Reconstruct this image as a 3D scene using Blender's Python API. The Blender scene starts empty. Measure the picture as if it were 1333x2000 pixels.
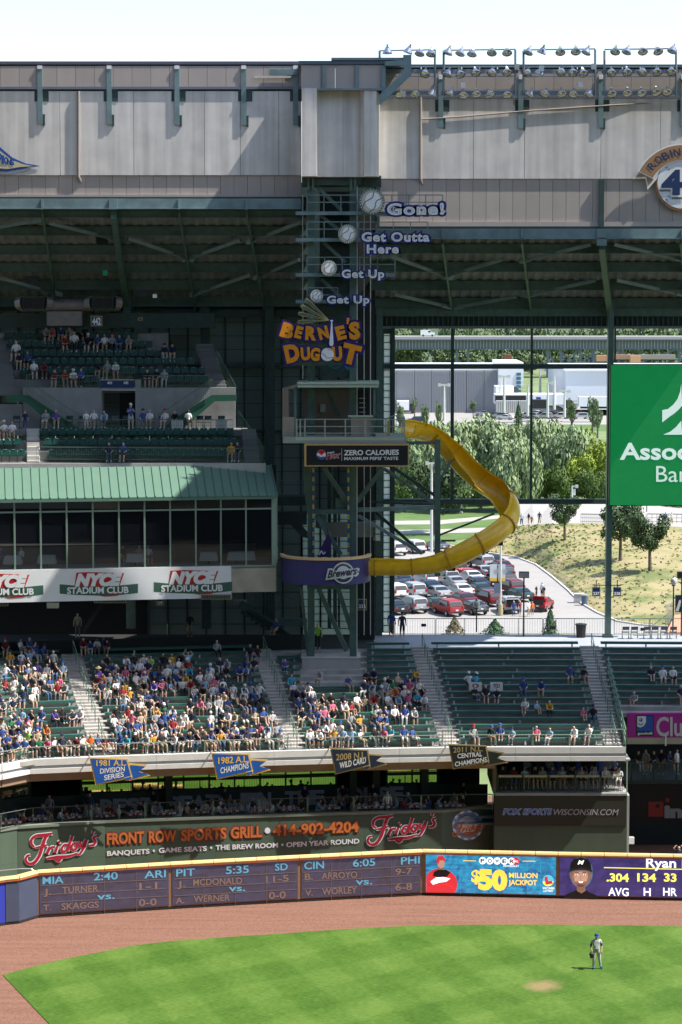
import bpy,bmesh,math,random
from mathutils import Vector,Matrix,noise
R = math.radians
scene = bpy.context.scene
COL = scene.collection
rnd = random.Random(7)
# ------------------------------------------------------------------ camera, sky, sun, exposure
F,PW,PH = 4940.0,1333.0,2000.0
CAMH,PITCH = 35.8,math.atan(440 / 4940.0)
cd = bpy.data.cameras.new('camera'); cam = bpy.data.objects.new('camera',cd); COL.objects.link(cam)
cam.location = (0,0,CAMH); cam.rotation_euler = (math.pi / 2 - PITCH,0,0)
cd.sensor_fit = 'VERTICAL'; cd.sensor_height = 36; cd.lens = 36 * F / PH
cd.clip_start = 1; cd.clip_end = 9000
scene.camera = cam
SUN = Vector((0.545,-0.10,0.832)).normalized()
w = bpy.data.worlds.new('World'); scene.world = w; w.use_nodes = True
nt = w.node_tree; bg = nt.nodes['Background']
sky = nt.nodes.new('ShaderNodeTexSky'); sky.sky_type = 'NISHITA'; sky.sun_disc = False
sky.sun_elevation = math.asin(SUN.z); sky.sun_rotation = math.atan2(SUN.x,SUN.y)
sky.air_density = 1.0; sky.dust_density = 1.0; sky.ozone_density = 1.0
nt.links.new(sky.outputs[0],bg.inputs[0]); bg.inputs[1].default_value = 0.15
sd = bpy.data.lights.new('sun','SUN'); sun = bpy.data.objects.new('sun',sd); COL.objects.link(sun)
sd.energy = 4.6; sd.angle = R(0.5); sd.color = (1,0.955,0.88)
sun.rotation_euler = SUN.to_track_quat('Z','Y').to_euler(); sun.location = (60,60,120)
vs = scene.view_settings
vs.view_transform = 'Standard'; vs.look = 'None'; vs.exposure = 0.85; vs.gamma = 1; vs.use_curve_mapping = False
scene.cycles.max_bounces = 5; scene.cycles.diffuse_bounces = 3; scene.cycles.glossy_bounces = 3
scene.cycles.transparent_max_bounces = 8; scene.cycles.caustics_reflective = False; scene.cycles.caustics_refractive = False

# ------------------------------------------------------------------ measuring: a pixel of the photograph at a known depth or height
SP,CP = math.sin(PITCH),math.cos(PITCH)
def ray(px,py):
    u,v = (px - PW / 2) / F,(PH / 2 - py) / F
    return Vector((u,CP + v * SP,-SP + v * CP))
def P(px,py,Y):
    d = ray(px,py); return Vector((0,0,CAMH)) + d * (Y / d.y)
def G(px,py,z=0.0):
    d = ray(px,py); return Vector((0,0,CAMH)) + d * ((z - CAMH) / d.z)
def ON(pl,px,py,off=0.0):
    p0,n = pl; d = ray(px,py); o = Vector((0,0,CAMH))
    return o + d * ((p0 + n * off - o).dot(n) / d.dot(n))
def proj(v):
    q = v - Vector((0,0,CAMH)); y = q.y * CP - q.z * SP; z = q.y * SP + q.z * CP
    return PW / 2 + q.x / y * F,PH / 2 - z / y * F
def plane2(a,b):                      # vertical plane through two points, normal to the camera side
    d = (b - a); n = Vector((d.y,-d.x,0)).normalized()
    return (a.copy(),n)
def PLY(Y): return (Vector((0,Y,0)),Vector((0,-1,0)))

# ------------------------------------------------------------------ materials
MATS = {}
def mat(name,col,rough=0.7,metal=0.0,var=0.0,scale=1.0,emit=0.0,bump=0.0,streak=0.0,spec=None,trans=0.0,objvar=0.0):
    if name in MATS: return MATS[name]
    m = bpy.data.materials.new(name); MATS[name] = m; m.use_nodes = True
    t = m.node_tree; b = t.nodes['Principled BSDF']
    b.inputs['Base Color'].default_value = (*col,1); b.inputs['Roughness'].default_value = rough
    b.inputs['Metallic'].default_value = metal
    if spec is not None: b.inputs['Specular IOR Level'].default_value = spec
    if trans: b.inputs['Transmission Weight'].default_value = trans
    if emit:
        b.inputs['Emission Color'].default_value = (*col,1); b.inputs['Emission Strength'].default_value = emit
    if var or streak or bump:
        tc = t.nodes.new('ShaderNodeNewGeometry'); mp = t.nodes.new('ShaderNodeMapping')
        t.links.new(tc.outputs['Position'],mp.inputs[0])
        n = t.nodes.new('ShaderNodeTexNoise'); n.inputs['Scale'].default_value = scale; n.inputs['Detail'].default_value = 6
        t.links.new(mp.outputs[0],n.inputs['Vector'])
        fac = n.outputs['Fac']
        if streak:
            mp2 = t.nodes.new('ShaderNodeMapping'); mp2.inputs['Scale'].default_value = (1.6,1.6,0.07)
            t.links.new(tc.outputs['Position'],mp2.inputs[0])
            n2 = t.nodes.new('ShaderNodeTexNoise'); n2.inputs['Scale'].default_value = 1.4; n2.inputs['Detail'].default_value = 5
            t.links.new(mp2.outputs[0],n2.inputs['Vector'])
            mx = t.nodes.new('ShaderNodeMix'); mx.data_type = 'FLOAT'; mx.inputs[0].default_value = streak
            t.links.new(fac,mx.inputs[2]); t.links.new(n2.outputs['Fac'],mx.inputs[3]); fac = mx.outputs[0]
        mr = t.nodes.new('ShaderNodeMapRange'); mr.inputs['From Min'].default_value = 0.3; mr.inputs['From Max'].default_value = 0.7
        mr.inputs['To Min'].default_value = 1 - var; mr.inputs['To Max'].default_value = 1 + var
        t.links.new(fac,mr.inputs['Value'])
        hs = t.nodes.new('ShaderNodeHueSaturation'); hs.inputs['Color'].default_value = (*col,1)
        t.links.new(mr.outputs[0],hs.inputs['Value']); t.links.new(hs.outputs[0],b.inputs['Base Color'])
        if bump:
            bp = t.nodes.new('ShaderNodeBump'); bp.inputs['Strength'].default_value = bump; bp.inputs['Distance'].default_value = 0.05
            t.links.new(n.outputs['Fac'],bp.inputs['Height']); t.links.new(bp.outputs[0],b.inputs['Normal'])
    if objvar:
        oi = t.nodes.new('ShaderNodeObjectInfo'); mr = t.nodes.new('ShaderNodeMapRange')
        mr.inputs['To Min'].default_value = 1 - objvar; mr.inputs['To Max'].default_value = 1 + objvar
        t.links.new(oi.outputs['Random'],mr.inputs['Value'])
        hs = t.nodes.new('ShaderNodeHueSaturation'); src = b.inputs['Base Color']
        if src.links: t.links.new(src.links[0].from_socket,hs.inputs['Color'])
        else: hs.inputs['Color'].default_value = (*col,1)
        t.links.new(mr.outputs[0],hs.inputs['Value']); t.links.new(hs.outputs[0],src)
    return m
def H(h,k=1.0):                       # sRGB hex to linear
    r = []
    for i in (0,2,4):
        c = int(h[i:i + 2],16) / 255; r.append(k * (c / 12.92 if c <= .04045 else ((c + .055) / 1.055) ** 2.4))
    return tuple(r)
STEEL = mat('green_steel_paint',(.085,.145,.13),.5,var=.18,scale=2.5)
STEELB = mat('blue_green_steel_paint',(.17,.245,.26),.45,var=.2,scale=1.2)
STEELD = mat('dark_green_steel_paint',(.036,.065,.06),.55,var=.2,scale=2)
CONC = mat('precast_concrete',(.66,.625,.59),.85,var=.24,scale=.9,streak=.65,bump=.2)
CONCL = mat('pale_concrete',(.55,.53,.49),.85,var=.12,scale=1.2,bump=.2)
CONCD = mat('grey_concrete',(.33,.33,.32),.85,var=.15,scale=1.5,streak=.3,bump=.2)
BROWN = mat('taupe_metal_panel',(.42,.365,.335),.7,var=.07,scale=.8,streak=.4,objvar=.05)
WHITE = mat('white_paint',(.8,.8,.79),.5)
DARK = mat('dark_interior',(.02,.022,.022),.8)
BLACK = mat('black_paint',(.012,.012,.014),.5)
CHROME = mat('polished_aluminium',(.75,.75,.76),.25,.9)
GALV = mat('galvanised_metal',(.42,.43,.44),.45,.5,var=.1,scale=3)

# ------------------------------------------------------------------ mesh builder
UP = Vector((0,0,1))
class MB:
    def __init__(s): s.v = []; s.f = []; s.m = []
    def add(s,vs,fs,m=0):
        o = len(s.v); s.v += [Vector(v) for v in vs]
        for f in fs: s.f.append([i + o for i in f]); s.m.append(m)
        return s
    def hexa(s,p,m=0):               # 8 corners: bottom ring 0-3, top ring 4-7
        return s.add(p,[(3,2,1,0),(4,5,6,7),(0,1,5,4),(1,2,6,5),(2,3,7,6),(3,0,4,7)],m)
    def box(s,c,d,m=0,rz=0.0):
        c = Vector(c); x,y,z = d[0] / 2,d[1] / 2,d[2] / 2; M = Matrix.Rotation(rz,3,'Z')
        return s.hexa([c + M @ Vector(q) for q in ((-x,-y,-z),(x,-y,-z),(x,y,-z),(-x,y,-z),(-x,-y,z),(x,-y,z),(x,y,z),(-x,y,z))],m)
    def bb(s,a,b,m=0):              # box from two corners
        a,b = Vector(a),Vector(b); return s.box((a + b) / 2,[abs(q) for q in (b - a)],m)
    def beam(s,a,b,wd,h,m=0,up=UP):
        a,b = Vector(a),Vector(b); d = (b - a)
        if d.length < 1e-6: return s
        d.normalize(); sd_ = d.cross(up)
        if sd_.length < 1e-3: sd_ = d.cross(Vector((0,1,0)))
        sd_.normalize(); u = sd_.cross(d); q = []
        for e in (a,b): q += [e - sd_ * wd / 2 - u * h / 2,e + sd_ * wd / 2 - u * h / 2,e + sd_ * wd / 2 + u * h / 2,e - sd_ * wd / 2 + u * h / 2]
        return s.hexa(q,m)
    def tube(s,a,b,r,n=8,m=0,r2=None,caps=True):
        a,b = Vector(a),Vector(b); r2 = r if r2 is None else r2; d = (b - a).normalized()
        x = d.cross(UP); x = x if x.length > 1e-3 else Vector((1,0,0)); x.normalize(); y = d.cross(x)
        vs = []
        for e,q in ((a,r),(b,r2)):
            for i in range(n): t = 2 * math.pi * i / n; vs.append(e + (x * math.cos(t) + y * math.sin(t)) * q)
        fs = [(i,(i + 1) % n,n + (i + 1) % n,n + i) for i in range(n)]
        if caps: fs += [tuple(range(n - 1,-1,-1)),tuple(range(n,2 * n))]
        return s.add(vs,fs,m)
    def sweep(s,pts,prof,m=0,closed=True,ups=None):   # profile (x right, y up) along a path
        rings = []; n = len(pts); pts = [Vector(p) for p in pts]
        for i,p in enumerate(pts):
            d = (pts[min(i + 1,n - 1)] - pts[max(i - 1,0)]).normalized(); up = ups[i] if ups else UP
            x = d.cross(up).normalized(); y = x.cross(d)
            rings.append([p + x * a + y * b for a,b in prof])
        k = len(prof); vs = [v for r_ in rings for v in r_]; fs = []
        for i in range(n - 1):
            for j in range(k if closed else k - 1):
                fs.append((i * k + j,i * k + (j + 1) % k,(i + 1) * k + (j + 1) % k,(i + 1) * k + j))
        if closed: fs += [tuple(range(k - 1,-1,-1)),tuple(range((n - 1) * k,n * k))]
        return s.add(vs,fs,m)
    def prism(s,poly,ext,m=0):
        poly = [Vector(p) for p in poly]; n = len(poly); ext = Vector(ext)
        return s.add(poly + [p + ext for p in poly],[tuple(range(n))[::-1],tuple(range(n,2 * n))] + [(i,(i + 1) % n,n + (i + 1) % n,n + i) for i in range(n)],m)
    def lathe(s,prof,n=12,m=0,c=(0,0,0),axis=UP):
        axis = Vector(axis).normalized(); x = axis.cross(UP); x = x.normalized() if x.length > 1e-3 else Vector((1,0,0)); y = axis.cross(x); c = Vector(c)
        vs = [c + axis * z + (x * math.cos(2 * math.pi * i / n) + y * math.sin(2 * math.pi * i / n)) * r for r,z in prof for i in range(n)]
        fs = [(j * n + i,j * n + (i + 1) % n,(j + 1) * n + (i + 1) % n,(j + 1) * n + i) for j in range(len(prof) - 1) for i in range(n)]
        return s.add(vs,fs,m)
    def mesh(s,name,mats,base=Vector((0,0,0)),smooth=False):
        me = bpy.data.meshes.new(name)
        me.from_pydata([tuple(v - base) for v in s.v],[],s.f)
        mats = mats if isinstance(mats,(list,tuple)) else [mats]
        for q in mats: me.materials.append(q)
        if len(mats) > 1: me.polygons.foreach_set('material_index',s.m)
        if smooth: me.polygons.foreach_set('use_smooth',[True] * len(s.f))
        me.validate(); 
        bm = bmesh.new(); bm.from_mesh(me); bmesh.ops.recalc_face_normals(bm,faces=bm.faces); bm.to_mesh(me); bm.free()
        return me
    def build(s,name,mats,parent=None,smooth=False,kind=None,label=None,cat=None,group=None):
        base = WL(parent) if parent else Vector((0,0,0))
        o = bpy.data.objects.new(name,s.mesh(name,mats,base,smooth)); COL.objects.link(o)
        if parent: o.parent = parent
        return tag(o,label,cat,group,kind)
    def thing(s,name,mats,label,cat,group=None,smooth=False,kind=None):   # a one-mesh thing with its origin at its base
        n = len(s.v); b = Vector((sum(v.x for v in s.v) / n,sum(v.y for v in s.v) / n,min(v.z for v in s.v)))
        o = bpy.data.objects.new(name,s.mesh(name,mats,b,smooth)); COL.objects.link(o); o.location = b; WLOC[o.name] = b
        return tag(o,label,cat,group,kind)
WLOC = {}
def WL(o):
    v = Vector((0,0,0))
    while o: v = v + Vector(o.location); o = o.parent
    return v
def tag(o,label=None,cat=None,group=None,kind=None):
    if label: o['label'] = label
    if cat: o['category'] = cat
    if group: o['group'] = group
    if kind: o['kind'] = kind
    return o
def E(name,label,cat,loc,group=None,rz=0.0):
    o = bpy.data.objects.new(name,None); COL.objects.link(o); o.location = loc; o.rotation_euler = (0,0,rz); o.empty_display_size = .3
    return tag(o,label,cat,group)
def inst(me,name,parent=None,loc=(0,0,0),rz=0.0,sc=None,mats=None):
    o = bpy.data.objects.new(name,me); COL.objects.link(o); o.location = loc; o.rotation_euler = (0,0,rz)
    if parent: o.parent = parent
    if sc: o.scale = sc
    if mats:
        for i,q in enumerate(mats): o.material_slots[i].link = 'OBJECT'; o.material_slots[i].material = q
    return o
def copy_tree(o,loc,rz=None,label=None):
    c = o.copy(); COL.objects.link(c); c.location = loc
    if rz is not None: c.rotation_euler = (0,0,rz)
    if label: c['label'] = label
    for ch in o.children:
        k = ch.copy(); COL.objects.link(k); k.parent = c
        for g in ch.children: q = g.copy(); COL.objects.link(q); q.parent = k
    return c
def struct(o): o['kind'] = 'structure'; return o
ORD = ['first','second','third','fourth','fifth','sixth','seventh','eighth','ninth','tenth','eleventh','twelfth','thirteenth','fourteenth','fifteenth','sixteenth','seventeenth','eighteenth','nineteenth','twentieth']
ORD += ['twenty-' + q for q in ORD[:9]] + ['thirtieth'] + ['thirty-' + q for q in ORD[:9]] + ['fortieth']

# ------------------------------------------------------------------ lettering and flat print, laid on a plane in the scene
_TX = {}
def textmesh(s,offset=0.0,space=1.0,shear=0.0):
    k = (s,offset,space,shear)
    if k in _TX: return _TX[k]
    cu = bpy.data.curves.new('t','FONT'); cu.body = s; cu.size = 1; cu.offset = offset; cu.space_character = space; cu.shear = shear
    cu.resolution_u = 3; cu.fill_mode = 'FRONT'
    o = bpy.data.objects.new('t',cu); COL.objects.link(o); bpy.context.view_layer.update()
    me = bpy.data.meshes.new_from_object(o.evaluated_get(bpy.context.evaluated_depsgraph_get()))
    bpy.data.objects.remove(o); bpy.data.curves.remove(cu)
    vs = [v.co.copy() for v in me.vertices]; fs = [tuple(p.vertices) for p in me.polygons]; bpy.data.meshes.remove(me)
    _TX[k] = (vs,fs); return _TX[k]
def text(s,pl,a,b,hpx,material,parent,off=.02,bold=0.02,space=1.0,shear=0.0,outline=None,oc=None,name='lettering',arc=0.0,ref=None,slant=None):
    """text with its baseline from pixel a to pixel b and its cap height hpx pixels, on plane pl"""
    A,B = ON(pl,*a,off),ON(pl,*b,off); T = ON(pl,a[0],a[1] - hpx,off) - A
    base = textmesh(s,0.0,space,shear)
    xs = [v.x for v in base[0]]; x0,x1 = min(xs),max(xs)
    cap = .729
    U = (B - A) / (x1 - x0); V = T / cap; n = pl[1]
    def put(bd,o2,m_,nm):
        vs,fs = textmesh(s,bd,space,shear); mb = MB(); q = []
        for v in vs:
            t = (v.x - x0) / (x1 - x0)
            q.append(A + U * (v.x - x0) + V * (v.y + arc * 4 * t * (1 - t)) + n * o2)
        mb.add(q,fs); return mb.build(nm,m_,parent)
    if outline: put(bold + outline,0,oc,'lettering_border')
    return put(bold,.012 if outline else 0,material,name)
def poly(pl,pts,material,parent,name,off=.02,th=.03,**kw):
    q = [ON(pl,x,y,off) for x,y in pts]
    return MB().prism(q,-pl[1] * (-th),0).build(name,material,parent,**kw) if False else MB().prism([v - pl[1] * th for v in q],pl[1] * th).build(name,material,parent,**kw)
def circ(cx,cy,rx,ry=None,n=28,a0=0,a1=360):
    ry = rx if ry is None else ry
    return [(cx + rx * math.cos(R(a0 + (a1 - a0) * i / (n if a1 - a0 == 360 else n - 1))),cy - ry * math.sin(R(a0 + (a1 - a0) * i / (n if a1 - a0 == 360 else n - 1)))) for i in range(n)]
def stroke(pts,wd):                    # a polyline in pixels to a closed outline of width wd (number or list)
    n = len(pts); L = []; Rr = []
    for i,(x,y) in enumerate(pts):
        dx = pts[min(i + 1,n - 1)][0] - pts[max(i - 1,0)][0]; dy = pts[min(i + 1,n - 1)][1] - pts[max(i - 1,0)][1]; l = math.hypot(dx,dy) or 1
        k = (wd[i] if isinstance(wd,(list,tuple)) else wd) / 2; L.append((x - dy / l * k,y + dx / l * k)); Rr.append((x + dy / l * k,y - dx / l * k))
    return L,Rr
def strokes(pl,lst,material,parent,name,off=.03,z=.0):
    """many brush strokes (pixel polylines with widths) joined into one flat piece of print"""
    mb = MB()
    for pts,wd in lst:
        # smooth with Catmull-Rom
        if len(pts) > 2:
            q = []; ww = [];
            wl = wd if isinstance(wd,(list,tuple)) else [wd] * len(pts)
            for i in range(len(pts) - 1):
                p0,p1,p2,p3 = pts[max(i - 1,0)],pts[i],pts[i + 1],pts[min(i + 2,len(pts) - 1)]
                for t in (0,.25,.5,.75):
                    q.append(tuple(.5 * (2 * p1[k] + (p2[k] - p0[k]) * t + (2 * p0[k] - 5 * p1[k] + 4 * p2[k] - p3[k]) * t * t + (3 * p1[k] - p0[k] - 3 * p2[k] + p3[k]) * t ** 3) for k in (0,1)))
                    ww.append(wl[i] * (1 - t) + wl[i + 1] * t)
            q.append(pts[-1]); ww.append(wl[-1]); pts,wd = q,ww
        L,Rr = stroke(pts,wd)
        a = [ON(pl,*p,off + z) for p in L]; b = [ON(pl,*p,off + z) for p in Rr]; n = len(a)
        mb.add(a + b,[(i,i + 1,n + i + 1,n + i) for i in range(n - 1)]); z += .0015
    return mb.build(name,material,parent)
# ------------------------------------------------------------------ setting: ground, field
def grass_material():
    m = bpy.data.materials.new('mown_outfield_grass'); m.use_nodes = True; t = m.node_tree; b = t.nodes['Principled BSDF']
    b.inputs['Roughness'].default_value = .9; b.inputs['Specular IOR Level'].default_value = .15
    L = t.links.new; N = t.nodes.new
    g = N('ShaderNodeNewGeometry'); sep = N('ShaderNodeSeparateXYZ')
    wn = N('ShaderNodeTexNoise'); wn.inputs['Scale'].default_value = .5; wn.inputs['Detail'].default_value = 3; L(g.outputs['Position'],wn.inputs['Vector'])
    ad = N('ShaderNodeVectorMath'); ad.operation = 'MULTIPLY_ADD'; L(wn.outputs['Color'],ad.inputs[0]); ad.inputs[1].default_value = (.9,.9,.9); L(g.outputs['Position'],ad.inputs[2])
    L(ad.outputs[0],sep.inputs[0])
    def stripes(ax,ay,per,ph):
        a = N('ShaderNodeMath'); a.operation = 'MULTIPLY'; a.inputs[1].default_value = ax; L(sep.outputs['X'],a.inputs[0])
        c = N('ShaderNodeMath'); c.operation = 'MULTIPLY_ADD'; c.inputs[1].default_value = ay; L(sep.outputs['Y'],c.inputs[0]); L(a.outputs[0],c.inputs[2])
        d = N('ShaderNodeMath'); d.operation = 'MULTIPLY_ADD'; d.inputs[1].default_value = 2 * math.pi / per; d.inputs[2].default_value = ph; L(c.outputs[0],d.inputs[0])
        e = N('ShaderNodeMath'); e.operation = 'SINE'; L(d.outputs[0],e.inputs[0])
        f = N('ShaderNodeMapRange'); f.interpolation_type = 'SMOOTHSTEP'; f.inputs['From Min'].default_value = -.35; f.inputs['From Max'].default_value = .35; L(e.outputs[0],f.inputs['Value']); return f.outputs[0]
    s1 = stripes(.94,.34,4.3,.4); s2 = stripes(-.62,.78,5.6,1.2)
    av = N('ShaderNodeMath'); av.operation = 'ADD'; L(s1,av.inputs[0]); L(s2,av.inputs[1])
    n1 = N('ShaderNodeTexNoise'); n1.inputs['Scale'].default_value = 2.2; n1.inputs['Detail'].default_value = 8; n1.inputs['Roughness'].default_value = .7; L(g.outputs['Position'],n1.inputs['Vector'])
    n2 = N('ShaderNodeTexNoise'); n2.inputs['Scale'].default_value = .35; n2.inputs['Detail'].default_value = 5; L(g.outputs['Position'],n2.inputs['Vector'])
    mp = N('ShaderNodeMapping'); mp.inputs['Scale'].default_value = (1.2,5,1); L(g.outputs['Position'],mp.inputs[0])
    n3 = N('ShaderNodeTexNoise'); n3.inputs['Scale'].default_value = 3; n3.inputs['Detail'].default_value = 6; L(mp.outputs[0],n3.inputs['Vector'])
    def mad(x,k,c): q = N('ShaderNodeMath'); q.operation = 'MULTIPLY_ADD'; L(x,q.inputs[0]); q.inputs[1].default_value = k; (L(c,q.inputs[2]) if not isinstance(c,float) else setattr(q.inputs[2],'default_value',c)); return q.outputs[0]
    v = mad(av.outputs[0],.07,-.06); v = mad(n1.outputs['Fac'],.30,v); v = mad(n2.outputs['Fac'],.28,v); v = mad(n3.outputs['Fac'],.62,v)
    cr = N('ShaderNodeValToRGB'); L(v,cr.inputs[0]); e = cr.color_ramp.elements
    e[0].position = .42; e[0].color = (.036,.088,.009,1); e[1].position = .80; e[1].color = (.128,.205,.040,1)
    x = cr.color_ramp.elements.new(.59); x.color = (.066,.138,.018,1)
    # worn patch and thin spots
    pc = G(1062,1925,0); ds = N('ShaderNodeVectorMath'); ds.operation = 'SUBTRACT'; L(ad.outputs[0],ds.inputs[0]); ds.inputs[1].default_value = (pc.x + .45,pc.y + .45,.45)
    sc = N('ShaderNodeVectorMath'); sc.operation = 'MULTIPLY'; L(ds.outputs[0],sc.inputs[0]); sc.inputs[1].default_value = (.9,.8,0)
    ln = N('ShaderNodeVectorMath'); ln.operation = 'LENGTH'; L(sc.outputs[0],ln.inputs[0])
    la = N('ShaderNodeMath'); la.operation = 'MULTIPLY_ADD'; L(n1.outputs['Fac'],la.inputs[0]); la.inputs[1].default_value = 1.2; L(ln.outputs['Value'],la.inputs[2])
    pm = N('ShaderNodeMapRange'); pm.inputs['From Min'].default_value = 1.0; pm.inputs['From Max'].default_value = 1.7; pm.inputs['To Min'].default_value = .85; pm.inputs['To Max'].default_value = 0; L(la.outputs[0],pm.inputs['Value'])
    mx = N('ShaderNodeMix'); mx.data_type = 'RGBA'; L(pm.outputs[0],mx.inputs[0]); L(cr.outputs[0],mx.inputs[6]); mx.inputs[7].default_value = (.27,.20,.10,1)
    L(mx.outputs[2],b.inputs['Base Color'])
    bp = N('ShaderNodeBump'); bp.inputs['Strength'].default_value = .5; bp.inputs['Distance'].default_value = .05; L(n3.outputs['Fac'],bp.inputs['Height']); L(bp.outputs[0],b.inputs['Normal'])
    return m
def dirt_material():
    m = bpy.data.materials.new('warning_track_gravel'); m.use_nodes = True; t = m.node_tree; b = t.nodes['Principled BSDF']; L = t.links.new; N = t.nodes.new
    b.inputs['Roughness'].default_value = .95; b.inputs['Specular IOR Level'].default_value = .1
    g = N('ShaderNodeNewGeometry'); mp = N('ShaderNodeMapping'); mp.inputs['Scale'].default_value = (.16,2.2,1); mp.inputs['Rotation'].default_value = (0,0,-.1); L(g.outputs['Position'],mp.inputs[0])
    n = N('ShaderNodeTexNoise'); n.inputs['Scale'].default_value = 1; n.inputs['Detail'].default_value = 8; L(mp.outputs[0],n.inputs['Vector'])
    n2 = N('ShaderNodeTexNoise'); n2.inputs['Scale'].default_value = 9; n2.inputs['Detail'].default_value = 4; n2.inputs['Roughness'].default_value = .35; L(g.outputs['Position'],n2.inputs['Vector'])
    a = N('ShaderNodeMath'); a.operation = 'MULTIPLY_ADD'; L(n.outputs['Fac'],a.inputs[0]); a.inputs[1].default_value = .65; L(n2.outputs['Fac'],a.inputs[2])
    cr = N('ShaderNodeValToRGB'); L(a.outputs[0],cr.inputs[0]); e = cr.color_ramp.elements; e[0].position = .55; e[0].color = (.165,.080,.056,1); e[1].position = 1.05; e[1].color = (.25,.135,.098,1)
    L(cr.outputs[0],b.inputs['Base Color'])
    return m
GRASS,TRACK = grass_material(),dirt_material()
def sheet(name,pts,z,m,base=None):
    mb = MB(); q = [Vector((p[0],p[1],z)) for p in pts]; mb.add(q,[tuple(range(len(q)))]); o = mb.build(name,m); struct(o); return o
BASE_G = mat('outer_ground_grass',(.15,.20,.075),.95,var=.35,scale=.12,bump=.3)
sheet('ground',[(-3500,40),(3500,40),(3500,6500),(-3500,6500)],-.06,BASE_G)
sheet('warning_track',[(-60,60),(70,60),(70,176),(-60,176)],-.03,TRACK)
gp = [(6,1904),(60,1889),(120,1874),(198,1859),(264,1846),(336,1838),(430,1831),(540,1824),(670,1815),(800,1808),(930,1806),(1060,1806),(1200,1807),(1400,1810),(1700,1818)]
poly_g = [tuple(G(*p)[:2]) for p in gp] + [(60,62),(-13,62)] + [tuple(G(*p)[:2]) for p in ((150,2060),(97,2000))]
sheet('outfield_grass',poly_g,0.0,GRASS)

# ------------------------------------------------------------------ bleacher geometry (curved rows)
Z0 = 7.9
_fk = [G(px,py,Z0) for px,py in ((-120,1512),(0,1496),(55,1485),(200,1479),(410,1472),(660,1465),(900,1460.5),(1222,1460),(1500,1462))]
_nk = [(-30,-.29),(-19,-.26),(-8,-.22),(0,-.16),(8,-.09),(17,-.01),(30,0)]
def lerpk(k,x):
    for (a,b),(c,d) in zip(k,k[1:]):
        if x <= c: return b + (d - b) * max(0,min(1,(x - a) / (c - a)))
    return k[-1][1]
def FY(x): return lerpk([(v.x,v.y) for v in _fk],x)
def Nf(x): n = lerpk(_nk,x); return Vector((n,math.sqrt(1 - n * n),0))
def BP(s,d,z): p = Vector((s,FY(s),0)) + Nf(s) * d; p.z = z; return p
def s_of(px,d,z):
    a,b = -45.0,45.0
    for _ in range(32):
        m = (a + b) / 2
        if proj(BP(m,d,z))[0] < px: a = m
        else: b = m
    return (a + b) / 2
TR,RI = .9,.268
def rowz(i): return Z0 + .02 + RI * i
AIS = [(185,226),(562,598),(864,898),(1183,1219)]
AS = [(s_of(a,0,Z0),s_of(b,0,Z0)) for a,b in AIS]
SEC = {'far left block': (-27.5,AS[0][0]),'large left block': (AS[0][1],AS[1][0]),'block below the slide tower': (AS[1][1],AS[2][0]),'right block': (AS[2][1],AS[3][0]),'far right block': (AS[3][1],27.0)}
SECN = list(SEC)
def curve_pts(s0,s1,d,z,step=1.6):
    n = max(1,int(abs(s1 - s0) / step)); return [BP(s0 + (s1 - s0) * k / n,d,z) for k in range(n + 1)]
NROW = 16
STEPM = mat('bleacher_step_concrete',(.40,.385,.36),.9,var=.2,scale=1.2,bump=.2)
AISLEM = mat('aisle_step_concrete',(.46,.44,.41),.85,var=.12,scale=2,bump=.2)
def steps(name,s0,s1,i0,i1):
    mb = MB()
    for i in range(i0,i1):
        z = rowz(i); a = curve_pts(s0,s1,TR * i,z); b = curve_pts(s0,s1,TR * (i + 1),z); c = curve_pts(s0,s1,TR * i,z - RI - .0); k = len(a)
        mb.add(a + b + c,[(j,j + 1,k + j + 1,k + j) for j in range(k - 1)] + [(2 * k + j,2 * k + j + 1,j + 1,j) for j in range(k - 1)])
    return struct(mb.build(name,STEPM))
for q,(s0,s1) in SEC.items():
    steps('bleacher_steps',s0 - (.0 if q == SECN[0] else 0),s1,5 if q == SECN[4] else 0,NROW)
# concourse behind the bleachers and the slab edge
mb = MB(); ZC = rowz(NROW - 1) + .02
a = curve_pts(-27.5,27,TR * NROW - .02,ZC); b = [Vector((p.x * 1.05,172.6,ZC)) for p in a]; k = len(a)
mb.add(a + b,[(j,j + 1,k + j + 1,k + j) for j in range(k - 1)])
mb.add([v + Vector((0,0,-.5)) for v in a + b],[(j,j + 1,k + j + 1,k + j) for j in range(k - 1)])
struct(mb.build('concourse_floor',mat('concourse_concrete',(.36,.38,.41),.7,var=.08,scale=1)))
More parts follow.
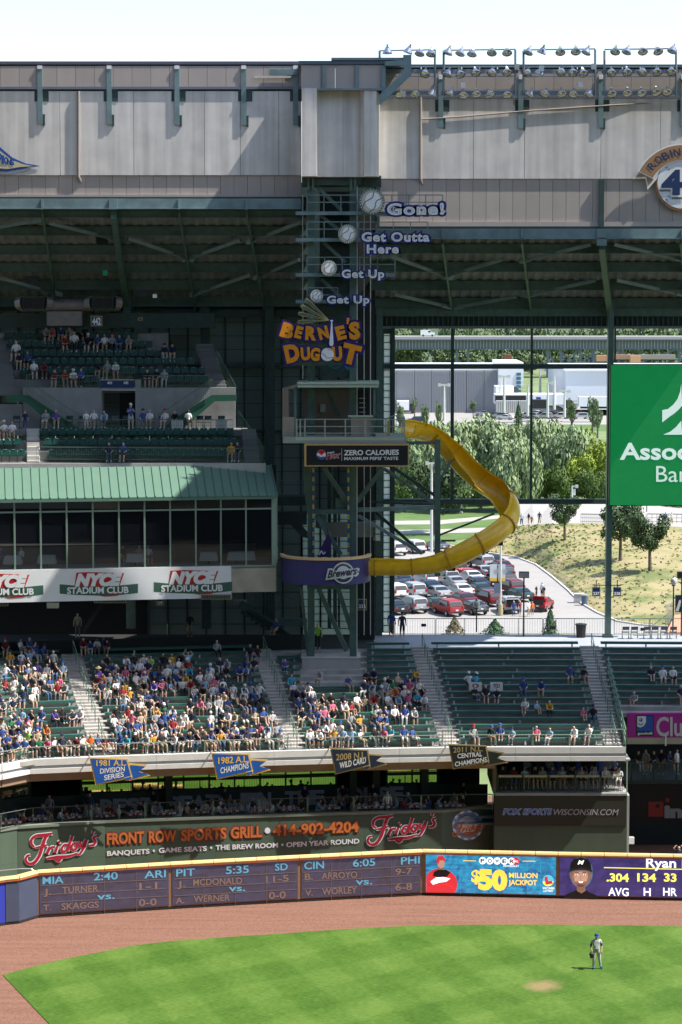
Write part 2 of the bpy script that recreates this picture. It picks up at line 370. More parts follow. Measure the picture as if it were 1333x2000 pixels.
# aisles: each with its stair steps as pieces
for n,(s0,s1) in enumerate(AS):
    ast = E('aisle_stairs',['aisle stairs at the far left, climbing from beside the blue 1981 pennant','aisle stairs rising left of the block below the slide tower','aisle stairs climbing right of the slide tower block, above the 2011 pennant','steep aisle stairs beside the pink club sign, at the right end of the bleachers'][n],'stairs',BP((s0 + s1) / 2,0,Z0 - .3),'aisle stairs of the bleachers')
    base = WL(ast)
    for i in range(NROW * 2):
        d = TR * i / 2 + .02; z = Z0 + .03 + RI / 2 * (i - 1) + (RI / 2)
        q = [BP(s0,d,z - .3),BP(s1,d,z - .3),BP(s1,d + TR / 2 + .02,z - .3),BP(s0,d + TR / 2 + .02,z - .3)]
        MB().hexa(q + [v + UP * .3 for v in q]).build('step',AISLEM,ast)
RAILG = mat('rail_green_paint',(.13,.21,.15),.4)
def handrail(n,s,ds):
    E_ = None
    for j,(i0,i1) in enumerate(((0,3),(4.5,7.5),(8.6,11),(12,15))):
        mb = MB(); p0,p1 = BP(s,TR * i0 + .5,Z0 + RI * i0 + .1),BP(s + .0,TR * i1 + .5,Z0 + RI * i1 + .1)
        up = UP * .95
        mb.tube(p0 + up,p1 + up,.028,6); mb.tube(p0 + UP * .55,p1 + UP * .55,.02,6)
        for k_ in range(3): c = p0.lerp(p1,k_ / 2); mb.tube(c - UP * .1,c + up,.026,6)
        mb.thing('handrail',RAILG,'%s green tube handrail from the bottom in the %s' % (['lowest','second','third','topmost'][j],['far left aisle','aisle left of the slide tower block','aisle above the 2011 pennant','aisle beside the pink club sign'][n]),'handrail','handrails in the bleacher aisles')
for n,(s0,s1) in enumerate(AS): handrail(n,(s0 + s1) / 2 + .1,0)
# benches
BENCH = mat('bench_green_aluminium',(.045,.13,.105),.38,var=.1,scale=3)
BLEG = mat('bench_support_metal',(.62,.64,.66),.45)
def bench(sec,i,s0,s1,note=''):
    d = TR * i + .72; z = rowz(i) + .43
    base = BP((s0 + s1) / 2,d,rowz(i))
    lab = 'green bench%s, %s row up, %s' % (note,ORD[i],sec)
    t = E('bleacher_bench',lab,'bench',base,'green bleacher benches')
    MB().sweep(curve_pts(s0,s1,d,z),[(-.17,-.03),(.17,-.03),(.17,.02),(.13,.035),(-.13,.035),(-.17,.02)]).build('seat_plank',BENCH,t)
    MB().sweep(curve_pts(s0,s1,d - .24,z - .05,3),[(-.015,-.06),(.015,-.06),(.015,.035),(-.015,.035)]).build('front_strip',BENCH,t)
    mb = MB(); n = max(2,int((s1 - s0) / 2.25))
    for k_ in range(n):
        s = s0 + .35 + (s1 - s0 - .7) * k_ / (n - 1); s += .35 * ((i * 7 + k_ * 3) % 3 - 1) * (0 < k_ < n - 1)
        p = BP(s,d - .02,rowz(i)); nn = Nf(s)
        mb.beam(p + nn * -.10,p + nn * -.10 + UP * .40,.10,.05,up=nn); mb.beam(p + nn * .12,p + nn * .10 + UP * .40,.05,.05,up=nn); mb.beam(p + nn * -.13 + UP * .37,p + nn * .14 + UP * .37,.05,.05)
    mb.build('support',BLEG,t,kind='stuff')
for q,(s0,s1) in SEC.items():
    for i in range(NROW):
        if q == SECN[4] and i < 6: continue
        a,b = s0 + .12,s1 - .12
        if q == SECN[2] and i >= 9:
            z = rowz(i) + .43; d = TR * i + .72
            if i < 14: bench(q,i,a,s_of(586,d,z),' left of the concrete plinth')
            bench(q,i,s_of(716,d,z),b,' right of the concrete plinth')
        else: bench(q,i,a,b)
# front fascia (white stepped band), brown soffit and guard rail
FASC = mat('white_fascia_panel',(.74,.73,.70),.6,var=.08,scale=1.5,streak=.4)
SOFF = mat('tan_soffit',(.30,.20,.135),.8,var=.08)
ft = E('bleacher_fascia','white banded fascia along the front edge of the bleachers, with tan strip below','fascia',BP(0,0,6.9))
def fpts(s0,s1,d,z): 
    ks = [s0] + [v.x for v in _fk if s0 < v.x < s1] + [s1]; return [BP(s,d,z) for s in ks]
SR = s_of(1222,0,Z0)
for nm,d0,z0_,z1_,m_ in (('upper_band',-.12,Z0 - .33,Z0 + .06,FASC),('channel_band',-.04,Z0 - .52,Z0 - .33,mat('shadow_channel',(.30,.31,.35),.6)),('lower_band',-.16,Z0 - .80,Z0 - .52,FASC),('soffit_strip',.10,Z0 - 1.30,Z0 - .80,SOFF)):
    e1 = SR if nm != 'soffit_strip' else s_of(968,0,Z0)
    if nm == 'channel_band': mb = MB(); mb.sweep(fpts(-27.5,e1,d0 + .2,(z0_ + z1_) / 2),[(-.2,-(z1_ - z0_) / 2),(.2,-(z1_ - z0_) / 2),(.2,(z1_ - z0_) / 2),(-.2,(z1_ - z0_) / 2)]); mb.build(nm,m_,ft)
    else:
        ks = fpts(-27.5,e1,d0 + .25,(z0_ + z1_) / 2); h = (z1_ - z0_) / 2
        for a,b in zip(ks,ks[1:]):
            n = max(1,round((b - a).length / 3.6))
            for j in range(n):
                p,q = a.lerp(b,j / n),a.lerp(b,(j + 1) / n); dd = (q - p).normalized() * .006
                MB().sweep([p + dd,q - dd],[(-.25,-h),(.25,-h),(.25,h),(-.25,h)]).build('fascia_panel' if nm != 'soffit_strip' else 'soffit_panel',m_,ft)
# slab under the bleachers (ceiling of the restaurant)
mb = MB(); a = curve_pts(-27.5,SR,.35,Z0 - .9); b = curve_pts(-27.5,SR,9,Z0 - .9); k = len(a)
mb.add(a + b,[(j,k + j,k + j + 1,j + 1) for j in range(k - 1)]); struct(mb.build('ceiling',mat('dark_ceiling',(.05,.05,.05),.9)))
GR = mat('guard_rail_green',(.20,.28,.22),.4); BAL = mat('guard_baluster_dark',(.05,.08,.065),.5)
def guard(s0,s1,lab,h=.75,d=.1,zf=None,grp='guard rails along the bleacher front',mrail=None,sp=.16,fn=None):
    fn = fn or (lambda s,dd,z: BP(s,dd,z)); z = Z0 + .05 if zf is None else zf
    t = E('guard_rail',lab,'railing',fn((s0 + s1) / 2,d,z),grp)
    n = max(1,int((s1 - s0) / 1.5)); pts = [fn(s0 + (s1 - s0) * k_ / n,d,z + h) for k_ in range(n + 1)]
    MB().sweep(pts,[(.03 * math.cos(a_),.03 * math.sin(a_)) for a_ in [k_ * math.pi / 3 for k_ in range(6)]]).build('top_rail',mrail or GR,t)
    mb = MB()
    for k_ in range(0,n + 1,1): mb.tube(fn(s0 + (s1 - s0) * k_ / n,d,z - .05),pts[k_],.022,6)
    mb.build('post',GR,t,kind='stuff')
    mb = MB(); m_ = int((s1 - s0) / sp)
    for k_ in range(m_ + 1): p = fn(s0 + (s1 - s0) * k_ / m_,d,z + .06); mb.beam(p,p + UP * (h - .1),.014,.014,up=Vector((0,1,0)))
    mb.sweep([p - UP * (h - .06) for p in pts],[(-.01,-.02),(.01,-.02),(.01,.02),(-.01,.02)])
    mb.build('baluster',BAL,t,kind='stuff')
    return t
gs = [(-27,s_of(105,0,Z0)),(s_of(105,0,Z0),AS[0][0] - .05),(AS[0][0],AS[0][1]),(AS[0][1] + .05,s_of(400,0,Z0)),(s_of(400,0,Z0) + .05,AS[1][0]),(AS[1][0] + .05,AS[1][1]),(AS[1][1] + .05,s_of(735,0,Z0)),(s_of(735,0,Z0) + .05,AS[2][0]),(AS[2][0] + .05,AS[2][1]),(AS[2][1] + .05,s_of(1040,0,Z0)),(s_of(1040,0,Z0) + .05,AS[3][0]),(AS[3][0] + .05,AS[3][1])]
gl = ['green front guard rail at the far left edge of the picture','green front guard rail left of the far left aisle','taller guard rail closing the foot of the far left aisle','green front guard rail between the two blue pennants','green front guard rail right above the 1982 pennant','taller guard rail closing the foot of the aisle left of the slide tower block','green front guard rail above the 2008 pennant','green front guard rail between the two dark pennants','taller guard rail closing the foot of the aisle above the 2011 pennant','front guard rail just right of the 2011 pennant','front guard rail above the left half of the diners balcony, right of centre','taller guard rail closing the foot of the aisle at the right end']
for k,(a,b) in enumerate(gs): guard(a,b,gl[k],h=1.05 if 'taller' in gl[k] else .72)
sL = s_of(590,TR * 16,ZC)
mb = MB(); a = curve_pts(-27.5,sL,TR * NROW + .15,ZC); mb.add(a + [v + UP * 1.0 for v in a],[(j,j + 1,len(a) + j + 1,len(a) + j) for j in range(len(a) - 1)]); mb.thing('rear_shade_strip',DARK,'dark strip standing in for shade behind the top row of the left blocks','wall')  # dark strip added to paint the shade behind the top row
a = curve_pts(-27.5,sL,TR * NROW + .2,ZC + .01,3); k = len(a); a += curve_pts(sL + .3,s_of(733,TR * 16,ZC),TR * NROW + .2,ZC + .01,3); k = len(a); MB().add(a + [Vector((p.x,172.6,ZC + .01)) for p in a],[(j,j + 1,k + j + 1,k + j) for j in range(k - 1)]).thing('concourse_shade_sheet',DARK,'dark sheet painting the shade on the concourse floor under the club','shade patch')  # dark sheet laid on the floor paints the shade under the club
# walkway wall in front of the far right block
mb = MB(); a = curve_pts(SR + .1,27,TR * 5 + .3,rowz(5)); b = [p - UP * 1.4 for p in a]; k = len(a)
mb.add(b + a,[(j,j + 1,k + j + 1,k + j) for j in range(k - 1)])
mb.thing('parapet_wall',STEELD,'dark green parapet in front of the far right bleacher block, behind the pink sign','wall')
mb = MB()      # raking side rail at the right end of the aisle
for i in range(12): p = BP(AS[3][1] + .12,TR * i,rowz(i)); mb.beam(p - UP * .1,p + UP * 1.05,.05,.05,up=Vector((0,1,0)))
for hz in (.25,.65,1.05): mb.beam(BP(AS[3][1] + .12,0,rowz(0) + hz),BP(AS[3][1] + .12,TR * 11,rowz(11) + hz),.06,.08)
mb.prism([BP(AS[3][1] + .06,-.1,Z0 - .9),BP(AS[3][1] + .06,10,Z0 + 2.2),BP(AS[3][1] + .06,10,Z0 + 2.8),BP(AS[3][1] + .06,-.1,Z0 + .25)],Vector((.06,0,0)))
mb.thing('stair_side_rail',RAILG,'long raking green side rail at the right end of the bleachers beside the pink sign','railing')
# ------------------------------------------------------------------ outfield fence with its video boards
FB = [G(*p) for p in ((-90,1822),(12,1806),(38,1803),(75,1792),(333,1775),(585,1760.5),(826,1748),(1090,1754),(1360,1759))]
FT = [1727,1713,1711,1705,1691,1676.5,1665,1666,1668]
FH = 2.62
LEDF = mat('video_board_frame',(.30,.17,.09),.5)
fence = E('outfield_fence','padded outfield fence with video boards and a yellow padded cap, running across the frame','fence',FB[3])
PADN = mat('navy_padding',(.06,.075,.13),.6,var=.08); PADB = mat('royal_blue_padding',(.03,.05,.42),.5)
CAPY = mat('cream_yellow_cap_padding',(.82,.55,.24),.45); CAPS = mat('cap_edge_red',(.55,.12,.03),.6)
BASEK = mat('black_fence_base',(.02,.02,.022),.7)
def panel(a,b,z0,z1,th,m_,name,off=0.0):
    n = plane2(a,b)[1]; q = [a + n * off,b + n * off]; q = [Vector((v.x,v.y,z0)) for v in q]; bk = [v - n * th for v in q]
    return MB().hexa([q[0],q[1],bk[1],bk[0]] + [v + UP * (z1 - z0) for v in (q[0],q[1],bk[1],bk[0])]).build(name,m_,fence)
for j in range(len(FB) - 1):
    a,b = FB[j],FB[j + 1]; n = plane2(a,b)[1]
    panel(a,b,0.0,.14,.5,BASEK,'base_board')
    if j == 0: panel(a,b,.14,FH - .12,.3,PADB,'pad')
    elif j in (1,2): panel(a,b,.14,FH - .12,.3,PADN,'pad',off=.03 * (j == 1))
    else: panel(a,b,.14,FH - .10,.3,LEDF,'board_frame')
    L_ = (b - a).length; k = max(1,round(L_ / 1.35)); d_ = (b - a) / k
    for i in range(k):
        if j == 0 and i < k - 4: continue
        p,q = a + d_ * i + d_ * .012,a + d_ * (i + 1) - d_ * .012; p.z = q.z = FH - .02
        MB().sweep([p - n * .12,q - n * .12],[(-.20,-.09),(.20,-.09),(.24,0),(.19,.10),(0,.13),(-.19,.10),(-.24,0)]).build('cap_pad',CAPY,fence)
    pp,qq = a + n * .13,b + n * .13; pp.z = qq.z = FH - .14; MB().beam(pp - n * .05,qq - n * .05,.03,.04).build('cap_edge',CAPS,fence)
# video boards
def ledmat(name,a,b,e):
    m = bpy.data.materials.new(name); m.use_nodes = True; t = m.node_tree; bs = t.nodes['Principled BSDF']; L = t.links.new; N = t.nodes.new
    g = N('ShaderNodeNewGeometry'); n = N('ShaderNodeTexNoise'); n.inputs['Scale'].default_value = .8; n.inputs['Detail'].default_value = 4; n.inputs['Distortion'].default_value = 2.5; L(g.outputs['Position'],n.inputs['Vector'])
    mp = N('ShaderNodeMapping'); mp.inputs['Scale'].default_value = (1,1,14); L(g.outputs['Position'],mp.inputs[0]); n2 = N('ShaderNodeTexNoise'); n2.inputs['Scale'].default_value = .6; L(mp.outputs[0],n2.inputs['Vector'])
    ad = N('ShaderNodeMath'); ad.operation = 'MULTIPLY_ADD'; L(n2.outputs['Fac'],ad.inputs[0]); ad.inputs[1].default_value = .5; L(n.outputs['Fac'],ad.inputs[2])
    cr = N('ShaderNodeValToRGB'); L(ad.outputs[0],cr.inputs[0]); cr.color_ramp.elements[0].position = .55; cr.color_ramp.elements[1].position = .95
    cr.color_ramp.elements[0].color = (*a,1); cr.color_ramp.elements[1].color = (*b,1)
    L(cr.outputs[0],bs.inputs['Emission Color']); bs.inputs['Emission Strength'].default_value = e; bs.inputs['Base Color'].default_value = (.05,.045,.055,1); bs.inputs['Roughness'].default_value = .5
    return m
LED = ledmat('dim_purple_led_screen',(.035,.022,.042),(.06,.05,.12),.4)
LEDB = ledmat('blue_led_screen',(.01,.07,.20),(.02,.30,.50),.8)
LEDP = ledmat('navy_led_screen',(.02,.015,.09),(.05,.03,.16),.7)
CY = mat('led_cyan_text',(.085,.25,.36),.5,emit=.5); BR = mat('led_dim_orange_text',(.19,.12,.09),.5,emit=.3); GLD = mat('led_gold_text',(.95,.55,.06),.5,emit=.75)
YL = mat('led_yellow_text',(.85,.75,.12),.5,emit=.75); LW = mat('led_white_text',(.85,.9,.95),.5,emit=.75); LR = mat('led_red',(.65,.03,.04),.5,emit=.5)
LINE = mat('led_board_divider',(.20,.15,.13),.5)
BLK = mat('led_black',(.01,.01,.012),.5,emit=.2); SKINL = mat('led_skin',(.66,.38,.27),.5,emit=.35); SKIND = mat('led_skin_shade',(.34,.18,.13),.5,emit=.3); GLOWB = mat('led_pale_blue',(.10,.20,.32),.5,emit=.35)
def boardplane(j): return plane2(FB[j],FB[j + 1])
def bq(j,x0,x1,m_,lab):            # screen from px x0 to x1 on fence face j, following the fence top and bottom lines
    pl = boardplane(j); a,b = ON(pl,x0,1750),ON(pl,x1,1750); n = pl[1]
    q = [Vector((a.x,a.y,.20)),Vector((b.x,b.y,.20))]; 
    o = MB().hexa([q[0] + n * .03,q[1] + n * .03,q[1] - n * .02,q[0] - n * .02] + [v + UP * 2.24 for v in (q[0] + n * .03,q[1] + n * .03,q[1] - n * .02,q[0] - n * .02)]).build('screen',m_,fence); o['label'] = lab; return pl,o
def seg(j,x0,y0,x1,y1,wd,m_,par,nm='divider'):
    pl = boardplane(j); a,b = ON(pl,x0,y0,.035),ON(pl,x1,y1,.035); return MB().beam(a,b,.02,wd).build(nm,m_,par)
games = [(3,78,330,'screen with a dim scoreboard for MIA at ARI',[('MIA',84,1727,124,1725,15,CY),('2:40',184,1719.5,230,1717,15,CY),('ARI',283,1715.5,324,1713,15,CY),('J.',86,1748,100,1747,12,BR),('TURNER',122,1745,192,1741,13,BR),('1-1',273,1738,307,1736,14,BR),('vs.',191,1757,224,1755,13,CY),('T.',85,1779,100,1778,12,BR),('SKAGGS',121,1777,193,1772.5,13,BR),('0-0',272,1770,306,1768,14,BR)]),
 (4,337,582,'screen with a dim scoreboard for PIT at SD',[('PIT',345,1712,381,1710,15,CY),('5:35',442,1707,486,1704.5,15,CY),('SD',538,1700.5,562,1699,14,CY),('J.',347,1733,362,1732,12,BR),('MCDONALD',378,1730,473,1726,13,BR),('11-5',520,1724,564,1721,13,BR),('vs.',448,1741,479,1740,13,CY),('A.',344,1765,360,1764,12,BR),('WERNER',379,1762,449,1759,13,BR),('0-0',526,1756,558,1754,14,BR)]),
 (5,589,822,'screen with a dim scoreboard for CIN at PHI',[('CIN',595,1698,633,1696,15,CY),('6:05',690,1693,733,1690.5,15,CY),('PHI',784,1688.5,820,1686,15,CY),('B.',596,1719,611,1718,13,BR),('ARROYO',629,1717,698,1714,13,BR),('9-7',773,1709,805,1707,13,BR),('vs.',696,1728,727,1727,13,CY),('V.',597,1750,611,1749,12,BR),('WORLEY',630,1748,697,1744,13,BR),('6-8',773,1739.5,805,1738,14,BR)])]
for j,x0,x1,lab,tx in games:
    pl,sc = bq(j,x0,x1,LED,lab); 
    for s,xa,ya,xb,yb,hp,m_ in tx: text(s,pl,(xa,ya),(xb,yb),hp,m_,sc,off=.045,bold=.015)
    sl = (FB[j + 1] - FB[j]); 
    def yy(x,y0): # follow the board slope from its left edge
        t = (x - x0) / (x1 - x0); return y0 - t * ((1709 - 1696) if j == 3 else 13)
    ytop = {3: 1709,4: 1696,5: 1683}[j]
    for dy in (21,39,54): seg(j,x0 + 3,ytop + dy,x1 - 3,yy(x1,ytop + dy),.03,LINE,sc)
    for fx in (.25,.5,.75): xx = x0 + (x1 - x0) * fx; seg(j,xx,yy(xx,ytop + 4),xx + .5,yy(xx,ytop + 84),.025,LINE,sc)
# blue lottery advertisement
pl,ad = bq(6,832,1086,LEDB,'blue screen with a $50 million jackpot advertisement')
text('$',pl,(922,1722),(938,1723),24,GLD,ad,.045,.03); text('50',pl,(938,1735),(988,1737),37,GLD,ad,.045,.06)
text('MILLION',pl,(995,1714),(1050,1715),10,GLD,ad,.045,.02); text('JACKPOT',pl,(994,1728),(1049,1729),10,GLD,ad,.045,.02)
for i,c in enumerate('POWER'):
    cx,cy = 943 + i * 14.2,1681 + i * .3
    poly(pl,circ(cx,cy,7,n=20),LW,ad,'ball_disc',off=.045); text(c,pl,(cx - 3.6,cy + 3.6),(cx + 3.6,cy + 3.6),7.5,BLK,ad,.065,.03)
poly(pl,circ(1008,1682,7,n=20),LR,ad,'ball_disc',off=.045); text('BALL',pl,(1003,1684),(1013,1684),4,LW,ad,.065,.02)
text('POWERPLAY',pl,(984,1693),(1014,1693.5),3.5,LW,ad,.045,.02)
for x in (905,1021): seg(6,x,1681 + (x > 1000) * .8,x + 25,1681.3 + (x > 1000) * .8,.04,GLD,ad,'gold_rule')
poly(pl,circ(1071,1720,11,n=24),mat('led_sky',(.1,.55,.75),.5,emit=.5),ad,'lottery_disc',off=.045)
poly(pl,circ(1071,1720,11,n=14,a0=190,a1=350),YL,ad,'lottery_disc_lower',off=.055); poly(pl,[(1064,1713),(1070,1712),(1071,1721),(1079,1720),(1080,1726),(1066,1728)],LR,ad,'lottery_letter',off=.065)
text('WISCONSIN',pl,(1060,1737),(1083,1737),4.5,LW,ad,.045,.02); text('LOTTERY',pl,(1062,1742),(1081,1742),3.5,LW,ad,.045,.02)
poly(pl,[(833,1743),(833,1712),(838,1704),(848,1698),(857,1696),(868,1698),(880,1702),(890,1712),(894,1726),(892,1738),(888,1743.5)],LR,ad,'red_suit',off=.045)
poly(pl,[(846,1711),(848,1703),(856,1699),(872,1699),(880,1704),(874,1712),(860,1714)],BLK,ad,'suit_shade',off=.055); poly(pl,[(841,1722),(852,1714),(866,1713),(880,1716),(872,1722),(858,1724),(846,1728)],LW,ad,'suit_highlight',off=.06)
poly(pl,[(834,1736),(846,1729),(862,1727),(878,1729),(887,1736),(884,1743),(834,1743)],LR,ad,'suit_arm',off=.07)
poly(pl,circ(862,1686,7,10,n=18),SKINL,ad,'face',off=.05); poly(pl,[(857,1692),(867,1692),(867,1701),(857,1701)],SKIND,ad,'neck',off=.047)
poly(pl,[(854,1686),(853,1678),(857,1672),(866,1672),(870,1678),(869,1684),(866,1680),(859,1681),(857,1687)],LR,ad,'red_hair',off=.062)
for ex in (859,865): seg(6,ex - 1,1685,ex + 1.5,1685,.05,BLK,ad,'eye')
GRID = mat('led_faint_grid',(.05,.35,.55),.5,emit=.5)
zz = [(894 + 6 * i,1704 + 8 * math.sin(i * 2.3) * (1 if i % 3 else .3)) for i in range(30)]
strokes(pl,[(zz,.6)],GRID,ad,'pulse_line',off=.04)
for x in range(900,1085,26): seg(6,x,1680,x + .4,1746,.012,GRID,ad,'grid_line')
# player screen
pl,ps = bq(7,1093,1356,LEDP,'navy screen with a smiling player portrait and batting numbers')
poly(pl,circ(1135.5,1704,23,30.5,n=36),GLOWB,ps,'portrait_glow',off=.04)
poly(pl,[(1098,1755.5),(1108,1746),(1119,1742),(1126,1738),(1144,1738),(1152,1743),(1164,1748),(1172,1756)],BLK,ps,'black_jersey',off=.05)
poly(pl,[(1127,1726),(1143,1726),(1144,1740),(1136,1745),(1127,1740)],SKIND,ps,'neck',off=.055)
poly(pl,[(1118,1700),(1152,1700),(1153,1712),(1150,1724),(1143,1732),(1135,1734),(1127,1732),(1120,1724),(1117,1712)],SKINL,ps,'face',off=.06)
poly(pl,[(1120,1718),(1124,1722),(1135,1720),(1147,1722),(1151,1718),(1149,1726),(1142,1733),(1134,1734.5),(1127,1732),(1121,1726)],SKIND,ps,'stubble',off=.066)
poly(pl,[(1117,1700),(1122,1700),(1121,1712),(1124,1724),(1121,1724),(1117,1712)],SKIND,ps,'cheek_shade',off=.067); poly(pl,[(1153,1700),(1147,1700),(1149,1712),(1146,1724),(1150,1724),(1153,1712)],SKIND,ps,'cheek_shade',off=.067); poly(pl,[(1121,1700),(1149,1700),(1148,1703),(1135,1702),(1122,1703)],SKIND,ps,'brow_shade',off=.068); poly(pl,[(1126,1727.5),(1144,1727.5),(1140,1732),(1130,1732)],mat('led_beard',(.16,.09,.07),.5,emit=.25),ps,'chin_shade',off=.069)
poly(pl,circ(1115.5,1710,2.3,5,n=10),SKIND,ps,'ear',off=.058); poly(pl,circ(1154.5,1710,2.3,5,n=10),SKIND,ps,'ear',off=.058)
poly(pl,[(1113,1700),(1115,1686),(1122,1678),(1135,1675),(1148,1678),(1154,1686),(1156,1700),(1145,1697),(1135,1696),(1124,1697)],BLK,ps,'black_cap',off=.07)
poly(pl,[(1112,1700),(1135,1694.5),(1157,1700),(1158,1704),(1146,1700),(1135,1699),(1123,1700),(1111,1704)],mat('led_black_brim',(.03,.03,.035),.5,emit=.2),ps,'cap_brim',off=.08)
text('M',pl,(1129,1688),(1141,1688),8,LW,ps,.09,.03,shear=.3)
for ex in (1127,1142): poly(pl,circ(ex,1708.5,2.6,1.3,n=10),LW,ps,'eye',off=.072); poly(pl,circ(ex,1708.5,1.3,1.3,n=8),BLK,ps,'pupil',off=.08); strokes(pl,[([(ex - 4,1705.3),(ex,1704),(ex + 4,1705.3)],1.3)],BLK,ps,'eyebrow',off=.075)
strokes(pl,[([(1135,1710),(1133,1716),(1136,1717.5)],.8)],SKIND,ps,'nose',off=.075)
poly(pl,[(1130,1721.5),(1135,1722.2),(1140,1721.5),(1138,1724),(1135,1724.8),(1132,1724)],LW,ps,'smile',off=.08)
text('Ryan B',pl,(1263,1694),(1348,1695),19,LW,ps,.045,.02); seg(7,1180,1694.5,1340,1698,.05,YL,ps,'yellow_rule')
for s,a,b in (('.304',1186,1228),('134',1246,1281),('33',1298,1321)): text(s,pl,(a,1721),(b,1722),16,YL,ps,.045,.03)
for s,a,b in (('AVG',1189,1228),('H',1258,1271),('HR',1296,1322)): text(s,pl,(a,1749),(b,1750),16,LW,ps,.045,.015)
text('4',pl,(1336,1722),(1348,1722),16,YL,ps,.045,.03)
# low tube rail behind the left end of the fence
p = [P(x,y,144.6) for x,y in ((-20,1706),(0,1701),(40,1697),(62,1697),(68,1702))]
MB().sweep(p,[(.04,0),(0,.04),(-.04,0),(0,-.04)]).thing('tube_rail',GALV,'bent grey tube rail behind the left end of the fence','railing')

# ------------------------------------------------------------------ restaurant front wall with painted signs
WG = mat('grey_green_painted_wall',(.08,.125,.08),.8,var=.1,scale=.6,streak=.5,bump=.1)
WGT = mat('wall_coping_grey_green',(.20,.23,.18),.7)
def off_s(px,d): return s_of(px,d,4)
WD = .62
wk = [BP(s_of(px,WD,4),WD,0) for px in (-90,0,34)] + [BP(s_of(px,WD,4),WD,0) for px in (34.5,206,527,711,862)]
wk[0:3] = [Vector((wk[3].x - 7.4,wk[3].y - 6.6,0)),Vector((wk[3].x - 3.7,wk[3].y - 3.3,0)),wk[3] - Vector((.01,.01,0))]
wk += [Vector((P(966,1600,153.9).x,153.9,0))]
wt = E('restaurant_front_wall','grey green wall below the dining terrace, painted with grill lettering','wall',wk[4])
WZ = 3.95
for a,b in zip(wk,wk[1:]):
    if (b - a).length < .1: continue
    n = plane2(a,b)[1]; k = max(1,round((b - a).length / 3.7))
    for i in range(k):
        p,q = a.lerp(b,i / k),a.lerp(b,(i + 1) / k); g = (q - p).normalized() * .004
        for z0,z1 in ((-.05,1.75),(1.757,WZ - .16)):
            MB().hexa([p + g + UP * z0,q - g + UP * z0,q - g - n * .3 + UP * z0,p + g - n * .3 + UP * z0] + [p + g + UP * z1,q - g + UP * z1,q - g - n * .3 + UP * z1,p + g - n * .3 + UP * z1]).build('wall_panel',WG,wt)
    MB().hexa([a + n * .06 + UP * (WZ - .16),b + n * .06 + UP * (WZ - .16),b - n * .35 + UP * (WZ - .16),a - n * .35 + UP * (WZ - .16)] + [a + n * .06 + UP * WZ,b + n * .06 + UP * WZ,b - n * .35 + UP * WZ,a - n * .35 + UP * WZ]).build('coping',WGT,wt)
def wplane(px):
    for a,b in zip(wk[3:],wk[4:]):
        if proj(Vector((b.x,b.y,3)))[0] >= px: return plane2(a,b)
    return plane2(wk[-2],wk[-1])
RED = mat('sign_red',(.42,.015,.035),.5); ORG = mat('sign_orange',(.62,.19,.045),.5); WSG = mat('sign_white',(.86,.87,.90),.5); DRED = mat('sign_dark_red',(.25,.03,.03),.6)
def fr(x,y,k,parent,pl,c1,c2,rot=0,wmul=1.0):  # brush script "Friday's": strokes in units of the large left sign
    S = [([(68,76),(62,70),(63,60),(72,54),(84,53),(103,50)],[3,5,5,5,6,4]),([(98,50),(90,57),(85,70),(78,92),(68,106),(58,109),(51,103),(53,94),(60,92)],[3,6,6,6,6,5,5,4,3]),([(68,78),(80,76),(93,72)],[2,5,3]),
         ([(92,90),(98,76)],[6,5]),([(96,84),(101,77),(106,77)],[3,4,5]),([(108,88),(113,74)],[5,5]),([(114,68),(118,65)],[5,5]),([(134,72),(126,72),(121,80),(123,86),(130,82),(134,72)],[3,4,5,5,4,3]),([(132,84),(142,54)],[5,5]),
         ([(153,69),(145,69),(140,76),(142,82),(149,79),(153,69)],[3,4,5,5,4,3]),([(152,70),(150,80)],[5,4]),([(158,65),(157,75),(163,74),(168,62)],[4,5,4,4]),([(170,61),(165,76),(157,89),(150,91)],[5,5,4,2]),([(183,45),(181,51)],[5,3]),([(190,55),(183,58),(187,66),(183,72),(174,73)],[4,4,5,5,3]),
         ([(91,99),(112,96),(135,94),(152,88)],[3,6,5,2]),([(105,97),(114,103),(122,98)],[2,6,2])]
    q = [([(x + (a - 50) * k,y + (b - 78) * k) for a,b in p_],[wmul * k * v for v in w_]) for p_,w_ in S]
    strokes(pl,[(p_,[v + 3.2 * k for v in w_]) for p_,w_ in q],c2,parent,'script_border',off=.02); strokes(pl,q,c1,parent,'script_lettering',off=.05)
WS = E('wall_lettering','orange and white grill lettering with red script at each end, on the green wall','sign',BP(s_of(420,WD,2),WD - .05,1.6))
fr(50,1644 + 12,1.0,WS,wplane(120),RED,WSG)
fr(718,1608 + 12,.96,WS,wplane(760),RED,WSG)
for s,xa,ya,xb,yb in (('FRONT',210,1649,281,1645),('ROW',292,1645,344,1642.5),('SPORTS',355,1642,442,1637.5),('GRILL',452,1637,512,1634)): text(s,wplane((xa + xb) / 2),(xa,ya),(xb,yb),22,ORG,WS,.03,.035,outline=.06,oc=DRED)
text('414-902-4204',wplane(620),(535,1632),(700,1624),21,ORG,WS,.03,.035,outline=.06,oc=DRED)
for s,xa,ya,xb,yb in (('BANQUETS',210,1671.5,292,1667),('GAME SEATS',311,1665.5,404,1661.5),('THE BREW ROOM',422,1660,543,1655),('OPEN YEAR ROUND',560,1654.5,702,1647)): text(s,wplane((xa + xb) / 2),(xa,ya),(xb,yb),9.5,WSG,WS,.03,.03)
for x,y in ((301,1662),(413,1656),(552,1650)): poly(wplane(x),circ(x,y,2.2,n=10),WSG,WS,'dot',off=.03)
bb = poly(wplane(523),circ(523,1622.5,5.6,n=20),WSG,WS,'baseball',off=.03)
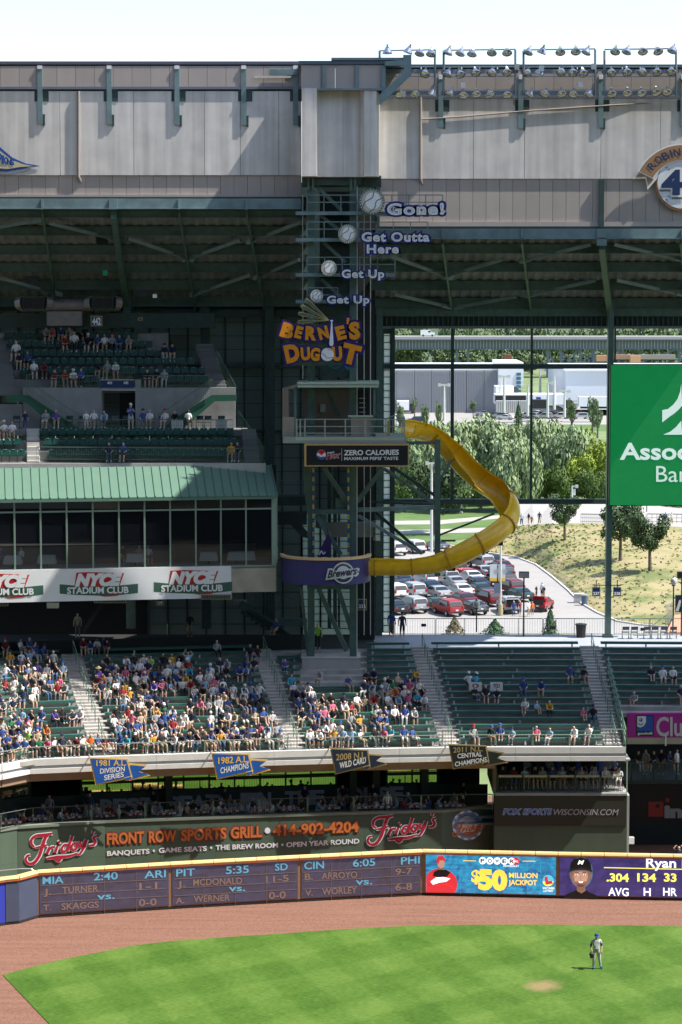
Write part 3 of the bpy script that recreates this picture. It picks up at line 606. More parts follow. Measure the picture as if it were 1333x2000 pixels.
# round badge on the right part of the wall
pl = wplane(914); bd = E('round_badge_sign','round blue and white badge with orange script on the green wall','sign',ON(pl,914,1640,.0))
BLS = mat('badge_blue',(.22,.40,.68),.5)
for i in range(24):
    a0 = i * 15; q = circ(914,1612,30,29,n=4,a0=a0,a1=a0 + 15) + circ(914,1612,26,25,n=4,a0=a0 + 15,a1=a0); poly(pl,q,WSG if i % 2 else BLS,bd,'rim_piece',off=.02)
poly(pl,circ(914,1612,26,25.4,n=32),BLS,bd,'blue_ring',off=.025); poly(pl,circ(914,1612,18,17.5,n=28),WSG,bd,'ball_face',off=.04)
text('FRONT ROW',pl,(897,1597),(931,1597),6,mat('badge_brown',(.32,.22,.16),.6),bd,.05,.02,arc=.35); text('SPORTS GRILL',pl,(897,1632),(931,1632),6,MATS['badge_brown'],bd,.05,.02,arc=-.35)
fr(884,1609 + 10,.46,bd,pl,ORG,mat('badge_outline',(.1,.04,.03),.6),wmul=1.15)
# ------------------------------------------------------------------ dining terrace behind the painted wall
TZ = 3.0
WGD = mat('restaurant_wall_dark_green',(.04,.06,.05),.6)
GLZ = mat('reflective_window_glass',(.55,.60,.42),.04,.9)
GREY_L = mat('terrace_letter_grey',(.42,.45,.50),.7)
def tcurve(d,z,s0=None,s1=None,step=2.2): 
    s0 = -30 if s0 is None else s0; s1 = s_of(964,2,4) if s1 is None else s1; return curve_pts(s0,s1,d,z,step)
mb = MB(); a,b = tcurve(WD + .2,TZ),tcurve(7.2,TZ); k = len(a); mb.add(a + b,[(j,j + 1,k + j + 1,k + j) for j in range(k - 1)]); struct(mb.build('terrace_floor',CONCD))
BD = 4.6
rest = E('restaurant_facade','dark green glazed restaurant front behind the dining terrace, with grey lettering under its windows','facade',BP(0,BD,TZ))
a,b = tcurve(BD,TZ),tcurve(BD,4.75); k = len(a)
MB().add(a + b,[(j,j + 1,k + j + 1,k + j) for j in range(k - 1)]).build('lower_wall',WGD,rest)
a = tcurve(BD,4.75,step=3.0)
def gap(px): return 95 < px < 160 or 690 < px < 735 or 818 < px < 980
for i,(p,q) in enumerate(zip(a,a[1:])):
    n = plane2(p,q)[1]; cx = proj((p + q) / 2)[0]
    if gap(cx): 
        if cx < 700: MB().beam(p,p + UP * 2.2,.2,.1,up=n).build('door_jamb',WGD,rest)
        continue
    fr_ = MB(); L_ = (q - p).length; d_ = (q - p).normalized()
    for t in (0,.5,1): fr_.beam(p.lerp(q,t),p.lerp(q,t) + UP * 2.3,.10,.09,up=n)
    for z in (0.03,.72,2.25): fr_.beam(p + UP * z,q + UP * z,.09,.10)
    fo = fr_.build('window',WGD,rest)
    for h in (0,1):
        u,v = p.lerp(q,h * .5) + d_ * .05,p.lerp(q,h * .5 + .5) - d_ * .05
        for z0,z1 in ((.16,.62),(.83,2.2)):
            tl = n * (rnd.uniform(-.012,.012))
            MB().add([u + UP * z0,v + UP * z0,v + UP * z1 + tl,u + UP * z1 + tl],[(0,1,2,3)]).build('pane',GLZ,fo)
def curved_text(s,px0,px1,ytop,ybot,d,mt,par):
    sp = 0
    for i,c in enumerate(s):
        if c == ' ': continue
        x = px0 + (px1 - px0) * i / len(s); sl = lambda t: t
        ss = s_of(x,d,4.3); p,q = BP(ss,d,4),BP(ss + .3,d,4); pl = plane2(p,q)
        yb = ybot[0] + (ybot[1] - ybot[0]) * (x - px0) / (px1 - px0); text(c,pl,(x,yb),(x + (px1 - px0) / len(s) * .84,yb),27,mt,par,.03,.05)
curved_text('BEST SEATS IN THE HOUSE',198,790,0,(1588,1562),BD,GREY_L,rest)
mb = MB()
for px in (330,690,735,830): s = s_of(px,BD - .3,5); mb.beam(BP(s,BD - .3,TZ),BP(s,BD - .3,Z0 - .9),.45,.35,up=Nf(s))
mb.build('pilaster',WGD,rest,kind='stuff')
# dark rooms behind the glass
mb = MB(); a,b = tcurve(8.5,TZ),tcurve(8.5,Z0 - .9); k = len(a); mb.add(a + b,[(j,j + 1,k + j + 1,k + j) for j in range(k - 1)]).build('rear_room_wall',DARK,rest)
TRS = [(-60,178),(180,232),(234,283),(285,416),(418,505),(507,600),(602,690),(692,822),(824,962)]
for i,(x0,x1) in enumerate(TRS):
    guard(s_of(x0,WD + .15,WZ),s_of(x1,WD + .15,WZ),'dark baluster rail on the terrace wall, %s panel from the left' % ORD[i],h=.95,d=WD + .12,zf=WZ - .02,grp='terrace guard rails above the painted wall',mrail=BAL,sp=.15)

# ------------------------------------------------------------------ balcony box right of the wall, dark recess beyond
YB = 152.4
pb = PLY(YB); BROWNK = mat('dark_olive_panel',(.035,.038,.025),.6)
bx = E('balcony_box','projecting balcony with a dark sports network panel under its rail, right of the round badge','balcony',P(1095,1660,YB))
x0,x1 = P(966,1600,YB).x,P(1225,1600,YB).x; zt = P(1000,1549,YB).z; zp = P(1000,1612,YB).z
MB().bb((x0,YB,-.05),(x1,YB + 1.2,zp - .01)).build('lower_wall',WG,bx)
MB().bb((x0,YB - .06,zp),(x1 - .02,YB + 1.2,zt - .14)).build('sign_panel',BROWNK,bx)
MB().bb((x0,YB - .10,zt - .14),(x1,YB + 6.5,zt)).build('floor_slab',CONCD,bx)
MB().bb((x1 - .02,YB + .02,-.05),(x1 + .14,YB + 6.5,zt - .15)).build('side_wall',mat('pale_green_wall',(.42,.48,.42),.8),bx)
MB().bb((x0 - .1,YB + .1,zt),(x0 + .12,YB + 6,Z0 - .9)).build('side_partition',mat('olive_partition',(.12,.13,.08),.8),bx)
MB().bb((x0,YB + 6.0,zt),(x1 - .9,YB + 6.2,Z0 - .92)).build('rear_wall',DARK,bx)
MB().bb((x1 - 1.0,YB + 5.4,zt),(x1 - .1,YB + 5.9,Z0 - .92)).build('end_pillar',CONCD,bx)
MB().bb((x0 - .2,YB + .3,Z0 - .98),(x1 + .2,YB + 9,Z0 - .88)).build('slab_above',CONCD,bx)
o_ = MB().bb((x0 + .5,YB + 5.9,zt + 1.0),(x1 - 1.2,YB + 5.96,zt + 2.1)).build('pane',GLZ,bx)
pf = PLY(YB - .06)
text('FOX',pf,(983,1591),(1018,1591),12,mat('sign_bright_blue',(.08,.22,.62),.5),bx,.02,.03,shear=.25,outline=.03,oc=WSG)
text('SPORTS',pf,(1022,1591),(1078,1591),12,MATS['sign_bright_blue'],bx,.02,.03,shear=.25,outline=.03,oc=WSG)
text('WISCONSIN.COM',pf,(1082,1591.5),(1209,1592),12,mat('sign_light_grey',(.42,.43,.44),.5),bx,.02,.01,shear=.25)
PALE = mat('pale_rail_cap',(.42,.44,.34),.6)
for i,(a,b) in enumerate(((974,1019),(1024,1069),(1074,1121),(1125,1170),(1175,1216))):
    t = E('balcony_rail','rail panel with pale cap on the diners balcony, %s from the left' % ORD[i],'railing',P((a + b) / 2,1549,YB + .3),'balcony rail panels')
    zz = zt + 1.07; u,v = P(a,1540,YB + .25),P(b,1540,YB + .25)
    MB().bb((u.x,YB + .16,zz - .13),(v.x,YB + .36,zz)).build('pale_cap',PALE,t)
    mb = MB(); n = 11
    for k in range(n + 1): x = u.x + (v.x - u.x) * k / n; mb.beam((x,YB + .25,zt),(x,YB + .25,zz - .12),.02,.02,up=Vector((0,1,0)))
    mb.bb((u.x,YB + .22,zt + .08),(v.x,YB + .28,zt + .12)); mb.bb((u.x - .07,YB + .2,zt),(u.x,YB + .3,zz - .1)); mb.build('baluster',BAL,t,kind='stuff')
MB().bb((x1 - .05,YB + .1,zt),(x1 + .03,YB + .2,Z0 - .85)).thing('corner_post',mat('pale_green_post',(.35,.45,.33),.6),'pale green corner post of the balcony beside the man in the white shirt','post')
# dark recess right of the balcony: batter's eye wall and the loge
YR = 160.5
rw = E('centre_field_wall','very dark green wall in the shaded recess right of the balcony box','wall',P(1290,1650,YR))
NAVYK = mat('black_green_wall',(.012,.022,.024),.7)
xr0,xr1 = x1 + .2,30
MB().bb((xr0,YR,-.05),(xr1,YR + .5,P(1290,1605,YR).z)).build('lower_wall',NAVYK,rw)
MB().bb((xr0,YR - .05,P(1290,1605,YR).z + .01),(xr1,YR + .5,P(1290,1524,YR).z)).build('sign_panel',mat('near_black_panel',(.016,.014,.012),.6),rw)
prw = PLY(YR - .05); SR_ = mat('dim_red_sign',(.35,.035,.03),.5); SW_ = mat('dim_white_sign',(.34,.36,.38),.5)
poly(prw,[(1267,1566),(1296,1566),(1296,1595),(1267,1595)],SR_,rw,'red_square',off=.03); poly(prw,circ(1285,1574,4,n=14),MATS['near_black_panel'],rw,'dot',off=.05); poly(prw,circ(1304,1563,4.3,n=14),SR_,rw,'red_dot',off=.03)
text('in',prw,(1301,1596),(1331,1596),24,SW_,rw,.03,.06)
lg = E('loge_level','dark loge seating level with standing diners below the pink sign','balcony',P(1290,1524,YR))
zl = P(1290,1524,YR - .3).z
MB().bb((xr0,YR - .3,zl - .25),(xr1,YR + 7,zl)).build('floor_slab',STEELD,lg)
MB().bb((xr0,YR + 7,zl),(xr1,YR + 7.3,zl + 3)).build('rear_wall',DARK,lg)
for px in (1232,1275,1320): MB().bb((P(px,1500,YR).x,YR - .1,zl),(P(px,1500,YR).x + .1,YR,zl + 1.1)).build('post',STEELD,lg)
mb = MB()
for k in range(70): x = xr0 + k * .18; mb.beam((x,YR - .1,zl),(x,YR - .1,zl + 1.05),.02,.02,up=Vector((0,1,0)))
mb.bb((xr0,YR - .14,zl + 1.02),(xr1,YR - .06,zl + 1.08)); mb.build('baluster',BAL,lg,kind='stuff')
ys = 155.4
cs = E('pink_club_sign','magenta club sign with a blue smiling-face square logo at the right edge','sign',P(1280,1440,ys))
zs0,zs1 = P(1280,1440,ys).z,P(1280,1393,ys).z; xs0 = P(1226,1410,ys).x
MB().bb((xs0,ys,zs0),(27,ys + .35,zs1)).build('sign_face',mat('magenta_sign',(.42,.02,.28),.45),cs)
MB().bb((xs0,ys - .05,zs0 - .42),(27,ys + 3.5,zs0 - .02)).build('concrete_ledge',mat('tan_ledge',(.40,.36,.27),.8,var=.1),cs)
pc_ = PLY(ys); GW = mat('logo_blue',(.02,.10,.40),.5)
poly(pc_,[(1243,1397),(1277,1397),(1277,1437),(1243,1437)],BLK,cs,'logo_border',off=.02); poly(pc_,[(1262,1399),(1275.5,1399),(1275.5,1428),(1245,1428),(1245,1420),(1258,1420)],GW,cs,'logo_field',off=.04)
poly(pc_,[(1245,1399),(1262,1399),(1262,1411),(1258,1418),(1251,1421),(1245,1419)],WHITE,cs,'logo_face',off=.05); poly(pc_,circ(1252,1406,3.6,n=14),GW,cs,'logo_eye',off=.07); poly(pc_,circ(1251,1405.5,1.6,n=8),WHITE,cs,'logo_pupil',off=.085)
strokes(pc_,[([(1247,1413),(1252,1416),(1257,1413)],1.6)],GW,cs,'logo_smile',off=.075)
text('goodwill',pc_,(1246,1434.5),(1274,1434.5),5,WHITE,cs,.05,.03)
text('Club',pc_,(1283,1437),(1352,1437),38,mat('sign_pale_lilac',(.60,.55,.62),.5),cs,.02,.02)
MB().bb((P(1299,1445,ys).x,ys - .2,zs0 - .5),(P(1301.5,1445,ys).x,ys - .1,zs0 + .15)).build('bracket',WHITE,cs)
# white box lamp at the foot of the recess
MB().box(P(1232,1641,154) ,(.42,.4,.4)).thing('wall_box',WHITE,'small white box on the wall corner below the balcony, right of the green wall','box')

# ------------------------------------------------------------------ championship pennants in front of the fascia
def pennant(nm,lab,q,tail,fold,colr,edge,lines,tc,tc2):
    s = s_of(q[1][0] * .5 + q[0][0] * .5,0,7); p = BP(s,-.55,7); pl = plane2(BP(s,-.55,7),BP(s + .4,-.55,7))
    t = E(nm,lab,'pennant',ON(pl,*q[2]),'championship pennants hung on the bleacher fascia')
    def grow(pts,k): cx = sum(x for x,y in pts) / len(pts); cy = sum(y for x,y in pts) / len(pts); return [(cx + (x - cx) * (1 + k / max(10,abs(x - cx))) if abs(x - cx) > 1 else x,cy + (y - cy) * (1 + k / max(6,abs(y - cy))) if abs(y - cy) > 1 else y) for x,y in pts]
    poly(pl,tail,edge,t,'tail_border',off=-.10,th=.04); poly(pl,grow(tail,-3.2),colr,t,'tail',off=-.08,th=.03)
    poly(pl,q,edge,t,'flag_border',off=.02,th=.05); poly(pl,grow(q,-2.6),colr,t,'flag',off=.04,th=.03); poly(pl,fold,edge,t,'fold_border',off=.055,th=.03); poly(pl,grow(fold,-2.0),colr,t,'fold',off=.075,th=.03)
    for i,(s_,a,b,h) in enumerate(lines): text(s_,pl,a,b,h,tc if i == 0 else tc2,t,.05,.02)
    MB().beam(ON(pl,*q[0],-.1),ON(pl,*q[0],-.1) + Vector((0,.6,0)),.05,.05).build('bracket',GALV,t)
RB,NV,BK = mat('pennant_blue',(.012,.10,.42),.5),mat('pennant_navy',(.015,.022,.05),.5),mat('pennant_black',(.015,.022,.022),.5)
YE,TN,WT = mat('pennant_yellow',(.85,.52,.10),.5),mat('pennant_tan',(.40,.31,.14),.5),mat('pennant_white',(.8,.8,.8),.5)
pennant('pennant','blue pennant reading 1981 A.L. DIVISION SERIES, leftmost on the bleacher front',[(175,1479),(250,1482),(259,1519),(187,1534)],[(252,1491),(288,1494),(272,1506),(294,1515),(254,1525),(243,1520)],[(243,1519),(259,1515),(259,1520),(250,1525),(245,1524)],RB,YE,[('1981 A.L.',(189,1496),(247,1495),11.5),('DIVISION',(196,1511),(244,1506),10),('SERIES',(204,1524),(242,1517),10)],YE,WT)
pennant('pennant','blue pennant reading 1982 A.L. CHAMPIONS, second from the left on the bleacher front',[(413,1470),(487,1472),(495,1507),(424,1523)],[(489,1482),(523,1484),(508,1495),(529,1504),(490,1515),(480,1510)],[(480,1508),(495,1505),(495,1510),(487,1515),(482,1514)],RB,YE,[('1982 A.L.',(427,1492),(486,1488),13),('CHAMPIONS',(431,1511),(486,1500),12)],YE,WT)
pennant('pennant','navy pennant reading 2008 N.L. WILD CARD, third from the left',[(645,1461),(720,1464),(724,1496),(655,1513)],[(720,1472),(750,1474),(735,1485),(757,1493),(722,1503),(710,1500)],[(710,1498),(724,1494),(724,1499),(716,1504),(711,1503)],NV,TN,[('2008 N.L.',(657,1485),(716,1480),12.5),('WILD CARD',(664,1501),(715,1490),12)],TN,WT)
pennant('pennant','black pennant reading 2011 N.L. CENTRAL CHAMPIONS, rightmost on the bleacher front',[(876,1453),(951,1456),(956,1487),(885,1503)],[(951,1464),(986,1469),(973,1480),(993,1490),(950,1497),(942,1493)],[(942,1491),(956,1486),(956,1491),(948,1497),(943,1496)],BK,TN,[('2011 N.L.',(886,1470),(943,1467),10.5),('CENTRAL',(894,1481),(942,1477),9),('CHAMPIONS',(889,1497),(951,1487),9)],TN,WT)
# ------------------------------------------------------------------ upper concrete wall, roof edge, floodlights
YW = 164.0
pw = PLY(YW)
def X(px,Y=YW,py=300): return P(px,py,Y).x
def Zp(py,Y=YW): return P(666,py,Y).z
def upper(side,x0,x1,y,seams,lab):
    t = E('upper_wall',lab,'wall',(X((x0 + x1) / 2),YW,Zp(y[5])))
    cuts = [x0] + seams + [x1]
    for a,b in zip(cuts,cuts[1:]):   # concrete panels
        MB().bb((X(a) + .012,YW,Zp(y[4])),(X(b) - .012,YW + .8,Zp(y[3]))).build('concrete_panel',CONC,t)
    MB().bb((X(x0),YW + .48,Zp(y[5]) - .6),(X(x1),YW + .75,Zp(y[0]))).build('backing',STEELD,t)
    k = round((x1 - x0) / 37)
    for i in range(k):
        a,b = x0 + (x1 - x0) * i / k,x0 + (x1 - x0) * (i + 1) / k
        MB().bb((X(a) + .01,YW - .04,Zp(y[2])),(X(b) - .01,YW + .04,Zp(y[1]))).build('upper_panel',BROWN,t)
    k = round((x1 - x0) / 26)
    for i in range(k):
        a,b = x0 + (x1 - x0) * i / k,x0 + (x1 - x0) * (i + 1) / k
        MB().bb((X(a) + .01,YW + .10,Zp(y[5])),(X(b) - .01,YW + .45,Zp(y[4]) - .004)).build('lower_panel',BROWN,t)
    MB().bb((X(x0),YW - .07,Zp(y[0])),(X(x1),YW + 1.0,Zp(y[0]) + .2)).build('roof_edge',mat('roof_edge_blue_grey',(.10,.12,.16),.4),t)
    MB().bb((X(x0),YW - .10,Zp(y[2]) - .05),(X(x1),YW - .045,Zp(y[2]) + .12)).build('pipe_rail',mat('rail_blue_grey',(.16,.18,.22),.4),t)
    MB().bb((X(x0),YW - .02,Zp(y[5]) - .30),(X(x1),YW + .5,Zp(y[5]))).build('curb',BROWN,t)
    MB().bb((X(x0),YW + .0,Zp(y[5]) - .52),(X(x1),YW + .5,Zp(y[5]) - .305)).build('deck_edge',STEELD,t)
    for a in range(int(x0),int(x1),5): pass
    return t
UL = upper('l',-70,589,(126,129,173,178,342,380),[118,262,400,470,545],'long pale concrete upper wall left of the tower block, with taupe panels above and below')
UR = upper('r',742,1420,(132,135,190,190,349,433),[822,925,1025,1174,1290],'long pale concrete upper wall right of the tower block, under the floodlights')
PIPE = mat('taupe_drain_pipe',(.34,.29,.26),.6)
def pipe(pts,r,lab,Y=YW - .08):
    mb = MB(); q = [P(x,y,Y) for x,y in pts]; q[-1].y += .25
    for a,b in zip(q,q[1:]): mb.tube(a,b,r,8)
    mb.thing('drain_pipe',PIPE,lab,'pipe')
pipe([(154,178),(154,346),(159,357)],.09,'taupe drain pipe on the left upper wall, right of the first bracket')
pipe([(822,190),(822,350),(826,361)],.09,'vertical taupe drain pipe on the right upper wall, near the tower block')
pipe([(822,233),(900,228),(1025,217),(1200,205),(1345,197)],.05,'sloping taupe pipe running right along the upper wall under the floodlights',YW - .08)
pipe([(1005,190),(1005,222)],.05,'short taupe pipe dropping to the sloping pipe')
for i,(x,y0,y1) in enumerate(((80,130,245),(215,130,246),(347,130,247),(477,130,248),(578,130,248),(861,150,252),(1017,150,254),(1173,150,253),(1333,150,250))):
    t = E('roof_bracket','blue green vertical steel bracket on the upper wall, %s from the left' % ORD[i],'bracket',P(x,y1,YW - .4),'vertical brackets on the upper wall')
    MB().bb((X(x) - .16,YW - .11,Zp(y1 - 3)),(X(x) + .16,YW + .05,Zp(y0))).build('beam',STEELB,t)
    MB().bb((X(x) + .165,YW - .08,Zp(y1)),(X(x) + .30,YW - .01,Zp(y1 - 22))).build('foot_plate',STEELD,t)
    MB().bb((X(x) - .36,YW - .03,Zp(y0 + 68)),(X(x) + .55,YW + .02,Zp(y0 + 45))).build('wall_plate',STEELD,t)
    MB().bb((X(x) - .15,YW - .14,Zp(y0 + 5)),(X(x) + .15,YW - .03,Zp(y0) + .06)).build('white_cap',WHITE,t)
MB().bb((X(527),YW - .28,Zp(147)),(X(582),YW - .14,Zp(136))).thing('wall_box_beam',STEELB,'blue green horizontal box beam near the top of the wall, left of the tower block','beam')
MB().bb((X(498),YW - .3,Zp(153)),(X(570),YW - .2,Zp(149))).thing('conduit',CONCL,'thin pale conduit under the box beam, left of the tower block','pipe')
# tower block (concrete pilaster) and steel cap
tb = E('tower_block','tall pale concrete tower block above the slide tower, with taupe panelled cap','tower',P(666,344,160.5))
def plan(pts,z0,z1,nm,m_):
    q = [Vector((P(px,300,Y).x,Y,z0)) for px,Y in pts] + [Vector((X(741),YW + .6,z0)),Vector((X(590),YW + .6,z0))]
    MB().prism(q,UP * (z1 - z0)).build(nm,m_,tb)
zA,zB = Zp(344,161),Zp(172,161)
plan([(590,161),(619,161),(620.5,161.9),(623,162.1),(670,162.1)],zA,zB,'concrete_panel',CONC)
for c in (0,):
    q = [(671,162.1),(704,162.1),(712,161.2),(736,161.2),(741,162.2)]
    Q = [Vector((P(px,300,Y).x,Y,zA)) for px,Y in q] + [Vector((X(741),YW + .6,zA)),Vector((X(671),YW + .6,zA))]
    MB().prism(Q,UP * (zB - zA)).build('concrete_panel',CONC,tb)
for i,(a,b) in enumerate(((590,628),(628.6,655),(655.6,700),(700.6,744))):
    MB().bb((X(a),161.4,zB + .01),(X(b),164,Zp(127,161.4))).build('upper_panel',BROWN,tb)
for a in (631,694): MB().bb((X(a),161.25,zB),(X(a) + .22,161.38,Zp(127,161.3))).build('steel_strip',STEELB,tb)
MB().bb((X(585),161.3,Zp(126,161.4)),(X(782),164.4,Zp(119,161.4))).build('roof_edge',MATS['roof_edge_blue_grey'],tb)
MB().bb((X(648),161.2,Zp(118,161.4)),(X(792),162.5,Zp(113,161.4))).build('roof_plate',STEELB,tb)
MB().bb((X(744),161.2,Zp(182,161)),(X(752),164.3,Zp(127,161))).build('end_plate',STEELB,tb)
MB().bb((X(592),161.1,zB - .12),(X(744),161.6,zB + .0)).build('ledge',STEELB,tb)
bt = E('cantilever_bracket','blue green cranked steel bracket right of the tower block cap','bracket',P(745,205,161.5))
MB().prism([P(x,y,161.0) for x,y in ((752,120),(788,117),(788,107),(804,107),(804,146),(752,196),(741,204),(741,186),(789,140),(789,128),(752,128))],Vector((0,.4,0))).build('steel_plate',STEELB,bt)
# floodlight racks
RACK = mat('rack_blue_grey',(.22,.26,.30),.4,.3)
LENS = mat('floodlight_glass',(.62,.66,.60),.08,.7,var=.3,scale=3)
hm = MB().lathe([(.0,.34),(.10,.33),(.16,.26),(.24,.12),(.31,.0),(.33,-.03),(.31,-.05)],14,axis=(0,0,1)).mesh('h',CHROME,smooth=True)
lm = MB().lathe([(.295,0),(.20,-.05),(.001,-.08)],14,axis=(0,0,1)).mesh('l',LENS,smooth=True)
ym = MB().box((0,0,.42),(.10,.10,.22)).box((0,0,.34),(.2,.16,.05)).mesh('y',GALV)
racks = [(742,850,'first'),(867,1007,'second'),(1023,1163,'third'),(1181,1321,'fourth'),(1337,1420,'fifth')]
YF = 162.3
lights = {}
fx = [[(757,103,0),(797,102,1),(820,105,2),(842,106,2),(830,145,3),(782,185,3),(811,185,3),(844,184,1)],
      [(875,104,1),(899,105,2),(922,106,2),(961,103,3),(991,103,3),(874,146,2),(900,146,3),(930,143,3),(961,143,3),(991,142,3),(878,183,2),(905,187,3),(931,185,3),(958,185,3),(991,186,3)],
      [(1032,103,2),(1058,103,1),(1095,102,3),(1125,101,3),(1145,103,2),(1030,144,3),(1054,144,1),(1096,142,3),(1120,143,3),(1140,144,3),(1034,185,2),(1064,184,3),(1098,184,3),(1120,185,3),(1150,185,2)],
      [(1202,101,3),(1224,102,2),(1256,101,3),(1286,101,3),(1313,100,2),(1195,143,3),(1226,142,3),(1255,142,3),(1284,142,3),(1312,141,3),(1196,184,3),(1226,183,3),(1254,183,3),(1283,181,3),(1303,181,3)]]
rown = {0: 'top',1: 'middle',2: 'bottom'}
for ri,(a,b,nm) in enumerate(racks):
    t = E('floodlight_rack','tube rack for floodlights on the right roof edge, %s from the tower block' % nm,'lighting rack',P((a + b) / 2,190,YF),'floodlight racks')
    for (xa,ya,xb,yb,r) in ((a,99 - ri * .8,b,97 - ri * .8,.045),(a,99,a,186,.075),(b,97,b,186,.075)):
        MB().tube(P(xa,ya,YF),P(xb,yb,YF),r,8).build('tube',RACK,t)
    for yy in (140,182): MB().beam(P(a - 5,yy,YF + .15),P(b + 5,yy - 1,YF + .15),.2,.26).build('beam',RACK,t)
    mb = MB()
    for yy in (131,150,176): mb.beam(P(a,yy,YF + .3),P(b,yy - 1,YF + .3),.06,.05)
    for k in range(5): xx = a + (b - a) * k / 4; mb.tube(P(xx,140,YF + .1),P(xx,132,YF + .3),.04,6)
    mb.build('strut',GALV,t,kind='stuff')
    if ri == 4: continue
    rows = {}
    for (x,y,k) in sorted(fx[ri]):
        rr = 0 if y < 120 else 1 if y < 165 else 2; rows[rr] = rows.get(rr,0) + 1
        fl = E('floodlight','round silver floodlight, %s in the %s row of the %s rack from the tower block' % (ORD[rows[rr] - 1],rown[rr],nm),'floodlight',P(x,y,YF - .25),'floodlights on the right roof edge')
        tx = [-.15,R(50),R(35),R(18)][k]; 
        fl.rotation_euler = (R(-38) if k == 3 else R(-20) if k == 2 else R(-5),R(20) if k in (1,2) else rnd.uniform(-.15,.15),rnd.uniform(-.4,.4))
        h = bpy.data.objects.new('housing',hm); l = bpy.data.objects.new('lens',lm); y_ = bpy.data.objects.new('yoke',ym)
        for o in (h,l,y_): COL.objects.link(o); o.parent = fl
for i,(x,y) in enumerate(((1058,140),(1010,137),(1160,136),(788,190),(905,173),(958,186),(1134,172))):
    MB().box(P(x,y - 6,YF - .3),(.3,.3,.35)).thing('ballast_box',CHROME if i % 2 else WHITE,['small bright box between the second lights of the third rack','small bright box left of the third rack, middle height','small bright box at the right end of the third rack','small bright box at the bottom left of the first rack','small bright box above the second bottom light of the second rack','small bright box among the bottom lights of the second rack','small bright box above the bottom lights of the third rack'][i],'box')
# right: green mullion across the lower band, coloured emblem signs
MB().bb((X(1171),YW - .12,Zp(444)),(X(1181),YW + .1,Zp(351))).thing('wall_post',STEELD,'dark green post across the taupe panels, right of centre under the concrete wall','post')
pe = PLY(YW - .25)
em = E('retired_number_emblem','round white baseball emblem with a navy 4 and a brown name ribbon, right edge','sign',P(1330,408,YW - .2))
BRR = mat('ribbon_brown',(.36,.20,.095),.6); NAVE = mat('emblem_navy',(.012,.035,.12),.5)
poly(pe,circ(1334,360,53,53,n=40),mat('emblem_rim',(.45,.20,.09),.5),em,'rim',off=0,th=.1); poly(pe,circ(1334,358,49.5,49.5,n=40),mat('emblem_white',(.80,.82,.85),.5),em,'ball_face',off=.04,th=.06)
def arcband(r0,r1,a0,a1,cx=1334,cy=378): return circ(cx,cy,r1,n=16,a0=a0,a1=a1) + circ(cx,cy,r0,n=16,a0=a1,a1=a0)
poly(pe,[(1236,349),(1252,330),(1290,330),(1283,350),(1265,371),(1261,348)],WHITE,em,'ribbon_end_border',off=.05); poly(pe,[(1242,346),(1254,333),(1284,336),(1280,347),(1266,363),(1263,345)],BRR,em,'ribbon_end',off=.07)
poly(pe,arcband(63,98,154,62),WHITE,em,'ribbon_border',off=.09); poly(pe,arcband(66,95,152,62),BRR,em,'ribbon',off=.11)
for c,ang in (('R',138),('O',126),('B',115),('I',106.5),('N',98),('Y',87)):
    cx,cy = 1334 + 74 * math.cos(R(ang)),378 - 74 * math.sin(R(ang)); dx,dy = math.sin(R(ang)),math.cos(R(ang)); wd = 6.5 if c != 'I' else 1.6
    A_ = (cx - dx * wd,cy - dy * wd * 1); B_ = (cx + dx * wd,cy + dy * wd)
    A,B = ON(pe,*A_,.13),ON(pe,*B_,.13); T = ON(pe,A_[0] + 15 * math.cos(R(ang)),A_[1] - 15 * math.sin(R(ang)),.13) - A
    vs,fs = textmesh(c,.02); xs = [v.x for v in vs]; q = [A + (B - A) * ((v.x - min(xs)) / (max(xs) - min(xs))) + T * (v.y / .729) for v in vs]; MB().add(q,fs).build('lettering',NAVE,em)
text('4',pe,(1297,382),(1335,382),49,mat('emblem_shadow_grey',(.18,.18,.19),.5),em,.08,.10); text('4',pe,(1294,379),(1332,379),49,WHITE,em,.10,.09); text('4',pe,(1296,378),(1330,378),46,NAVE,em,.12,.05)
for x,y,sg in ((1303,328,1),(1307,333,1),(1311,338,1),(1298,395,-1),(1303,389,-1),(1308,383,-1)): strokes(pe,[([(x - 4,y - 1 * sg),(x,y),(x + 1,y - 4 * sg)],.9)],NAVE,em,'stitch',off=.07)
pn = E('corner_pennant','end of a tan and blue champions pennant painted on the wall at the left edge','sign',P(0,335,YW - .1)); pp = PLY(YW - .04)
def cv(pts): return pts
poly(pp,[(-60,262),(-20,275),(0,287),(25,308),(50,319),(79,324),(45,329),(15,335),(-20,332),(-60,330)],mat('pennant_shadow_blue',(.03,.10,.32),.5),pn,'border',off=.02)
poly(pp,[(-60,266),(-22,279),(-2,293),(22,312),(46,321),(66,324.5),(40,326),(15,330),(-20,327),(-60,325)],mat('pennant_tan_pale',(.62,.54,.36),.6),pn,'field',off=.04)
poly(pp,[(-60,334),(-20,335),(15,338),(45,331),(62,328),(56,333),(20,341),(-20,339),(-60,338)],mat('pennant_grey_shadow',(.22,.25,.32),.6),pn,'drop_line',off=.02)
for i,(c,xx,yy,h) in enumerate((('M',-14,317,21),('P',-3,318,19),('I',5,319,16),('O',9,320,14),('N',15,321,12),('S',21,322,11))): text(c,pp,(xx,yy),(xx + (6.5 if c != 'I' else 2.5),yy + .6),h,GW,pn,.06,.05)

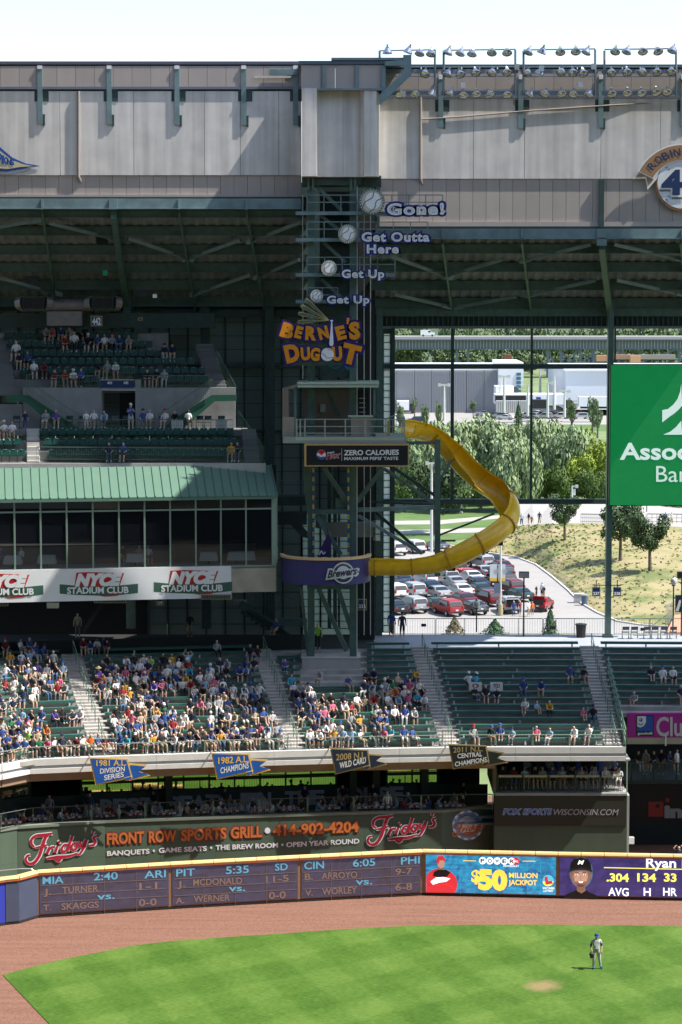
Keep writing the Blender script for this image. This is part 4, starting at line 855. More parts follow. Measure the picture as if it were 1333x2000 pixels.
# ------------------------------------------------------------------ roof canopies seen from below
def canopy(x0,x1,yf,yb,Yf,Yb,lab,raf,pur,slopes):
    t = E('roof_canopy',lab,'roof',P((x0 + x1) / 2,yb,Yb))
    def S(px,k):                      # k: 0 front edge, 1 back edge, in height along the slope
        a,b = P(px,yf,Yf),P(px,yb,Yb); return a,b
    a0,b0,a1,b1 = P(x0,yf,Yf),P(x0,yb,Yb),P(x1,yf,Yf),P(x1,yb,Yb)
    zf,zb = a0.z,b0.z
    def at(x,k,dz=0): return Vector((x,Yf + (Yb - Yf) * k,zf + (zb - zf) * k + dz))
    xl,xr = min(a0.x,b0.x) - .3,max(a1.x,b1.x) + .3
    n = int((xr - xl) / .17); mb = MB(); q = []
    for i in range(n + 1):
        x = xl + (xr - xl) * i / n; h = (0,0,.09,.09)[i % 4] + .30; q += [at(x,-.02,h),at(x,1.15,h)]
    mb.add(q,[(2 * i,2 * i + 1,2 * i + 3,2 * i + 2) for i in range(n)])
    mb.build('corrugated_deck',mat('corrugated_deck_grey',(.20,.225,.245),.6,var=.2,scale=1.5),t,kind='stuff')
    MB().hexa([at(xl,-.03,.42),at(xr,-.03,.42),at(xr,1.15,.42),at(xl,1.15,.42),at(xl,-.03,.5),at(xr,-.03,.5),at(xr,1.15,.5),at(xl,1.15,.5)]).build('roof_cover',STEELD,t)
    # k of a pixel row
    def kof(py):
        lo,hi = -.2,1.2
        for _ in range(24):
            m_ = (lo + hi) / 2
            if proj(at(0,m_))[1] < py: lo = m_
            else: hi = m_
        return lo
    for (ya,yb_) in pur:
        k = kof((ya + yb_) / 2); c = at(0,k); hh = abs(proj(c)[1] - ya) / F * c.y * 2
        mb = MB(); z = c.z; 
        mb.bb((xl,c.y - .03,z - hh / 2),(xr,c.y + .03,z + hh / 2)); mb.bb((xl,c.y - .14,z - hh / 2 - .03),(xr,c.y + .14,z - hh / 2)); mb.bb((xl,c.y - .14,z + hh / 2),(xr,c.y + .14,z + hh / 2 + .03))
        mb.build('purlin',STEEL,t)
    for (xa,xb,wd,dp) in raf:
        a,b = P(xa,yf,Yf - .1),P(xb,yb,Yb); a.z -= dp * .5; b.z -= dp * .5
        MB().beam(a,b,wd,dp).build('rafter',STEEL,t)
    for (xa,ya,xb,yb_) in slopes:
        ka,kb = kof(ya),kof(yb_); A = at(0,ka,-.25); B = at(0,kb,-.25); A.x = P(xa,ya,A.y).x; B.x = P(xb,yb_,B.y).x
        mb = MB().beam(A,B,.16,.22); d = (B - A).normalized(); mb.beam(B - d * .2,B + d * .5,.34,.3); mb.build('brace',STEELB,t)
    return t,at
CL,atL = canopy(-90,590,406,602,YW + .1,176.5,'left roof canopy with steel purlins and corrugated deck, above the upper seating deck',[(-50,-18,.12,.45),(83,113,.12,.45),(222,250,.34,.75),(350,384,.12,.45),(482,518,.12,.45)],[(409,424),(443,459),(479,496),(514,531),(548,565),(577,598)],
    [(95,428,218,458),(0,436,70,424),(250,458,365,497),(470,462,370,497),(585,428,495,462),(585,500,508,532),(490,530,385,566),(0,536,108,565)])
CR,atR = canopy(735,1425,466,606,YW + .1,173.0,'right roof canopy with steel purlins and corrugated deck, above the window opening',[(865,884,.12,.40),(1020,1039,.12,.40),(1176,1193,.36,.75),(1330,1345,.12,.4)],[(478,494),(513,530),(549,566),(583,599)],
    [(760,492,872,532),(985,498,880,530),(1155,470,1030,500),(1200,470,1325,498),(1165,540,1040,568),(1205,540,1325,566),(770,568,868,590),(1010,572,900,592)])
eb = E('eave_beam','deep blue green steel eave beam along the left roof edge under the concrete wall','beam',P(290,408,YW - .3))
MB().bb((X(-70),YW - .35,Zp(407)),(X(589),YW - .05,Zp(388))).build('web',STEELB,eb); MB().bb((X(-70),YW - .5,Zp(408) - .02),(X(589),YW + .1,Zp(407) - .003)).build('flange',STEELB,eb)
for x in (83,222,350,482): MB().bb((X(x) - .07 - (x == 222) * .2,YW - .48,Zp(410)),(X(x) + .07 + (x == 222) * .2,YW - .36,Zp(389))).build('stiffener',STEELB,eb)
eb = E('eave_beam','deep blue green steel eave beam along the right roof edge under the taupe panels','beam',P(1040,466,YW - .3))
MB().bb((X(735),YW - .35,Zp(465)),(X(1420),YW - .05,Zp(447))).build('web',STEELB,eb); MB().bb((X(735),YW - .5,Zp(466) - .02),(X(1420),YW + .1,Zp(465) - .003)).build('flange',STEELB,eb)
for x in (865,1020,1176,1333): MB().bb((X(x) - .07 - (x == 1176) * .25,YW - .50,Zp(468 + (x == 1176) * 12)),(X(x) + .07 + (x == 1176) * .25,YW - .36,Zp(448))).build('stiffener',STEELB,eb)
# unseen roof panel and truss, added and cut to shape the shade on the rows
rp = E('shade_roof_panel','unseen roof panel above the picture, shaped to cast the shade on the rows','roof',(40,165,58))
RE = [(9.83,153.5),(14.4,153.1),(18.6,151.8),(21.6,151.1),(25.5,150.1),(28.7,149),(30.2,148.6),(30.3,152.1),(34.1,152.4),(34.6,150),(39,149.3),(40.1,148.5),(44,148.1),(50,148.1),(75,148.1)]
MB().prism([Vector((x,y,60)) for x,y in RE + [(75,160.9),(4.3,160.9),(4.3,159.6),(14.8,159.0),(14.2,155.6),(17.6,155.4),(17.6,154.8),(9.83,154.8)]],UP * .4).build('roof_cover',STEELD,rp)
mb = MB()
for i in range(14):
    x = 12 + i * 4.4; y = lerpk(RE,x) ; y2 = lerpk(RE,x + 2.2); y3 = lerpk(RE,x + 4.4)
    mb.beam((x,y - 1,60.2),(x + 2.2,y2,60.2),.22,.3); mb.beam((x + 2.2,y2,60.2),(x + 4.4,y3 - 1,60.2),.22,.3); mb.beam((x,y - 1,60.2),(x + 4.4,y3 - 1,60.2),.25,.3)
mb.build('dapple_truss',STEEL,rp,kind='stuff')  # beams added to dapple the edge of the cast shade
for x in (60,74): MB().bb((x,172,-.1),(x + 1.2,174,60)).build('column',STEELD,rp)
# ------------------------------------------------------------------ left: glazed club, its roof and sign band
YC = 160.2
cl = E('stadium_club','glazed stadium club with a ribbed green roof, under the left upper seating deck','building',P(270,1165,YC))
ROOFG = mat('pale_green_metal_roof',(.125,.225,.165),.4,var=.06,scale=1.2,streak=.3); RIBG = mat('roof_rib_green',(.10,.19,.15),.5)
MUL = mat('mullion_green',(.24,.33,.27),.5)
cx0,cx1 = -75,540
def cY(px): return YC + (px - 270) * .0055          # the front recedes a little to the right
def cp(px,py,d=0.0): 
    Y = cY(px) + d; return P(px,py,Y)
def cz(py): return P(270,py,YC).z
zr0,zr1 = cz(972),cz(922) - .35
A0,A1 = cp(cx0,972,-.25),cp(cx1,961,-.25); A0.z = A1.z = zr0
B0,B1 = cp(cx0,924,2.6),cp(cx1 - 12,924,2.6); B0.z = B1.z = zr0 + 1.75
nrib = 36
for i in range(nrib):
    t0,t1 = i / nrib,(i + 1) / nrib
    def rp_(t,u): return A0.lerp(A1,t).lerp(B0.lerp(B1,t),u)
    q = [rp_(t0,0),rp_(t1,0),rp_(t1,1),rp_(t0,1)]
    e = (q[1] - q[0]).normalized() * .02
    MB().hexa([q[0] + e,q[1] - e,q[2] - e,q[3] + e] + [v + UP * .05 for v in (q[0] + e,q[1] - e,q[2] - e,q[3] + e)]).build('roof_panel',ROOFG,cl)
    MB().beam(q[0] + UP * .06,q[3] + UP * .06,.05,.12).build('roof_rib',RIBG,cl)
MB().beam(A0 + Vector((0,.02,-.1)),A1 + Vector((0,.02,-.1)),.12,.16).build('gutter',RIBG,cl)
MB().hexa([A1 + Vector((0,0,-.05)),A1 + Vector((.1,0,-.05)),B1 + Vector((.1,0,0)),B1,A1 + Vector((0,0,.03)),A1 + Vector((.1,0,.03)),B1 + Vector((.1,0,.1)),B1 + Vector((0,0,.1))]).build('verge',RIBG,cl)
zg0,zg1,zgt = cz(1110),cz(972) - .1,cz(997)
GLC = mat('club_glass',(.012,.014,.02),.03,0,spec=.9); GLC.node_tree.nodes['Principled BSDF'].inputs['Alpha'].default_value = .5
mxs = [-75,-25,29,80,131,182,233,283,333,383,432,481]
for a,b in zip(mxs,mxs[1:] + [531]):
    w_ = MB(); u,v = cp(a,1050),cp(b,1050); u.z = v.z = 0
    fo = MB().beam(u + UP * zg0,u + UP * zg1,.10,.12).beam(u + UP * zgt,v + UP * zgt,.09,.10).beam(u + UP * (zg0 + .02),v + UP * (zg0 + .02),.1,.1).build('window_frame',MUL,cl)
    for z0,z1 in ((zg0 + .06,zgt - .06),(zgt + .06,zg1 - .02)):
        tl = Vector((rnd.uniform(-.01,.01),rnd.uniform(-.015,.015),0))
        MB().add([u + UP * z0 + Vector((.05,.03,0)),v + UP * z0 + Vector((-.05,.03,0)),v + UP * z1 + Vector((-.05,.03,0)) + tl,u + UP * z1 + Vector((.05,.03,0)) + tl],[(0,1,2,3)]).build('pane',GLC,fo)
ev = cp(531,1050); ev2 = cp(540,1050); MB().hexa([Vector((x,y,z)) for z in (zg0,zg1) for x,y in ((ev.x,ev.y - .05),(ev2.x,ev2.y - .05),(ev2.x,ev2.y + 4),(ev.x,ev.y + 4))]).build('end_post',MUL,cl)
a,b = cp(-75,1140),cp(540,1140)
def boxb(p,q,z0,z1,th,nm,m_,par,off=0.0):
    n = plane2(p,q)[1]; c = [p + n * off,q + n * off,q - n * th,p - n * th]
    return MB().hexa([Vector((v.x,v.y,z0)) for v in c] + [Vector((v.x,v.y,z1)) for v in c]).build(nm,m_,par)
zb0,zb1 = cz(1161),cz(1111)
boxb(a,b,zb0,zb1,5.5,'concrete_band',mat('tan_concrete',(.42,.37,.30),.85,var=.15,scale=1),cl)
boxb(cp(-75,1140),b,zg0 - .12,zg0,5.2,'floor_slab',CONCD,cl)
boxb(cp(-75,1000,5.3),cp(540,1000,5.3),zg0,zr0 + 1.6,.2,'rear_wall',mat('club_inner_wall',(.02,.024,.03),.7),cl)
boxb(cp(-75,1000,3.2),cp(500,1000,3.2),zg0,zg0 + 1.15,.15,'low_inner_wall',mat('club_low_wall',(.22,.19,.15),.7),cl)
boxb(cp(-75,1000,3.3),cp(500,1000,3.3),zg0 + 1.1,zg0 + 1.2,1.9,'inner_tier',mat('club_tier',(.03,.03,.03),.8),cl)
# white sign band with the club's name
sb = E('club_sign_band','long white sign band with red and green club lettering, below the club windows','sign',cp(200,1168,-.1))
a,b = cp(-75,1140,-.12),cp(452,1140,-.12); zs0_,zs1_ = cz(1171),cz(1108.5)
MB().hexa([Vector((v.x,v.y,z)) for z in (zs0_,zs1_) for v in (a,b,b + Vector((0,.1,0)),a + Vector((0,.1,0)))]).build('white_panel',mat('sign_panel_white',(.78,.79,.80),.5,var=.03),sb)
ps_ = plane2(a,b); NR = mat('sign_bright_red',(.52,.015,.02),.45); NG = mat('sign_forest_green',(.045,.12,.085),.5)
for dx,dy in ((-185,3),(0,0),(184,-4)):
    poly(ps_,[(117 + dx,1141 + dy),(150 + dx,1144 + dy),(195 + dx,1145 + dy),(235 + dx,1143.5 + dy),(270 + dx,1140 + dy),(270 + dx,1158 + dy),(235 + dx,1162 + dy),(193 + dx,1163.5 + dy),(150 + dx,1162 + dy),(117 + dx,1159.5 + dy)],NG,sb,'green_swoosh',off=.01)
    poly(ps_,[(150 + dx,1118.5 + dy),(176 + dx,1117.5 + dy),(243 + dx,1119.5 + dy),(234 + dx,1144 + dy),(190 + dx,1145.5 + dy),(146 + dx,1144 + dy)],NR,sb,'red_block',off=.02)
    poly(ps_,[(195 + dx,1163.5 + dy),(233 + dx,1160.5 + dy),(231 + dx,1163.5 + dy),(205 + dx,1165.5 + dy)],NR,sb,'red_tail',off=.02)
    text('NYCE',ps_,(150 + dx,1143.5 + dy),(236 + dx,1142 + dy),22,WHITE,sb,.05,.085,shear=.28,space=1.05)
    text('STADIUM CLUB',ps_,(132 + dx,1159.5 + dy),(251 + dx,1158 + dy),12.5,WHITE,sb,.05,.035)
# diners and tables in the club are added with the people; vents and fixtures below the band
for i,(x0,x1,y0,y1) in enumerate(((-10,16,1174,1184),(184,246,1168,1178),(393,453,1161,1171))):
    t = E('vent_grille','small slatted vent grille under the white sign band, %s from the left' % ORD[i],'vent',P((x0 + x1) / 2,y1,160.8),'vent grilles under the club')
    u,v = P(x0,y1,160.6),P(x1,y0,160.6); MB().bb((u.x,160.6,u.z),(v.x,160.9,v.z)).build('frame',mat('grille_tan',(.30,.28,.22),.6),t)
    for k in range(int((x1 - x0) / 3.4)): xx = u.x + .08 + k * .108; MB().bb((xx,160.57,u.z + .05),(xx + .055,160.62,v.z - .06)).build('slot',BLACK,t)
MB().box(P(104,1182,160.5),(.75,.4,.35)).thing('floodlight_box',mat('white_box',(.6,.6,.55),.5),'pale box lamp hung under the white sign band, near the far left aisle','lamp')
def placard(x0,y0,x1,y1,num,Y,lab,hp=8):
    t = E('section_sign',lab,'sign',P((x0 + x1) / 2,y1,Y),'section number signs'); u,v = P(x0,y1,Y),P(x1,y0,Y)
    MB().bb((u.x,Y,u.z),(v.x,Y + .08,v.z)).build('gold_border',mat('sign_gold_border',(.45,.36,.2),.5),t); MB().bb((u.x + .05,Y - .02,u.z + .05),(v.x - .05,Y + .02,v.z - .05)).build('navy_face',mat('sign_navy_face',(.015,.045,.15),.5),t)
    if num: w_ = (x1 - x0) * .36; text(num,PLY(Y - .02),((x0 + x1) / 2 - w_,(y0 + y1) / 2 + hp * .5 + (0 if hp > 8 else 3)),((x0 + x1) / 2 + w_,(y0 + y1) / 2 + hp * .5 + (0 if hp > 8 else 3)),hp,WSG,t,.02,.04)
    MB().bb(((u.x + v.x) / 2 - .03,Y + .02,v.z),((u.x + v.x) / 2 + .03,Y + .06,v.z + .5)).build('hanger',STEELD,t)
placard(305,1165,320,1183,'235',163,'small navy section sign 235 hung below the club sign band',6)
placard(699,1170,717,1192,'236',164.6,'small navy section sign 236 on the slide tower below the purple barrel',7)
placard(178,617,200,637,'442',171.5,'navy section sign 442 above the upper seating deck',14)
placard(270,620,279,626,'',171.5,'tiny blue notice on the dark beam right of sign 442',4)
placard(1157,1147,1173,1165,'237',171.0,'navy section sign 237 hung left of the big dark column',6)
placard(1198,1147,1214,1165,'238',171.0,'navy section sign 238 hung right of the big dark column',6)

# ------------------------------------------------------------------ left: upper seating deck
UM = mat('upper_deck_concrete',(.20,.20,.20),.9,var=.1,scale=1.2,streak=.3)
GRN = mat('stringer_green',(.035,.14,.085),.5)
ud = E('upper_seating_deck','upper seating deck with concrete risers, portal wall and green stair stringers, top left','stand',P(250,920,163.5))
xl = -26.0
def xr(px,Y): return P(px,800,Y).x
# front parapet
y0 = 163.4; zf = P(250,922,y0).z; zt_ = P(250,905,y0).z
MB().bb((xl,y0,zf - .9),(xr(519,y0),y0 + .3,zt_)).build('front_parapet',CONCL,ud)
lowr = []
zrow = [P(250,903,163.9).z,P(250,881,164.8).z,P(250,861,165.7).z]
for i,z in enumerate(zrow):
    Yr = 163.7 + .9 * i; lowr.append((Yr,z)); MB().bb((xl,Yr,z - 3),(xr(462 + 8 * (2 - i),Yr),Yr + .92,z)).build('riser_step',UM,ud)
zw = P(250,841,166.4).z; Yw = 166.4
MB().bb((xl,Yw,zw - .35),(xr(480,Yw),Yw + 3.2,zw)).build('walkway',UM,ud)
MB().bb((xr(70,Yw),Yw - .06,zw - .30),(xr(455,Yw),Yw - .005,zw - .02)).build('green_edge',GRN,ud)
Yp = 169.4; zp0,zp1 = zw,P(250,757,Yp).z
for a,b in ((46,198),(275,460)): MB().bb((xr(a,Yp),Yp,zp0),(xr(b,Yp),Yp + .3,zp1)).build('portal_wall',CONCD,ud)
MB().bb((xl,Yp,zp0),(xr(44,Yp),Yp + .3,P(250,790,Yp).z)).build('portal_wall',CONCD,ud)
MB().bb((xr(265,Yp),Yp - .02,zp0),(xr(276,Yp),Yp + 2.2,P(250,742,Yp).z)).build('portal_cheek',CONCD,ud); MB().bb((xr(195,Yp),Yp - .02,zp0),(xr(199,Yp),Yp + 2.2,P(250,742,Yp).z)).build('portal_cheek',CONCD,ud)
MB().bb((xr(199,Yp),Yp + .0,P(250,763,Yp).z),(xr(265,Yp),Yp + .2,P(250,756,Yp).z)).build('portal_lintel',mat('lintel_pale',(.5,.5,.48),.6),ud)
MB().bb((xr(234,Yp + 2),Yp + 2,zp0),(xr(266,Yp + 2),Yp + 2.1,zp1)).build('doorway',BLACK,ud)
ug = mat('portal_grille',(.14,.17,.15),.6); MB().bb((xr(199,Yp + 2),Yp + 2,zp0),(xr(233,Yp + 2),Yp + 2.1,zp1)).build('grille_wall',ug,ud)
for k in range(9): z = zp0 + .2 + k * .28; MB().bb((xr(199,Yp + 1.9),Yp + 1.9,z),(xr(228,Yp + 1.9),Yp + 1.95,z + .03)).build('grille_bar',STEELD,ud)
sg = E('portal_sign','blue double sign reading 441 and 442 above the upper deck doorway','sign',P(230,757,Yp - .1)); ppl = PLY(Yp - .12)
MB().bb((xr(197,Yp),Yp - .12,P(250,757,Yp).z),(xr(263,Yp),Yp + .05,P(250,743,Yp).z)).build('blue_face',mat('sign_navy_face',(.015,.045,.15),.5),sg); MB().bb((xr(197,Yp),Yp - .13,P(250,743,Yp).z),(xr(263,Yp),Yp + .05,P(250,740.5,Yp).z)).build('gold_border',MATS['sign_gold_border'],sg)
text('441',ppl,(210,750),(219,750),5,WSG,sg,.02,.04); text('442',ppl,(242,750),(251,750),5,WSG,sg,.02,.04)
# upper rows
upr = []
rowpx = [(743,40,411),(727,28,403),(709,24,381),(693,20,349),(675,14,300),(658,8,272)]
for i,(py,a,b) in enumerate(rowpx):
    Yr = 169.75 + .85 * i; z = P(250,py + 14,Yr + .4).z; upr.append((Yr,z,a,b))
    if i == 0: 
        for u,v in ((30,196),(276,420)): MB().bb((xr(u,Yr),Yr,z - .5),(xr(v,Yr),Yr + .87,z)).build('riser_step',UM,ud)
    else: MB().bb((xl,Yr,z - .9),(xr(b + 14,Yr),Yr + .87,z)).build('riser_step',UM,ud)
Yt = 169.75 + .85 * 6; zt6 = upr[-1][1]
MB().bb((xl,Yt,zt6 - 1),(xr(330,Yt),Yt + .25,zt6 + .75)).build('rear_wall',CONCD,ud)
# right outer stairs of the deck and its side wall
for k in range(14): 
    u = k / 13; Yr = 169.6 + u * 4.6; z = zp1 - .3 + u * 3.1; px0 = 411 - u * 30
    MB().bb((xr(px0 + 2,Yr),Yr,z - .6),(xr(px0 + 36,Yr),Yr + .36,z)).build('step',UM,ud)
for k in range(8): u = k / 7; Yr = 163.7 + u * 2.6; z = zrow[0] + .1 + u * (zw - zrow[0]); MB().bb((xr(478 - 6 * u,Yr),Yr,z - .6),(xr(508 - 8 * u,Yr),Yr + .38,z)).build('step',UM,ud)
def stringer(pts,th,nm): MB().prism([P(x,y,Yp - .9) for x,y in pts],Vector((0,th,0))).build(nm,GRN,ud)
stringer([(12,772),(58,772),(155,838),(155,843),(116,843),(52,786),(12,784)],.12,'stair_stringer')
stringer([(462,771),(414,771),(350,812),(310,842),(352,842),(420,784),(462,783)],.12,'stair_stringer')
def railing(pts,h,Y,lab,sp=5,lean=0.0,col=None):
    t = E('stair_railing',lab,'railing',P(pts[0][0],pts[0][1],Y),'green stair railings of the upper deck'); mb = MB(); q = [P(x,y,Y) for x,y in pts]
    for a,b in zip(q,q[1:]): mb.beam(a + UP * h,b + UP * h,.05,.05); mb.beam(a + UP * .12,b + UP * .12,.03,.03); mb.beam(a + UP * h * .5,b + UP * h * .5,.02,.02)
    mb.build('rail',col or RAILG,t); mb = MB()
    for a,b in zip(q,q[1:]):
        n = max(2,int((b - a).length / .16))
        for k in range(n + 1): p = a.lerp(b,k / n); mb.beam(p,p + UP * h,.016,.016,up=Vector((0,1,0)))
    mb.build('baluster',RAILG,t,kind='stuff')
railing([(52,772),(155,840)],1.0,Yp - 1.0,'green sloping railing of the left portal stairs')
railing([(70,758),(52,758),(52,771)],.9,Yp - .3,'short green railing at the head of the left portal stairs')
railing([(414,770),(310,840)],1.0,Yp - 1.0,'green sloping railing of the right portal stairs')
railing([(423,712),(462,785)],1.0,171.5,'green raking railing along the right side of the upper rows')
railing([(466,832),(516,905)],1.0,164.5,'green raking railing along the right side of the lower rows')
railing([(72,900),(515,903)],.9,163.55,'green tube railing along the front of the upper deck')
railing([(78,842),(128,842)],.9,166.5,'short green railing on the walkway beside the boy')
railing([(135,842),(455,842)],.75,166.5,'long green railing along the walkway before the folding chairs')
railing([(102,757),(195,757)],.8,Yp - .05,'green railing above the left portal wall')
railing([(197,740),(263,740)],.8,Yp + .1,'green railing above the portal sign')
railing([(276,757),(411,757)],.8,Yp - .05,'green railing above the right portal wall')
# seats
SEATM = mat('dark_green_plastic_seat',(.018,.085,.068),.35); mb = MB()
mb.hexa([Vector(v) for v in ((-.22,-.22,.40),(.22,-.22,.40),(.20,.20,.36),(-.20,.20,.36),(-.22,-.22,.45),(.22,-.22,.45),(.20,.20,.41),(-.20,.20,.41))])
mb.hexa([Vector(v) for v in ((-.22,.18,.38),(.22,.18,.38),(.22,.24,.38),(-.22,.24,.38),(-.23,.26,.80),(.23,.26,.80),(.21,.31,.82),(-.21,.31,.82))])
mb.box((-.25,.02,.5),(.04,.38,.05)); mb.box((-.25,.1,.25),(.04,.1,.5))
seat_me = mb.mesh('stadium_seat',SEATM); TAG_ME = MB().box((0,.235,.80),(.09,.03,.03)).mesh('t',mat('seat_number_plate',(.65,.68,.68),.4))
def seats(n_,Y,z,px0,px1,sp,lab,grp):
    n = int(round((px1 - px0) / sp)); 
    for k in range(n):
        px = px0 + (px1 - px0) * (k + .5) / n; x = P(px,800,Y + .3).x
        t = E('spectator_chair','%s, %s seat from its left end' % (lab,ORD[k]),'chair',(x,Y + .42,z),grp); inst(seat_me,'seat_shell',t); inst(TAG_ME,'number_plate',t)
UPN = ['front row','second row','third row','fourth row','fifth row','top row']
for i,(Yr,z,a,b) in enumerate(upr):
    if i == 0: seats(0,Yr,z,110,192,16.3,'green plastic seat, front row left of the portal sign','green seats of the upper rows'); seats(0,Yr,z,279,408,16.2,'green plastic seat, front row right of the portal sign','green seats of the upper rows')
    else: seats(0,Yr,z,a + (12 if i < 4 else 0),b,16.2,'green plastic seat, %s of the upper rows' % UPN[i],'green seats of the upper rows')
for i,((Yr,z),(a,b)) in enumerate(zip(lowr,((92,475),(84,465),(78,458)))):
    seats(0,Yr,z,a,b,17,'green plastic seat, %s below the walkway' % UPN[i],'green seats of the lower rows')
    if i < 2: seats(0,Yr,z,-30,42 + 6 * (1 - i),16,'green plastic seat left of the lower stairs, %s' % UPN[i],'green seats of the lower rows')
for k in range(8): Yr = 163.8 + k * .36; z = zrow[0] + .12 + (zw - zrow[0]) * k / 7; MB().bb((xr(52,Yr),Yr,z - .5),(xr(76,Yr),Yr + .38,z)).build('step',CONCL,ud)
for k in range(16): Yr = 169.8 + k * .32; z = zp1 + .05 + k * .21; MB().bb((xr(-40,Yr),Yr,z - .6),(xr(18 - .6 * k + 12,Yr),Yr + .34,z)).build('step',UM,ud)
MB().bb((xr(50,167.5),167.5,zrow[0]),(xr(53,167.5),167.6,zrow[0] + .95)).thing('rail_post',RAILG,'thin green post beside the lower left stairs of the upper deck','post')
# folding chairs on the walkway and on the right concourse
mb = MB(); FCM = mat('folding_chair_dark',(.03,.05,.05),.4)
mb.box((0,0,.45),(.42,.40,.04)); mb.hexa([Vector(v) for v in ((-.21,.2,.62),(.21,.2,.62),(.21,.23,.62),(-.21,.23,.62),(-.21,.27,.86),(.21,.27,.86),(.21,.30,.86),(-.21,.30,.86))])
for sx in (-.22,.22): mb.beam((sx,-.2,0),(sx,.27,.86),.03,.03); mb.beam((sx,.25,0),(sx,-.15,.47),.03,.03)
fc_me = mb.mesh('fc',FCM)
for i,px in enumerate((32,85,113,135,160,182,208,226,247,296,318,345,368,390,406,432)):
    x = P(px,842,168.4).x; inst(fc_me,'folding_chair',None,(x,168.5,zw),rnd.uniform(-.15,.15))

fcs = [o for o in COL.objects if o.name.startswith('folding_chair')]
for i,o in enumerate(fcs): tag(o,'dark folding chair on the upper deck walkway, %s from the left' % ORD[i],'chair','folding chairs on the upper deck walkway')
# white carts on the walkway
for px,lab in ((347,'white utility box on the upper deck walkway, left of the man in pale shirt'),(433,'white utility box at the right end of the upper deck walkway')):
    x = P(px,842,167.6).x; t = E('utility_box',lab,'box',(x,167.6,zw),'white boxes on the walkway'); MB().box((x,167.6,zw + .33),(.72,.4,.62)).build('body',mat('off_white_box',(.6,.6,.56),.6),t); MB().box((x,167.6,zw + .655),(.76,.44,.03)).build('lid',CONCL,t); MB().box((x,167.38,zw + .33),(.02,.02,.56)).build('seam',GALV,t)
# round air duct units under the roof
dt = E('air_duct','ribbed cylindrical air duct with two square louvre units, top left below the roof','duct',P(130,607,172.5)); DM = mat('duct_metal',(.28,.25,.26),.45,.3,var=.15,scale=2)
a,b = P(40,596,172.8),P(233,596,172.8); 
MB().tube(a,b,.42,16).build('duct_pipe',DM,dt)
for k in range(14): p = a.lerp(b,(k + .5) / 14); MB().tube(p,p + Vector((.05,0,0)),.45,16).build('duct_ring',DM,dt)
for px in (67,202):
    c = P(px,592,172.2); fo = MB().box(c,(1.45,.9,.85)).build('louvre_unit',STEELD,dt)
    for k in (-1,1): MB().box(c + Vector((.35 * k,-.47,0)),(.62,.05,.68)).build('louvre',BLACK,fo)
    for sx in (-1,1): MB().tube(c + Vector((.72 * sx,.1,0)),c + Vector((1.15 * sx,.3,-.05)),.5,12,r2=.42).build('reducer',DM,dt)
MB().bb((P(92,630,172.5).x,172.5,P(92,636,172.5).z),(P(160,600,172.5).x,173.2,P(160,608,172.5).z)).build('duct_drop',DM,dt)
MB().box(P(206,533,167),(.3,.2,.36)).thing('exit_light',mat('green_light_box',(.01,.25,.10),.5),'small green box hanging under the left roof canopy','lamp')
for i,(x,y) in enumerate(((200,470),(65,545),(280,572))): 
    t = E('speaker',['dark loudspeaker box under the left roof canopy near the big rafter','dark loudspeaker box low under the left roof canopy','dark loudspeaker box below the big rafter, right'][i],'loudspeaker',P(x,y + 6,168),'loudspeakers under the roof'); MB().box(P(x,y,168),(.75,.5,.42)).build('cabinet',BLACK,t); MB().box(P(x,y - 8,168),(.08,.08,.4)).build('hanger',STEELD,t); MB().box(P(x,y + 1,167.73),(.65,.03,.3)).build('grille',DARK,t)
MB().box(P(303,578,168),(.25,.5,.25)).thing('camera',WHITE,'small white security camera under the left roof canopy','camera')
# ------------------------------------------------------------------ back wall with translucent panels, window opening, big columns
def translucent(name,col,tr):
    m = bpy.data.materials.new(name); m.use_nodes = True; t = m.node_tree; b = t.nodes['Principled BSDF']; b.inputs['Base Color'].default_value = (*col,1); b.inputs['Roughness'].default_value = .6
    ts = t.nodes.new('ShaderNodeBsdfTranslucent'); ts.inputs[0].default_value = (*[min(1,c * 1.4) for c in col],1); mx = t.nodes.new('ShaderNodeMixShader'); mx.inputs[0].default_value = tr
    t.links.new(b.outputs[0],mx.inputs[1]); t.links.new(ts.outputs[0],mx.inputs[2]); t.links.new(mx.outputs[0],t.nodes['Material Output'].inputs[0]); return m
TP = translucent('translucent_panel_grey',(.20,.24,.23),.25); TPB = translucent('translucent_panel_white',(.92,.93,.92),.95)
bw = E('back_wall','tall back wall of grey translucent panels in a dark grid, behind the left decks and slide tower','wall',(-10,177,12))
def wallpanels(px0,px1,py0,py1,Y,wpx,hpx,m_,par,nm='translucent_panel'):
    nx = max(1,round((px1 - px0) / wpx)); ny = max(1,round((py1 - py0) / hpx))
    for i in range(nx):
        for j in range(ny):
            a,b = P(px0 + (px1 - px0) * i / nx,py0 + (py1 - py0) * (j + 1) / ny,Y),P(px0 + (px1 - px0) * (i + 1) / nx,py0 + (py1 - py0) * j / ny,Y)
            MB().bb((a.x + .03,Y,a.z + .02),(b.x - .03,Y + .06,b.z - .02)).build(nm,m_,par)
    mb = MB()
    for i in range(nx + 1): x = P(px0 + (px1 - px0) * i / nx,py0,Y).x; mb.bb((x - .06,Y - .12,P(px0,py1,Y).z),(x + .06,Y + .1,P(px0,py0,Y).z))
    for j in range(ny + 1): z = P(px0,py0 + (py1 - py0) * j / ny,Y).z; mb.bb((P(px0,py0,Y).x,Y - .04,z - .02),(P(px1,py0,Y).x,Y + .04,z + .02))
    mb.build('mullion_grid',STEELD,par,kind='stuff')
wallpanels(-75,735,603,1000,177,36,27,TP,bw)
wallpanels(290,590,1000,1250,176.9,36,30,TP,bw)
